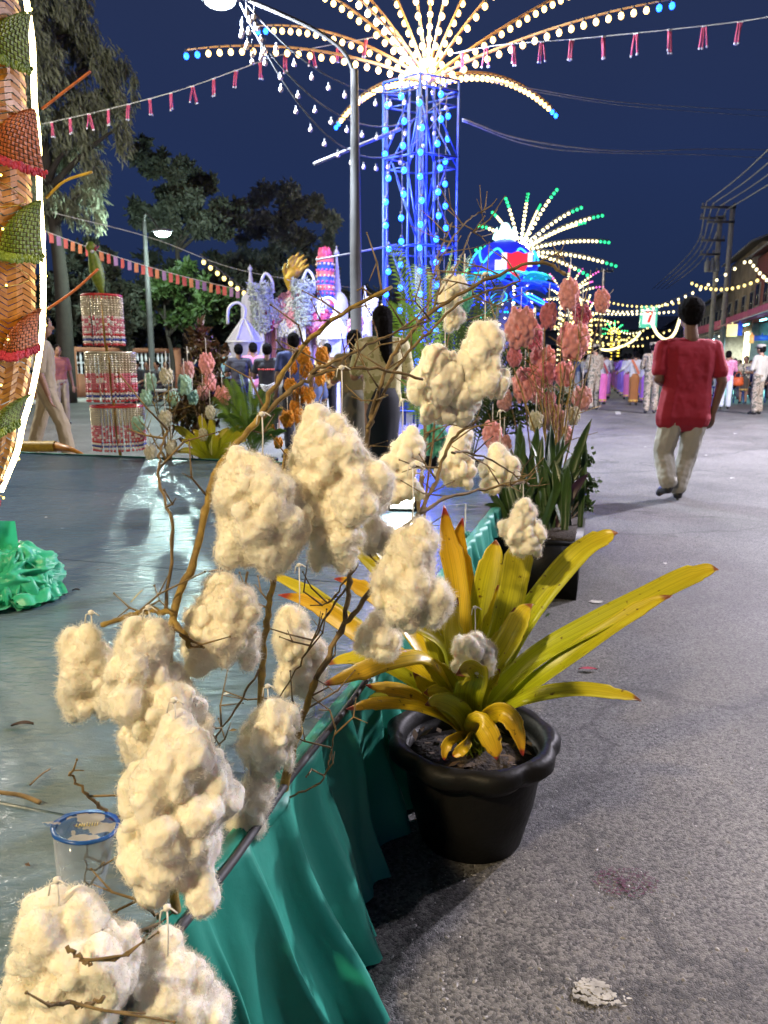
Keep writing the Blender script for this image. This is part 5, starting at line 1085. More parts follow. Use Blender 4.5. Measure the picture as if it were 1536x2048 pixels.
for c, lab in ((gpn(862, 7.9), 'dark pot holding the tall areca palm'), (gpn(945, 6.2), 'dark pot holding the broad dark palm'), (gpn(500, 6.4), 'dark pot holding the bushy bright green palm')): pot2(lab, c, .2, .36)
br2 = thing('bromeliad', 'small yellow bromeliad at the far left edge of the stage', 'plant', tuple(gpn(415, 6.25) + Vector((0, 0, .34)))); b0 = Vector(br2.location)
for (x, y, Yt, w) in ((342,850,6.2,16),(360,880,6.1,14),(398,828,6.4,15),(425,832,6.4,15),(458,855,6.3,15),(480,850,6.2,13),(510,852,6.1,15),(440,870,6.2,14),(385,858,6.2,14),(495,880,6.1,13),(350,905,6.0,13)):
    tip = P(x, y, Yt); strap('leaf', [b0 + Vector((random.uniform(-.04, .04), 0, 0)), b0*.45+tip*.55 + Vector((0, 0, .05)), tip], w*K(x, y, Yt)*1.0, brom_m, br2, up=(0, -1, .4), cup=.35, tipw=.1, tipstart=.7)
pot2('dark pot holding the small yellow bromeliad', gpn(415, 6.25), .17, .34)
shb = thing('leafy_shrub', 'dark shrub with reddish leaves among the left pink cotton', 'shrub', tuple(gpn(395, 6.7))); q = MB(); blobs = [(P(x, y, 6.7), (r*K(x, y, 6.7),)*3) for x, y, r in ((400,690,34),(430,715,26),(385,800,45),(420,770,40),(360,830,30),(400,850,40),(405,665,18))]
q.add(*leaf_quads(in_blobs(blobs, 1300, 8, .2), .085, None, wid=.4, seed=8)); q.build('leaves', mat('shrub_leaf', (.07, .09, .02), .5, vscale=5, col2=(.10, .02, .02)), shb, smooth=False)
q = MB(); [q.tube([Vector(shb.location), Vector(shb.location)*.4+b_[0]*.6, b_[0]], .008, 5) for b_ in blobs]; q.build('stems', M['twig'], shb)

# ------------------------------------------------------------------ coloured cotton hung on the other branches
def popcorn(seed):
    r_ = random.Random(seed); q = MB(); q.ball((0, 0, -.105), (.05, .045, .085), 10, 8)
    for i in range(46):
        t = (i+.5)/46; a = i*2.399; rad = (.02 + .052*math.sin(math.pi*min(1, .12+t*.8)))*r_.uniform(.85, 1.15); s = r_.uniform(.017, .024); q.ball((rad*math.cos(a), rad*.85*math.sin(a), -.02-.18*t), (s*.85, s*.85, s*1.35), 7, 5)
    return remesh_mesh('wad', q, .0065, M['cotton'], 1, ((.02, .004, 1),))
PW = [popcorn(60+i) for i in range(5)]
wc = {}
def wool(col):
    if col not in wc: wc[col] = mat('dyed_cotton', col, 1, var=.3, vscale=28, bump=.5, bscale=120, bdist=.006, sheen=.2, spec=.1, sss=.2)
    return wc[col]
pinkc, redc, mint, orng, crm, palep = (.88, .38, .36), (.62, .20, .23), (.36, .58, .44), (.66, .27, .03), (.62, .58, .42), (.62, .32, .30)
def cotton2(lst, Y, group, seed=0):
    r_ = random.Random(seed)
    for (x, y, r, col, lab) in lst:
        YY = Y + r_.uniform(-.25, .25); p = P(x, y - r*1.15, YY); t = thing('cotton_wad', lab, 'cotton', tuple(p), group); o = link('wad', PW[r_.randrange(5)], t); s = r*2.15*K(x, y, YY)/.21; o.scale = (s*r_.uniform(.9, 1.1), s, s)
        o.rotation_euler = (0, 0, r_.uniform(0, 6)); o.material_slots[0].link = 'OBJECT'; o.material_slots[0].material = wool(col)
        q = MB(); q.tube([(0, 0, -.02), (0, 0, .12)], .003, 5); link('string', q.mesh('string', M['string']), t)
def tree_branches(label, root, tips, seed, r0=.012):
    t = thing('dry_branch', label, 'branch', tuple(root)); r_ = random.Random(seed); b = Vector(root)
    for tip in tips:
        q = MB(); mid = b*.45 + tip*.55 + Vector((r_.gauss(0, .05), r_.gauss(0, .05), .12)); pts = bez(b, mid, tip, 12); q.tube([p + Vector((r_.gauss(0, .006), 0, r_.gauss(0, .006))) for p in pts], [r0*(1-.75*i/11) for i in range(12)], 6)
        for k in range(3): i = r_.randrange(5, 11); q.tube([pts[i], pts[i] + Vector((r_.gauss(0, .12), r_.gauss(0, .06), r_.uniform(.02, .15)))], [.004, .002], 5)
        q.build('limb', M['lichen'] if r_.random() < .5 else M['twig'], t)
pk = [(1042,655,33,pinkc,'large bright pink cotton wad on the left side of the pink branch'),(1150,682,31,pinkc,'large coral cotton wad beside the bright garland'),(1140,588,25,pinkc,'topmost round pink cotton wad against the light tower fronds'),(1205,602,19,pinkc,'rightmost pink cotton wad high against the bulbs'),(1165,630,18,redc,'dusky pink cotton wad below the topmost one'),(1098,632,21,redc,'dusky cotton wad left of the topmost pink one'),(1085,722,25,pinkc,'pink cotton wad in the middle of the pink branch'),(1050,770,28,pinkc,'pink cotton wad low on the left of the pink branch'),(1130,748,20,pinkc,'small coral wad just above the soldier boots'),(1092,752,20,redc,'shaded pink wad between the low left one and the small coral one'),(1100,802,15,redc,'dark crimson wad under the pink branch middle'),(1165,798,20,palep,'pale brown pink wad near the soldier boot'),(1130,872,17,palep,'pale pink wad in front of the sword leaf tips'),(1070,675,20,redc,'maroon wad hidden right of the large bright pink one'),(1148,832,15,crm,'cream wad at the lower right of the pink branch'),(1108,835,22,palep,'salmon and cream wad over the sword leaves'),(1072,842,16,crm,'greenish cream wad above the sword leaves'),(1010,800,18,palep,'faded pink wad left of the sword leaves'),(985,870,22,pinkc,'deep pink wad behind the triangular cotton'),(1008,890,16,palep,'pale rose wad beside the triangular cotton'),(1030,715,16,redc,'dark pink wad beneath the large bright pink one'),(1075,790,15,palep,'washed out pink wad low in the branch middle')]
cotton2([(x_, y_, r_*1.13, c_, l_) for x_, y_, r_, c_, l_ in pk], 5.2, 'dyed pink cotton on the branch behind the planter', 1)
tree_branches('dry branch hung with pink cotton standing behind the planter box', S(5.15, .25, .3), [P(x, y-r, 5.2) for x, y, r, _, _ in pk[:14]] + [P(1180,540,5.2), P(930,480,5.3)], 3, .007)
pot2('dark pot at the foot of the pink cotton branch', S(5.15, .25), .2, .32)
mt = [(300,765,17,mint,'mint cotton wad at the upper left of the left branch'),(292,795,15,mint,'mint wad at the far left edge of the left branch'),(332,752,15,crm,'whitish wad at the top of the left branch'),(345,798,14,mint,'mint wad between the white one and the pink ones'),(368,770,19,mint,'large mint wad beside the pink cotton'),(330,838,16,crm,'cream wad in the middle of the left branch'),(275,850,16,mint,'sea green wad touching the beaded mobile'),(300,905,15,crm,'low cream wad standing at the stage edge'),(343,895,14,crm,'low cream wad near the yellow bromeliad'),(420,825,13,crm,'cream wad above the yellow bromeliad'),(385,795,14,mint,'small mint wad under the large mint one'),(405,870,12,crm,'little cream wad in front of the yellow bromeliad leaves')]
cotton2(mt, 6.0, 'mint and cream cotton on the left branch', 2)
tree_branches('slender dry branch hung with mint cotton at the far stage edge', gpn(330, 6.1) + Vector((0, 0, .3)), [P(x, y-r, 6.1) for x, y, r, _, _ in mt[:9]], 6, .009)
pot2('dark pot at the foot of the mint cotton branch', gpn(330, 6.1), .15, .3)
lp = [(375,742,17,palep,'salmon wad at the left of the left pink cluster'),(412,728,20,pinkc,'coral wad at the top of the left pink cluster'),(418,765,17,pinkc,'coral wad in the middle of the left pink cluster'),(444,792,18,pinkc,'bright coral wad beside the green palm'),(405,785,15,palep,'pale wad low in the left pink cluster')]
cotton2(lp, 6.4, 'pink cotton on the left branch', 3)
tree_branches('dry branch with coral cotton rising behind the yellow bromeliad', gpn(400, 6.6) + Vector((0, 0, .3)), [P(x, y-r, 6.4) for x, y, r, _, _ in lp] + [P(372, 668, 6.6)], 7, .008)
og = [(606,710,17,orng,'orange wad at the top left of the orange cluster'),(643,712,17,orng,'round orange wad at the top right of the orange cluster'),(612,738,17,orng,'orange wad just below the top left one'),(640,758,14,orng,'small orange wad under the top right one'),(660,745,12,orng,'tiny orange wad at the right end'),(585,735,13,orng,'orange wad at the left end above the bend'),(600,790,17,orng,'orange wad in the middle of the hanging chain'),(618,792,16,orng,'orange wad right of the chain middle'),(580,772,14,orng,'orange wad left of the chain middle'),(575,838,16,orng,'orange wad low on the left of the chain'),(600,835,16,orng,'orange wad low in the chain centre'),(540,862,12,orng,'lone orange wad beside the palm'),(556,886,11,orng,'lowest orange wad near the stage edge'),(590,815,14,orng,'orange wad between the middle and low pairs')]
cotton2(og, 6.9, 'orange cotton behind the yellow branch', 4)
tree_branches('dry branch hung with orange cotton behind the big yellow branch', gpn(600, 7.1) + Vector((0, 0, .3)), [P(x, y-r, 6.9) for x, y, r, _, _ in og[:10]], 9, .009)
pot2('dark pot at the foot of the orange cotton branch', gpn(600, 7.1), .18, .32)
sea = (.10, .42, .32)
cotton2([(868,880,32,sea,'sea green wad glowing in front of the flood lamp'),(928,600,24,sea,'sea green wad high beside the top grey cotton'),(850,800,22,sea,'teal wad half hidden left of the upper right pair')], 2.9, 'sea green cotton behind the white wads', 5)
cotton2([(930,1082,18,sea,'sea green wad hanging against the skirt near the bromeliad top'),(925,1130,14,sea,'small sea green wad midway down the skirt'),(935,1165,14,sea,'lowest sea green wad on the skirt behind the bromeliad')], 3.1, 'sea green cotton hanging on the skirt', 6)
tree_branches('thin dry branch carrying the sea green cotton near the flood lamp', S(2.9, -.12, ST), [P(868,848,2.9), P(928,576,2.9), P(850,778,2.9), P(880,700,2.9)], 12, .006)

# ------------------------------------------------------------------ woven arch on the left of the stage
AY = 2.5; kA = K(60, 600, AY); axp = -150
prof_px = [(10,-260),(35,-150),(55,-60),(62,0),(76,98),(80,215),(88,293),(89,390),(95,500),(95,630),(88,703),(70,789),(52,846),(40,900),(15,958),(-6,1010),(-12,1060),(-8,1110)]
pp = spline([Vector((x, y, 0)) for x, y in prof_px], 6)
ax0 = P(axp, 600, AY).x; prof = [(P(p.x, p.y, AY).x - ax0, P(p.x, p.y, AY).z) for p in pp]
arc = [0]
for i in range(len(prof)-1): arc.append(arc[-1] + math.hypot(prof[i+1][0]-prof[i][0], prof[i+1][1]-prof[i][1]))
def on_arch(s, ph, off=0.0):
    s = min(max(s, 0), arc[-1]-1e-6); i = max(j for j in range(len(arc)) if arc[j] <= s); i = min(i, len(arc)-2); u = (s-arc[i])/(arc[i+1]-arc[i])
    r = prof[i][0]*(1-u)+prof[i+1][0]*u + off; z = prof[i][1]*(1-u)+prof[i+1][1]*u; return Vector((ax0 + r*math.cos(ph), AY + r*math.sin(ph), z))
arch = thing('woven_arch', 'tall curved woven bamboo frame edged with a glowing warm light tube', 'sculpture', (ax0, AY, ST))
def herring(name, m, p0, p1, cols, seed, pitch=.017):
    q = MB(); r_ = random.Random(seed); n = int(arc[-1]/pitch); w = (p1-p0)/cols
    for c in range(cols):
        for i in range(n):
            for sd in (0, 1):
                a, b = p0 + w*(c + .5*sd), p0 + w*(c+.5+.5*sd); sl = .024*(1 if sd else -1); s = i*pitch + r_.uniform(-.001, .001); o1, o2 = (.001, .0055) if (i+sd) % 2 else (.005, .0015)
                s0, s1 = (s+abs(sl), s) if sd == 0 else (s, s+abs(sl)); g_ = pitch*.86
                V = [on_arch(s0, a, o1), on_arch((s0+s1)/2, (a+b)/2, .007), on_arch(s1, b, o2), on_arch(s1+g_, b, o2), on_arch((s0+s1)/2+g_, (a+b)/2, .007), on_arch(s0+g_, a, o1)]
                q.add([tuple(v) for v in V], [(0, 1, 4, 5), (1, 2, 3, 4)])
    o = q.build(name, m, arch, smooth=False); o['kind'] = 'stuff'; return o
herring('woven_band', M['bamboo'], R(-43), R(-11), 2, 1); herring('woven_band', M['bamboo_dark'], R(-66), R(-43.5), 1, 2)
herring('woven_band', M['bamboo'], R(-92), R(-84), 1, 3)
q = MB(); V = [on_arch(arc[-1]*i/39, R(-100+130*j/9), -.012) for i in range(40) for j in range(10)]; 
q = MB()
for i in range(26):
    s = arc[-1]*(.05+.9*i/26)
    for (ds, dp) in ((.16, .42), (-.16, .42), (0, .5)):
        q.tube([on_arch(s + ds*t, R(-96) + dp*t, -.008 + .004*math.sin(9*t+i)) for t in (0, .2, .4, .6, .8, 1)], .0055, 4, squash=.35)
        q.tube([on_arch(s + .03 + ds*t, R(-70) + dp*.9*t, -.02 + .004*math.sin(9*t+i)) for t in (0, .25, .5, .75, 1)], .0055, 4, squash=.35)
q.build('lattice', M['bamboo_yellow'], arch)
q = MB(); q.tube([on_arch(arc[-1]*i/90, R(-6), .006) for i in range(3, 81)], .0085, 8)
q.build('light_tube', glow('warm_light_tube', (1, .78, .34), 26, 'AUTO'), arch)
def fan(A, Rp, L, col, fringe, seed, bul=.055):
    A_, R_, L_ = P(A[0]-12, A[1], AY-.10), P(Rp[0]-14, Rp[1], AY-.10), P(L[0]-12, L[1], AY-.16); nu, nv = 15, 17
    def pt(u, v, o=0):
        rim = R_*(1-v)+L_*v + Vector((.01, -.06, -.022))*math.sin(math.pi*v); w = math.sin(u*math.pi/2)**.8; d_ = rim - A_; base = A_ + Vector((d_.x*u**.6, d_.y*u, d_.z*u**1.2))
        return base + Vector((.12, -1, .12)).normalized()*(bul*math.sin(math.pi*min(.82, u*.85))*(.35+.65*math.sin(math.pi*min(1, v*.9+.08))) + o) + (A_-rim)*(-.10)*math.sin(math.pi*u)
    q = MB(); q.grid([pt(i/nu, j/nv, -.004) for i in range(nu+1) for j in range(nv+1)], nu+1, nv+1); f = q.build('fan', cm((.05, .03, .012), .8), arch); q = MB()
    for i in range(nu):
        for j in range(nv):
            e_ = .10; u0, u1, v0, v1 = (i+e_)/nu, (i+1-e_)/nu, (j+e_)/nv, (j+1-e_)/nv; um, vm = (u0+u1)/2, (v0+v1)/2
            if (i+j) % 2: V = [pt(u0, v0), pt(u0, v1), pt(um, v1, .0045), pt(u1, v1), pt(u1, v0), pt(um, v0, .0045)]; F = [(0, 1, 2, 5), (5, 2, 3, 4)]
            else: V = [pt(u0, v0), pt(u0, vm, .0045), pt(u0, v1), pt(u1, v1), pt(u1, vm, .0045), pt(u1, v0)]; F = [(0, 1, 4, 5), (1, 2, 3, 4)]
            q.add([tuple(v) for v in V], F)
    o = q.build('weave', M[col], f, smooth=False); o['kind'] = 'stuff'; q = MB(); r_ = random.Random(seed)
    for k in range(56):
        v = k/55; p = pt(1.0, v, .003)
        for z in range(3): q.ball(p + Vector((r_.gauss(0, .003), -.004*z, -.006*z + r_.gauss(0, .002))), (.0055, .005, .007), 5, 4)
    q.build('rim_fringe', M['fringe_red'] if fringe else M[col], f)
fan((76,24), (80,146), (-20,100), 'weave_green', 0, 1); fan((82,218), (106,348), (-22,296), 'weave_orange', 1, 2); fan((96,400), (104,516), (4,500), 'weave_green', 0, 3)
fan((98,616), (96,694), (18,704), 'weave_orange', 1, 4); fan((84,786), (58,842), (-4,852), 'weave_green', 0, 5); fan((28,955), (16,1000), (-20,1012), 'weave_orange', 1, 6)
for (p0, p1, p2, m) in (((84,218),(130,182),(181,143),'weave_orange'),((92,396),(130,362),(184,344),'bamboo_yellow'),((96,618),(150,580),(196,538),'weave_orange')):
    q = MB(); q.tube(spline([P(*p0, AY-.1), P(*p1, AY-.12), P(*p2, AY-.14)], 5), .0042, 6); q.build('stick', M[m], arch)
r_ = random.Random(9); q = MB(); qb = MB()
for k in range(34):
    s = arc[-1]*(.12+.8*k/34); p = on_arch(s, R(-10-20*(k % 3)), .02); d = Vector((r_.uniform(.2, 1), -.6, r_.uniform(-.3, .5))).normalized()*.022; q.tube([p, p+d], .0022, 5); qb.ball(p+d, .0036, 6, 5)
q.tube([on_arch(arc[-1]*(.1+.85*i/120), R(-45) + .5*math.sin(i*.42), .012) for i in range(120)], .0015, 4)
f = q.build('fairy_wire', M['bamboo_yellow'], arch); qb.build('fairy_bulbs', glow('fairy_bulb', (1, .8, .15), 7), f)['kind'] = 'stuff'
L = bpy.data.lights.new('tube_glow', 'POINT'); L.energy = 10; L.color = (1, .76, .36); L.shadow_soft_size = .25
lo = bpy.data.objects.new('tube_glow', L); COL.objects.link(lo); lo.parent = arch; lo.location = P(60, 520, AY-.75) - Vector((ax0, AY, ST)) + Vector((.1, 0, 0))
# mint cloth gathered at the foot
from mathutils import noise as mn
def crumple(name, c, r, label, seed, m):
    q = MB(); nu, nv = 56, 110; V = []
    for i in range(nu):
        a = math.pi*i/(nu-1)
        for j in range(nv):
            b = 2*math.pi*j/(nv-1); d = Vector((math.sin(a)*math.cos(b), math.sin(a)*math.sin(b), math.cos(a))); w = d + .5*mn.noise_vector(d*1.3 + Vector((seed, 0, 0)))
            n1 = 1-abs(mn.noise(w*2.1 + Vector((seed, 3, 0))))*1.9; n2 = 1-abs(mn.noise(w*4.3 + Vector((seed, 9, 4))))*1.8
            f = .72 + .34*n1 + .10*n2; p = Vector(c) + Vector((d.x*r[0], d.y*r[1], d.z*r[2]))*f; p.z = max(p.z, ST + .004); V.append(p)
    q.grid(V, nu, nv); return tag(q.build(name, m), label, 'cloth')
crumple('cloth_bundle', P(15, 1150, 2.36), (.16, .14, .10), 'mint green satin cloth bunched on the stage around the arch foot', 3, M['mint_cloth'])
q = MB(); r_ = random.Random(17); c0 = P(12, 1160, 2.34)
for k in range(46):
    w = -3.0 + 3.4*((k*7) % 46)/45 + r_.uniform(-.15, .15); o_ = Vector((math.cos(w), math.sin(w), 0)); sd = Vector((-o_.y, o_.x, 0)); L_ = r_.uniform(.045, .08); hh = r_.uniform(.025, .05) + .012*(k % 3); wd_ = r_.uniform(.026, .05); ps = r_.uniform(0, 6)
    base = c0 + o_*(.115 - .028*(k % 4)) + Vector((0, 0, .040*(k % 4) - .085)); V = []
    for i in range(15):
        t_ = i/14; a_ = -.4 + 4.0*t_; ctr_ = base + o_*(L_*.55*(1-math.cos(a_))) + Vector((0, 0, hh*math.sin(a_)))
        for j in range(9):
            s_ = -1 + j/4; p = ctr_ + sd*wd_*s_*(.45+.75*math.sin(min(3.1, t_*3.1+.1))) + o_*.008*math.sin(6*s_+ps+3*t_) + Vector((0, 0, .008*math.cos(5*s_+ps))); p.z = max(p.z, ST+.003+.0004*k); V.append(p)
    q.grid(V, 15, 9)
tag(q.build('cloth_ruffle', M['mint_cloth']), 'ruffled satin loops of mint cloth folded over the bundle at the arch foot', 'cloth')
q = MB(); V = []
for i in range(9):
    for j in range(7): u, w = i/8, j/6; V.append(P(-30 + 60*u + 14*w, 1042 + 55*u*w + 90*w*(1-.5*u), 2.34 - .02*math.sin(5*u+3*w)))
q.grid(V, 9, 7); tag(q.build('cloth_flap', M['mint_cloth']), 'upright flap of mint cloth behind the bunched satin', 'cloth')

# ------------------------------------------------------------------ beaded mobile beyond the stage
BY = 6.35; kB = K(220, 750, BY); mob = thing('beaded_mobile', 'three tier hanging bead curtain lantern on a leaning post under a green woven bird', 'decoration', gp(238, BY))
q = MB(); q.tube([Vector(mob.location), P(236, 880, BY), P(222, 760, BY), P(207, 650, BY), P(196, 588, BY)], .014, 8); q.build('post', M['bamboo_yellow'], mob)
silver = mat('silver_bead', (.62, .55, .38), .3, .5, vscale=200, var=.5); bmats = [silver, mat('pink_bead', (.58, .16, .20), .35, var=0), mat('white_bead', (.78, .74, .68), .4, var=0), mat('red_bead', (.50, .03, .03), .35, var=0), mat('blue_bead', (.03, .06, .32), .35, var=0)]
for (cx, y0, y1, r, gold) in ((203,592,690,37,0),(220,706,801,47,1),(234,812,897,50,0)):
    a, b = P(cx, y0, BY), P(cx, y1, BY); h = a.z-b.z; RR = r*kB; nb_ = 20; smes = []
    for i, q in [(i, q) for q in [MB() for _ in range(5)] for i in range(nb_) if smes.append(q) or True]:
        t = (i+.5)/nb_; mi = 0 if t < .42 else (1 if random.random() < .55 else random.choice((2, 3, 2))) if t < .74 else 3 if t < .80 else 2 if t < .85 else 4 if t < .91 else 2 if t < .955 else 3
        q.ball((0, 0, -h*t), (.0115, .0115, h/nb_*.52), 6, 4, mi)
    sme = None; w = wloc(mob); tier = link('tier', None, mob, a - w) if False else None
    q = MB(); q.tube([a + Vector((RR*math.cos(2*math.pi*i/24), RR*math.sin(2*math.pi*i/24), 0)) for i in range(25)], .010, 6)
    for k in range(3): d = Vector((math.cos(k*1.05+.3), math.sin(k*1.05+.3), 0))*RR; q.tube([a-d, a+d], .006, 6)
    tier = q.build('tier', bmats[3] if not gold else silver, mob); tw_ = wloc(tier)
    sms = [u.mesh('bead_strand', bmats) for u in dict.fromkeys(smes)]; nst = int(2*math.pi*RR/.029)
    for i in range(nst):
        w_ = 2*math.pi*i/nst; o = link('bead_strand', sms[i % 5], tier, a + Vector((RR*math.cos(w_), RR*math.sin(w_), -.008)) - tw_); o.rotation_euler = (random.uniform(-.015, .015), random.uniform(-.015, .03), random.uniform(0, 3))
bt = P(194, 545, BY); q = MB(); q.lathe((0, 0, 0), [(.02, -.17), (.03, -.12), (.05, -.06), (.058, .02), (.045, .10), (.03, .17), (.045, .20), (.02, .24)], 12, wob=lambda a, i: .06*math.cos(6*a)); 
bd = thing('woven_bird', 'green woven bird shape with a red crest topping the beaded mobile', 'ornament', tuple(P(192, 590, BY))); me = q.mesh('body', M['weave_green']); o = link('body', me, bd, bt - Vector(bd.location)); o.rotation_euler = (0, R(-10), 0)
q = MB()
for k in range(5): q.tube([P(186, 506, BY), P(178 + 5*k, 488 + 2*abs(k-2), BY-.02)], [.008, .003], 5)
q.build('crest', M['fringe_red'], bd)
q = MB(); q.ball(P(184, 503, BY-.05), .014, 6, 5); q.build('comb', M['white_paint'], bd)

# bamboo trunk piece lying past the stage edge
bb = thing('bamboo_tube', 'yellow bamboo tube lying on the ground behind the arch', 'bamboo', gp(120, 8.2)); c = Vector(bb.location)
q = MB(); a_, b_ = P(20, 893, 7.6), P(112, 893, 7.5); q.tube([a_, b_], .055, 12, cap=False); q.tube([b_, a_], .042, 12, cap=False); q.build('tube', M['bamboo_yellow'], bb)
q = MB(); q.tube([b_, P(140, 898, 7.4), P(165, 908, 7.3)], [.05, .028, .012], 8); q.build('root', M['bamboo'], bb)

# ------------------------------------------------------------------ clear plastic cups with blue sealed lids
clear, n_, L_, b_ = node_mat('clear_plastic'); b_.inputs['Roughness'].default_value = .08; b_.inputs['Base Color'].default_value = (.8, .85, .9, 1)
tr_ = n_.new('ShaderNodeBsdfTransparent'); tr_.inputs[0].default_value = (.90, .93, .96, 1); ms_ = n_.new('ShaderNodeMixShader'); lw_ = n_.new('ShaderNodeLayerWeight'); lw_.inputs[0].default_value = .35; mr_ = n_.new('ShaderNodeMapRange'); mr_.inputs[3].default_value = .05; mr_.inputs[4].default_value = .55
L_.new(lw_.outputs['Facing'], mr_.inputs[0]); L_.new(mr_.outputs[0], ms_.inputs[0]); L_.new(tr_.outputs[0], ms_.inputs[1]); L_.new(b_.outputs[0], ms_.inputs[2]); L_.new(ms_.outputs[0], n_['Material Output'].inputs[0])
def lidmat():
    m, n, L_, b = node_mat('printed_lid_film'); t = n.new('ShaderNodeTexCoord'); v = n.new('ShaderNodeTexNoise'); v.inputs['Scale'].default_value = 26; v.inputs['Detail'].default_value = 3; L_.new(t.outputs['Object'], v.inputs['Vector'])
    r = n.new('ShaderNodeValToRGB'); r.color_ramp.interpolation = 'CONSTANT'; r.color_ramp.elements[0].color = (.55, .50, .42, 1); r.color_ramp.elements[1].position = .5; r.color_ramp.elements[1].color = (.03, .09, .25, 1); e_ = r.color_ramp.elements.new(.62); e_.color = (.10, .03, .06, 1)
    L_.new(v.outputs[0], r.inputs[0]); L_.new(r.outputs[0], b.inputs['Base Color']); b.inputs['Roughness'].default_value = .18; b.inputs['Alpha'].default_value = .55; return m
lid_f = lidmat(); lid_b = mat('blue_lid_ring', (.015, .09, .36), .25, var=.1)
def cup(label, c, h, r0, r1, tilt):
    t = thing('plastic_cup', label, 'cup', tuple(c)); n = 32
    q = MB(); q.lathe((0, 0, 0), [(r0*.8, .002), (r0, 0), (r0*1.02, .004), (r0*1.06, .02), (r1, h), (r1-.0012, h), (r0*1.06-.0012, .02), (r0*.98, .006), (.0, .007)], n); o = link('body', q.mesh('body', clear), t)
    q = MB(); q.lathe((0, 0, 0), [(r1*.90, h+.0015), (r1*1.02, h+.001), (r1*1.07, h+.003), (r1*1.07, h+.006), (r1*.92, h+.005)], n, wob=lambda a, i: .02*math.sin(24*a)*(i in (2, 3)), close=False); lid = link('lid_ring', q.mesh('lid_ring', lid_b), t)
    q = MB(); q.lathe((0, 0, 0), [(r1*.93, h+.004), (.0, h+.0035)], n, close=False); q.add([(r1*.8, -r1*.5, h+.005), (r1*1.35, -r1*.35, h+.007), (r1*1.2, -r1*.12, h+.007), (r1*.9, 0, h+.005)], [(0, 1, 2, 3)]); link('lid_film', q.mesh('lid_film', lid_f), t)
    q = MB(); r_ = random.Random(2)
    for k in range(9):
        x = (-.36+.08*k)*r1; y = -.1*r1+.03*r1*(k % 2); pts = [(x, y-.10*r1, h+.0052), (x+.02*r1, y+.10*r1, h+.0052), (x+.05*r1, y+.04*r1, h+.0052), (x+.055*r1, y-.08*r1, h+.0052)]; q.tube(pts[:r_.randrange(2, 5)], .0007, 4)
    link('lid_lettering', q.mesh('lid_lettering', cm((.75, .6, .2), .4)), t)
    q = MB(); q.lathe((0, 0, 0), [(r0*1.0, .009), (r0*1.03, .014), (r0*.85, .0145), (0, .0145)], 24); link('water', q.mesh('water', clear), t)
    t.rotation_euler = tilt; return t
cb = G(140, 1822, ST); cup('clear plastic cup with a printed blue lid standing on the near stage', cb + Vector((.006, .02, 0)), .105, .0285, .043, (R(4), R(-8), R(200)))
cb = G(612, 1440, ST); cup('second clear cup with a blue lid behind the branches at the stage edge', cb + Vector((-.012, .03, 0)), .105, .0285, .043, (0, R(3), R(150)))

# debris on the stage
r_ = random.Random(21); q = MB()
for k in range(90):
    p = S(r_.uniform(.3, 4.5), -r_.uniform(.05, 2.2), ST + .006); d = Vector((r_.gauss(0, 1), r_.gauss(0, 1), 0)).normalized()*r_.uniform(.003, .012); s_ = Vector((-d.y, d.x, 0))*r_.uniform(.1, .5); q.add([tuple(v) for v in (p-d, p+s_ + Vector((0, 0, .003)), p+d, p-s_)], [(0, 1, 2, 3)], k % 3)
o = q.build('litter', [cm((.08, .05, .03), .8), cm((.6, .6, .55), .7), cm((.25, .16, .05), .7)], smooth=False); tag(o, 'scraps of straw and paper scattered over the stage', kind='stuff')
for (x, y, ln, lab) in ((45, 1455, .022, 'dark bark chip on the stage left of the long cotton'), (432, 1146, .026, 'brown dry leaf on the stage behind the large smooth cotton'), (376, 1436, .022, 'orange dry leaf on the stage beside the longest cotton'), (152, 1184, .012, 'dark red scrap on the stage near the mint cloth')):
    c = G(x, y, ST); q = MB(); V = []
    for i in range(7):
        for s in (-1, 0, 1): t = i/6; V.append(c + Vector((ln*(t-.5)*2, .3*ln*(t-.5), .004 + .004*abs(s) + .004*math.sin(3*t))) + Vector((.1, 1, 0))*s*ln*.35*math.sin(math.pi*min(.96, t+.04))**.7)
    q.grid(V, 7, 3); tag(q.build('dry_leaf', cm((.30, .14, .03) if x > 200 else (.05, .03, .025), .7)), lab, 'leaf')
for k, (x, y, x2, y2, lab) in enumerate(((0, 1585, 80, 1605, 'dark stick lying over the gap in the stage sheets'), (60, 1570, 100, 1538, 'thin dark straw by the stage gap on the left'), (262, 1204, 285, 1180, 'pale straw lying near the middle stage seam'))):
    q = MB(); a_, b_ = G(x, y, ST+.007), G(x2, y2, ST+.006); q.tube(spline([a_, (a_+b_)/2 + Vector((0, .004, .002)), b_], 5), .004 if k == 0 else .0016, 6); tag(q.build('stick', M['twig'] if k < 2 else M['bamboo_yellow']), lab, 'stick')

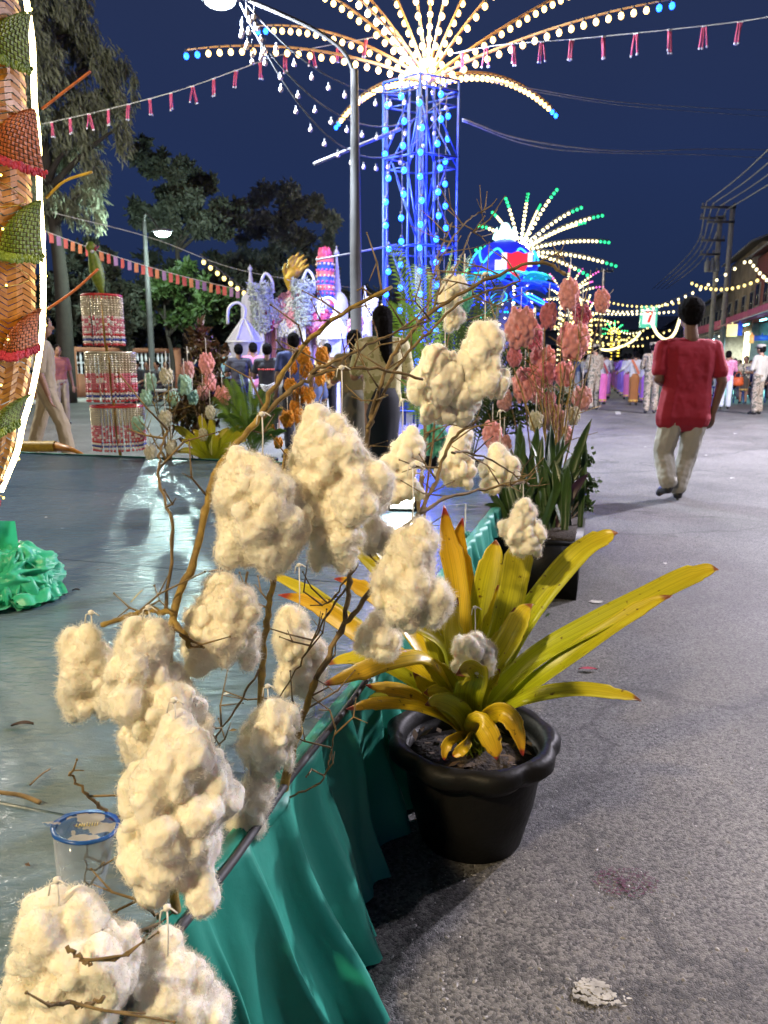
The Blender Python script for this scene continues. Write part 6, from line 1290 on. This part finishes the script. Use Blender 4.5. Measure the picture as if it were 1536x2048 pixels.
# ------------------------------------------------------------------ people
def joints(H, arms=('down', 'down'), seated=False, stride=0.0, lean=0.0, overrides=None):
    J = {}
    for sgn, s in ((-1, 'L'), (1, 'R')):
        J['hip'+s] = (.05*sgn, 0, .52); J['knee'+s] = (.056*sgn, .012 + stride*sgn*.10, .285); J['ank'+s] = (.056*sgn, -.012 + stride*sgn*.16, .048); J['toe'+s] = (.066*sgn, .075 + stride*sgn*.16, .02)
        J['sh'+s] = (.108*sgn, 0, .812); a = arms[0 if sgn < 0 else 1]
        e_, w_ = {'down': ((.145, -.012, .635), (.152, .03, .49)), 'front': ((.145, .02, .645), (.075, .14, .66)), 'phone': ((.13, .06, .665), (.05, .13, .83)), 'wave': ((.20, .05, .70), (.26, .15, .80)), 'out': ((.19, .06, .68), (.25, .17, .62)), 'pocket': ((.165, -.03, .64), (.12, .0, .50)), 'lap': ((.14, .03, .65), (.06, .15, .58))}[a]
        J['el'+s] = (e_[0]*sgn, e_[1], e_[2]); J['wr'+s] = (w_[0]*sgn, w_[1], w_[2])
        if seated:
            J['hip'+s] = (.05*sgn, 0, .27); J['knee'+s] = (.07*sgn, .24, .285); J['ank'+s] = (.07*sgn, .23, .048); J['toe'+s] = (.075*sgn, .31, .02)
            for k in ('sh', 'el', 'wr'): x, y, z = J[k+s]; J[k+s] = (x, y, z-.25)
    dz = -.25 if seated else 0
    J['neck'] = (0, -.005, .845+dz); J['head'] = (0, .012, .925+dz); J['chest'] = (0, 0, .74+dz); J['waist'] = (0, 0, .60+dz); J['pelvis'] = (0, 0, .535+dz)
    J = {k: Vector(v)*H for k, v in J.items()}
    if lean:
        for k in J: J[k].x += lean*J[k].z
    if overrides: J.update(overrides)
    return J
def hand(q, wr, el, H, inward):
    d = (wr-el).normalized(); r = .0085*H; c = wr + d*.03*H; sd = d.cross(Vector((0, 1, .2))).normalized(); fw = d.cross(sd)
    for k in (-1, 0, 1): q.cap(wr, .0125*H, wr + d*.045*H + sd*k*.011*H, .0095*H)
    for k, ln in ((-1.5, .038), (-.5, .046), (.5, .043), (1.5, .034)):
        b = wr + d*.05*H + sd*k*.0105*H; m_ = b + d*ln*.5*H + fw*.004*H*inward; q.cap(b, .0058*H, m_, .0052*H); q.cap(m_, .0052*H, m_ + (d*.8 + fw*.55*inward)*ln*.5*H, .0045*H)
    b = wr + d*.016*H - sd*.016*H; q.cap(b, .007*H, b + (d*.6 - sd*.7)*.028*H, .0062*H); q.cap(b + (d*.6 - sd*.7)*.028*H, .0062*H, b + (d*1.0 - sd*.75)*.045*H, .005*H)
def person(label, loc, H, face, top, bottom, hair='short', arms=('down', 'down'), skirt=False, seated=False, sleeve=.6, skin='skin', shoe=None, lean=0.0, stride=0.0, J=None, vox=.012, group=None, top_tex=None, untuck=.0, hat=None, sash=None, facev=False, skirt_len=.06, wide=.42, bag=1.0, hem=1.0):
    t = thing('person', label, 'person', tuple(loc), group); t.rotation_euler = (0, 0, face); J = J or joints(H, arms, seated, stride, lean); V3 = Vector; sk = M[skin]
    hd = J['head']; up = (hd - J['neck']).normalized()
    q = MB(); q.ball(hd + V3((0, 0, .012*H)), (.047*H, .056*H, .060*H), 14, 10); q.ball(hd + V3((0, .012*H, -.026*H)), (.036*H, .042*H, .042*H), 12, 8); q.ball(hd + V3((0, .058*H, -.008*H)), (.009*H, .014*H, .013*H), 7, 5)
    for s in (-1, 1): q.ball(hd + V3((s*.048*H, -.004*H, -.006*H)), (.006*H, .012*H, .019*H), 7, 6)
    q.cap(J['neck'] - up*.03*H, .034*H, hd - V3((0, .008*H, .03*H)), .031*H); q.cap(J['shL'] - V3((0, 0, .01*H)), .027*H, J['shR'] - V3((0, 0, .01*H)), .027*H); q.cap(J['chest'], .055*H, J['waist'], .05*H); q.cap(J['waist'], .05*H, J['pelvis'], .055*H)
    for s in 'LR':
        q.cap(J['sh'+s] - V3((0, 0, .01*H)), .027*H, J['el'+s], .025*H); q.cap(J['el'+s], .025*H, J['wr'+s], .0165*H); hand(q, J['wr'+s], J['el'+s], H, 1 if s == 'L' else -1)
        q.cap(J['hip'+s], .05*H, J['knee'+s], .034*H); q.cap(J['knee'+s], .033*H, J['ank'+s], .021*H); q.cap(J['ank'+s] - V3((0, .008*H, .018*H)), .02*H, J['toe'+s], .016*H)
    link('body', remesh_mesh('body', q, vox*.7, sk, 2), t)
    q = MB(); pw = .074*H; mid = (J['shL']+J['shR'])/2
    q.cap(mid + (J['shL']-mid)*.72 - V3((0, 0, .012*H)), .047*H, mid + (J['shR']-mid)*.72 - V3((0, 0, .012*H)), .047*H)
    for sx in (-1, -.5, 0, .5, 1):
        off = (J['shR']-J['shL'])*.5*sx*wide; q.cap(J['chest'] + off + V3((0, 0, .015*H)), .064*H, J['waist'] + off*(.85 if hem == 1 else 1.0), .060*H*(hem*.5+.5)); q.cap(J['waist'] + off*(.85 if hem == 1 else 1.0), .060*H*(hem*.5+.5), J['pelvis'] + off*(.9 if hem == 1 else 1.12) + V3((0, 0, -untuck*H)), .062*H*hem)
    for s in 'LR':
        e_ = J['sh'+s]*(1-min(1, sleeve)) + J['el'+s]*min(1, sleeve); q.cap(J['sh'+s] - V3((0, 0, .008*H)), .038*H, e_, .041*H if sleeve <= 1 else .034*H)
        if sleeve > 1: q.cap(J['el'+s], .034*H, J['wr'+s]*.92+J['el'+s]*.08, .026*H)
    link('shirt', remesh_mesh('shirt', q, vox*.8, top, 10, ((.16, .012*H, 1), (.05, .004*H, 1))), t)
    q = MB()
    if skirt:
        z0, z1 = J['pelvis'].z + .05*H, skirt_len*H; pr = [(.0, z1), (.084*H, z1), (.084*H, z1+.02*H), (.082*H, .3*H), (.094*H, .45*H), (.09*H, .53*H), (.075*H, z0), (0, z0)]; q.lathe((J['pelvis'].x*.5, 0, 0), pr, 28, wob=lambda a, i: .07*math.sin(7*a+i*.3)*(i < 4)); me = q.mesh('skirt', bottom); link('skirt', me, t)
        q = MB(); q.lathe((J['pelvis'].x*.5, 0, z1+.012*H), [(.0855*H, 0), (.087*H, .035*H)], 28, close=False, wob=lambda a, i: .07*math.sin(7*a)); link('hem_band', q.mesh('hem_band', cm((.55, .35, .08), .5)), t)
    else:
        q.cap(J['hipL'] + V3((0, 0, .025*H)), .06*H*bag, J['hipR'] + V3((0, 0, .025*H)), .06*H*bag)
        for s in 'LR': q.cap(J['hip'+s], .06*H*bag, J['knee'+s], .046*H*bag); q.cap(J['knee'+s], .046*H*bag, J['ank'+s] + V3((0, 0, .02*H)), .045*H*bag)
        link('trousers', remesh_mesh('trousers', q, vox*.8, bottom, 3, ((.12, .012*H, 1), (.035, .005*H, 1))), t)
    for s in 'LR':
        q = MB(); a, b = J['ank'+s], J['toe'+s]; d = (b-a); q.cap(a - V3((0, .012*H, .022*H)) , .024*H, a*.35+b*.65, .022*H); q.cap(a*.35+b*.65, .022*H, b, .018*H); link('shoe', remesh_mesh('shoe', q, .008, shoe or M['boot'], 1), t)
    q = MB(); h = hd + V3((0, -.008*H, .018*H)); q.ball(h, (.054*H, .060*H, .060*H), 14, 10); q.ball(h + V3((0, -.022*H, -.028*H)), (.049*H, .040*H, .042*H), 12, 8)
    if hair == 'thick': q.ball(h + V3((0, -.004*H, .004*H)), (.062*H, .066*H, .064*H), 14, 10)
    if hair == 'long': q.cap(h + V3((0, -.035*H, -.03*H)), .044*H, J['neck'] + V3((0, -.045*H, -.06*H)), .036*H); q.cap(J['neck'] + V3((0, -.045*H, -.06*H)), .036*H, J['chest'] + V3((.01*H, -.075*H, -.02*H)), .022*H)
    if hair == 'bun': q.ball(h + V3((0, -.055*H, .02*H)), .030*H, 10, 8)
    cut = MB(); me = remesh_mesh('hair', q, vox*.75, M['hair'], 1, ((.02, .006*H, 1),)); link('hair', me, t)
    fc = MB()
    for s in (-1, 1): fc.ball(hd + V3((s*.019*H, .049*H, .004*H)), (.0075*H, .005*H, .0045*H), 7, 5)
    if facev: link('eyes', fc.mesh('eyes', cm((.02, .015, .012), .3)), t); fc = MB(); fc.ball(hd + V3((0, .052*H, -.033*H)), (.014*H, .006*H, .004*H), 7, 5); link('mouth', fc.mesh('mouth', cm((.22, .06, .05), .5)), t)
    if hat: q = MB(); q.lathe(hd + V3((0, 0, .022*H)), [(.061*H, 0), (.062*H, .03*H), (.058*H, .045*H), (.0, .056*H)], 18); q.grid([hd + V3((x*.05*H, .055*H + y*.045*H*(1-.5*x*x), .026*H - .012*H*y)) for y in (0, .5, 1) for x in (-1, -.5, 0, .5, 1)], 3, 5); link('cap', q.mesh('cap', hat), t)
    if sash:
        q = MB(); a = J['shL'] + V3((.03*H, -.05*H, .03*H)); b = J['waist'] + V3((.055*H, -.085*H, -.02*H)); V = []
        for i in range(8):
            u = i/7; p = a*(1-u)+b*u + V3((0, -.034*H*math.sin(math.pi*u), 0))
            for s in (-1, 0, 1): V.append(p + V3((.02*H, 0, .014*H))*s*.9 + V3((0, -.004*H*(s == 0), 0)))
        q.grid(V, 8, 3); link('sash', q.mesh('sash', sash), t)
    return t
def camo(name, c1, c2, c3):
    m, n, L_, b = node_mat(name); t = n.new('ShaderNodeTexCoord'); z = n.new('ShaderNodeTexNoise'); z.inputs['Scale'].default_value = 13; z.inputs['Detail'].default_value = 4; L_.new(t.outputs['Object'], z.inputs['Vector'])
    r = n.new('ShaderNodeValToRGB'); r.color_ramp.interpolation = 'CONSTANT'; r.color_ramp.elements[0].color = c1+(1,); r.color_ramp.elements[1].position = .55; r.color_ramp.elements[1].color = c2+(1,); e_ = r.color_ramp.elements.new(.46); e_.color = c3+(1,)
    L_.new(z.outputs[0], r.inputs[0]); L_.new(r.outputs[0], b.inputs['Base Color']); b.inputs['Roughness'].default_value = .85; return m
cloth = lambda c, **k: mat('cloth', c, .85, vscale=4, var=.12, bump=.08, bscale=300, **k)
camo_m = camo('camouflage_cloth', (.20, .16, .11), (.09, .085, .06), (.30, .26, .20)); khaki = cloth((.36, .30, .20)); white_c = cloth((.42, .41, .43)); cream_c = camo('printed_cream_cloth', (.52, .47, .26), (.30, .28, .12), (.55, .50, .30)); black_c = cloth((.018, .02, .028))
# man in red, walking away
MY = 6.4; ml = G(1345, 1000); ml.y = MY; ml.x = P(1348, 1000, MY).x
def mj(x, y, d=0.0): p = P(x, y, MY + d); return p - ml
JO = {'head': mj(1380, 630), 'neck': mj(1382, 664, -.01), 'shL': mj(1325, 690), 'shR': mj(1430, 692), 'elL': mj(1317, 757, -.02), 'wrL': mj(1336, 775, .20), 'elR': mj(1444, 764, -.03), 'wrR': mj(1427, 822, .0),
      'chest': mj(1378, 715), 'waist': mj(1372, 785), 'pelvis': mj(1366, 828), 'hipL': mj(1344, 838), 'hipR': mj(1392, 834), 'kneeL': mj(1326, 905, .03), 'kneeR': mj(1374, 912, .07), 'ankL': mj(1335, 968, -.07), 'toeL': mj(1318, 990, .03), 'ankR': mj(1354, 985, .04), 'toeR': mj(1357, 1000, .20)}
JO['toeR'].z = .025; JO['ankR'].z = .085; JO['toeL'].z = .06
red = person('man in a red shirt and baggy grey trousers walking away up the road', ml, 1.74, 0, cloth((.26, .007, .022)), cloth((.34, .33, .29)), 'thick', J=JO, skin='skin_dark', vox=.010, sleeve=.72, untuck=.018, wide=.44, bag=1.06, hem=1.16)
def at_px(px, Y): p = P(px, 726, Y); return Vector((p.x, p.y, 0))
person('woman with long black hair in a printed cream blouse seen from behind', at_px(765, 6.5), 1.64, .3, cream_c, black_c, 'long', ('front', 'front'), skirt=True, sleeve=.8, untuck=.02)
person('shorter girl with long black hair in a plain olive blouse', at_px(708, 8.2), 1.52, .2, cloth((.24, .20, .11)), cloth((.12, .11, .08)), 'long', ('front', 'down'), skirt=True, sleeve=.8)
person('passer-by in khaki trousers half hidden behind the woven arch', at_px(88, 8.6), 1.70, -1.3, khaki, khaki, 'short', ('down', 'down'), stride=.8, sleeve=.9)
person('person in a faded red shirt standing before the orange wall', at_px(116, 15), 1.56, -2.4, cloth((.30, .10, .08)), khaki, 'short', facev=True)
s0 = dict(seated=True, sleeve=.8, facev=True)
seat = person('seated onlooker in black beside the beaded mobile', at_px(273, 22) + Vector((0, 0, .1)), 1.62, 2.9, black_c, cloth((.05, .05, .06)), 'short', ('lap', 'lap'), **s0)
sm_ = []
for (px, Y, lab, rz, c) in ((294, 22.2, 'seated onlooker with bushy hair by the lamp pole foot', 3.0, (.05, .045, .05)), (313, 22.5, 'seated onlooker in a grey top right of the lamp pole foot', 2.7, (.12, .12, .13)), (331, 22.8, 'rightmost seated onlooker before the balusters', 3.2, (.06, .05, .07))):
    o = dup(seat, at_px(px, Y) + Vector((0, 0, .1)), rz, .98, lab)
    for ch in o.children:
        if ch.name.startswith('shirt'): ch.material_slots[0].link = 'OBJECT'; ch.material_slots[0].material = cloth(c)
bn = thing('bench', 'low concrete bench under the seated onlookers by the orange wall', 'bench', tuple(at_px(302, 22.3))); c = Vector(bn.location)
q = MB(); q.box(c + Vector((0, .05, .44)), (1.4, .42, .08), .15); q.build('seat', M['concrete'], bn); 
for s in (-.55, .55): q = MB(); q.box(c + Vector((s, .05 + s*.15, .2)), (.12, .36, .40), .15); q.build('leg', M['concrete'], bn)
person('man in a light blue shirt left of the white pyramid lantern', at_px(450, 16), 1.58, -1.2, cloth((.25, .50, .60)), black_c, 'short', ('front', 'front'), skin='skin', facev=True)
bk = person('person in a black printed T-shirt seen from behind near the lantern', at_px(535, 12), 1.50, .1, camo('black_print_cloth', (.018, .02, .028), (.018, .02, .028), (.018, .02, .03)), black_c, 'short', ('front', 'front'), skin='skin_dark')
q = MB(); 
for k in range(9): q.box((-.13 + .033*k, -.135, 1.09), (.022, .012, .028 - .008*(k % 2)))
link('print_lettering', q.mesh('print_lettering', cm((.45, .03, .03), .6)), bk)
q = MB()
for k in range(5): q.tube([(-.12 + .01*k, -.125 - .006*k, .86 - .02*k), (.0, -.155, .84 - .025*k), (.13 - .02*k, -.125, .90 - .03*k)], .006, 5)
link('print_stripes', q.mesh('print_stripes', M['white_paint']), bk)
person('boy in a dark blue shirt facing away beside the orange cotton', at_px(588, 10.2), 1.58, .3, cloth((.03, .05, .16)), black_c, 'short', ('down', 'down'), skin='skin_dark')
# procession
boot_sold = M['boot']
person('soldier in camouflage standing behind the pink cotton branch', at_px(1190, 20.2), 1.72, .4, camo_m, camo_m, 'short', ('front', 'front'), sleeve=1.2, hat=camo_m)
person('soldier in camouflage half hidden left of the man in red', at_px(1306, 18.6), 1.72, -.3, camo_m, camo_m, 'short', ('front', 'front'), sleeve=1.2, hat=camo_m)
d1 = person('dancer in a white blouse and pink skirt beside the soldier', at_px(1207, 22.9), 1.58, .2, white_c, cloth((.62, .14, .36)), 'bun', ('front', 'out'), skirt=True, sleeve=1.1, sash=cm((.30, .06, .06), .7))
d2 = person('dancer with a rust sash and brown skirt in the middle of the road', at_px(1271, 22.6), 1.58, -.1, white_c, cloth((.26, .10, .03)), 'bun', ('out', 'out'), skirt=True, sleeve=1.1, sash=cm((.42, .12, .06), .7))
pur = [cloth((.28, .10, .42)), cloth((.40, .12, .34)), cloth((.22, .12, .55)), cloth((.42, .10, .24))]
for i, (px, Y, rz, lab, c) in enumerate(((1292, 24, .2, 'dancer in a mauve skirt just right of the rust sash', 0), (1258, 26.5, -.6, 'dancer in a plum skirt left of the rust sash', 3), (1250, 29, -.5, 'second dancer down the left row in violet', 2), (1243, 32, -.5, 'third dancer down the left row in lilac', 2), (1237, 35, -.4, 'fourth dancer down the left row in purple', 0), (1231, 39, -.4, 'fifth dancer down the row in mauve', 1), (1227, 44, -.3, 'farthest dancer of the row under the white garland', 0), (1281, 28, .3, 'dancer in violet seen between the rust sash and the soldier', 2), (1216, 27, .5, 'dancer with an outstretched arm behind the pink skirt', 1))):
    o = dup(d1 if i % 2 else d2, at_px(px, Y), rz, 1.0 + .02*(i % 3 - 1), lab, 'dancers in the procession')
    for ch in list(o.children):
        b_ = ch.name.split('.')[0]
        if b_ == 'skirt' or (b_ == 'shirt' and i in (2, 3, 4)): ch.material_slots[0].link = 'OBJECT'; ch.material_slots[0].material = pur[c]
        if b_ == 'sash': bpy.data.objects.remove(ch)
person('woman in a pink printed blouse and pale trousers holding up a phone', at_px(1456, 20.6), 1.55, -.5, camo('pink_print_cloth', (.60, .24, .38), (.62, .34, .46), (.50, .16, .30)), cloth((.48, .52, .60)), 'short', ('phone', 'phone'), sleeve=1.1, untuck=.03)
person('man in a grey jacket, camouflage trousers and cap at the right edge', at_px(1521, 18.2), 1.66, .5, cloth((.36, .35, .30)), camo_m, 'short', ('front', 'down'), sleeve=1.2, hat=cloth((.34, .32, .28)), untuck=.03)
person('spectator in a flowered top and dark skirt on the right kerb', at_px(1492, 23.5), 1.45, 2.6, camo('flower_print_cloth', (.45, .38, .22), (.08, .09, .06), (.5, .45, .35)), cloth((.07, .06, .045)), 'long', ('front', 'front'), skirt=True, skirt_len=.27, facev=True)
for (px, Y, rz, lab, c) in ((1479, 24, 2.5, 'seated spectator in dark clothes beside the pink blouse', (.03, .03, .06)), (1503, 24.6, 2.7, 'seated spectator in navy behind the flowered top', (.04, .05, .14)), (1420, 26, 2.4, 'seated spectator in maroon right of the man in red', (.16, .04, .06)), (1532, 24, 2.8, 'seated spectator in black at the far right edge', (.03, .03, .035))):
    o = dup(seat, at_px(px, Y) + Vector((0, 0, .12)), rz, 1, lab)
    for ch in o.children:
        if ch.name.startswith('shirt'): ch.material_slots[0].link = 'OBJECT'; ch.material_slots[0].material = cloth(c)
    st_ = thing('stool', lab.replace('seated spectator', 'plastic stool under the spectator'), 'stool', tuple(at_px(px, Y))); c_ = Vector(st_.location); q = MB(); q.box(c_ + Vector((0, 0, .44)), (.34, .34, .05)); q.build('seat', cm((.06, .10, .35), .4), st_)
    for sx in (-.13, .13):
        for sy in (-.13, .13): q = MB(); q.tube([c_ + Vector((sx*1.2, sy*1.2, 0)), c_ + Vector((sx, sy, .42))], .02, 6); q.build('leg', cm((.06, .10, .35), .4), st_)
bg_ = thing('handbag', 'bright orange bag carried beside the flowered top', 'bag', tuple(at_px(1479, 23.2) + Vector((0, 0, .55)))); q = MB(); c_ = Vector(bg_.location); q.lathe(c_, [(.13, 0), (.17, .06), (.15, .22), (.13, .26)], 12); q.build('body', cm((.75, .13, .03), .5), bg_); q = MB(); q.tube(bez(c_ + Vector((-.12, 0, .25)), c_ + Vector((0, 0, .6)), c_ + Vector((.12, 0, .25)), 8), .012, 5); q.build('strap', cm((.5, .08, .02), .5), bg_)
crowd_src = [o for o in bpy.data.objects if o.get('category') == 'person' and ('pink printed blouse' in o['label'] or 'light blue shirt' in o['label'] or 'navy' in o['label'] or 'flowered top' in o['label'])]
r_ = random.Random(77)
for i, (px, Y, lab) in enumerate(((1402, 27, 'standing onlooker close by the red shirt on the right kerb'), (1436, 29, 'standing onlooker behind the pink blouse'), (1470, 30, 'standing onlooker between the pink blouse and the flowered top'), (1512, 29, 'standing onlooker behind the grey jacket'), (1545, 27, 'standing onlooker at the very edge behind the grey jacket'), (1418, 33, 'farther onlooker beside the red shirt'), (1386, 37, 'small distant onlooker near the red shoulder'), (1372, 44, 'tiny distant onlooker left of the awning'), (1170, 30, 'standing onlooker behind the soldier on the left'), (1155, 33, 'standing onlooker farther behind the soldier'), (1120, 27, 'standing onlooker seen through the pink cotton'), (1095, 29, 'standing onlooker behind the pink branch stems'), (478, 13.5, 'dark haired onlooker before the left pyramid lantern'), (507, 14.5, 'onlooker between the left lantern and the black printed T-shirt'), (562, 13, 'onlooker between the black printed T-shirt and the boy in blue'), (622, 12, 'onlooker beside the orange cotton near the right lantern'), (655, 13.5, 'onlooker in front of the right pyramid lantern'))):
    o = dup(crowd_src[i % len(crowd_src)], at_px(px, Y), 2.6 + r_.uniform(-.5, .5) if px > 1300 else (-1.2 if px > 1000 else .3), r_.uniform(.96, 1.04), lab)
    o.pop('group', None)
    c = [(.05, .05, .07), (.55, .20, .32), (.50, .48, .45), (.10, .14, .30), (.45, .30, .12), (.30, .05, .08)][i % 6]
    for ch in o.children:
        if ch.name.startswith('shirt'): ch.material_slots[0].link = 'OBJECT'; ch.material_slots[0].material = cm(c, .85)
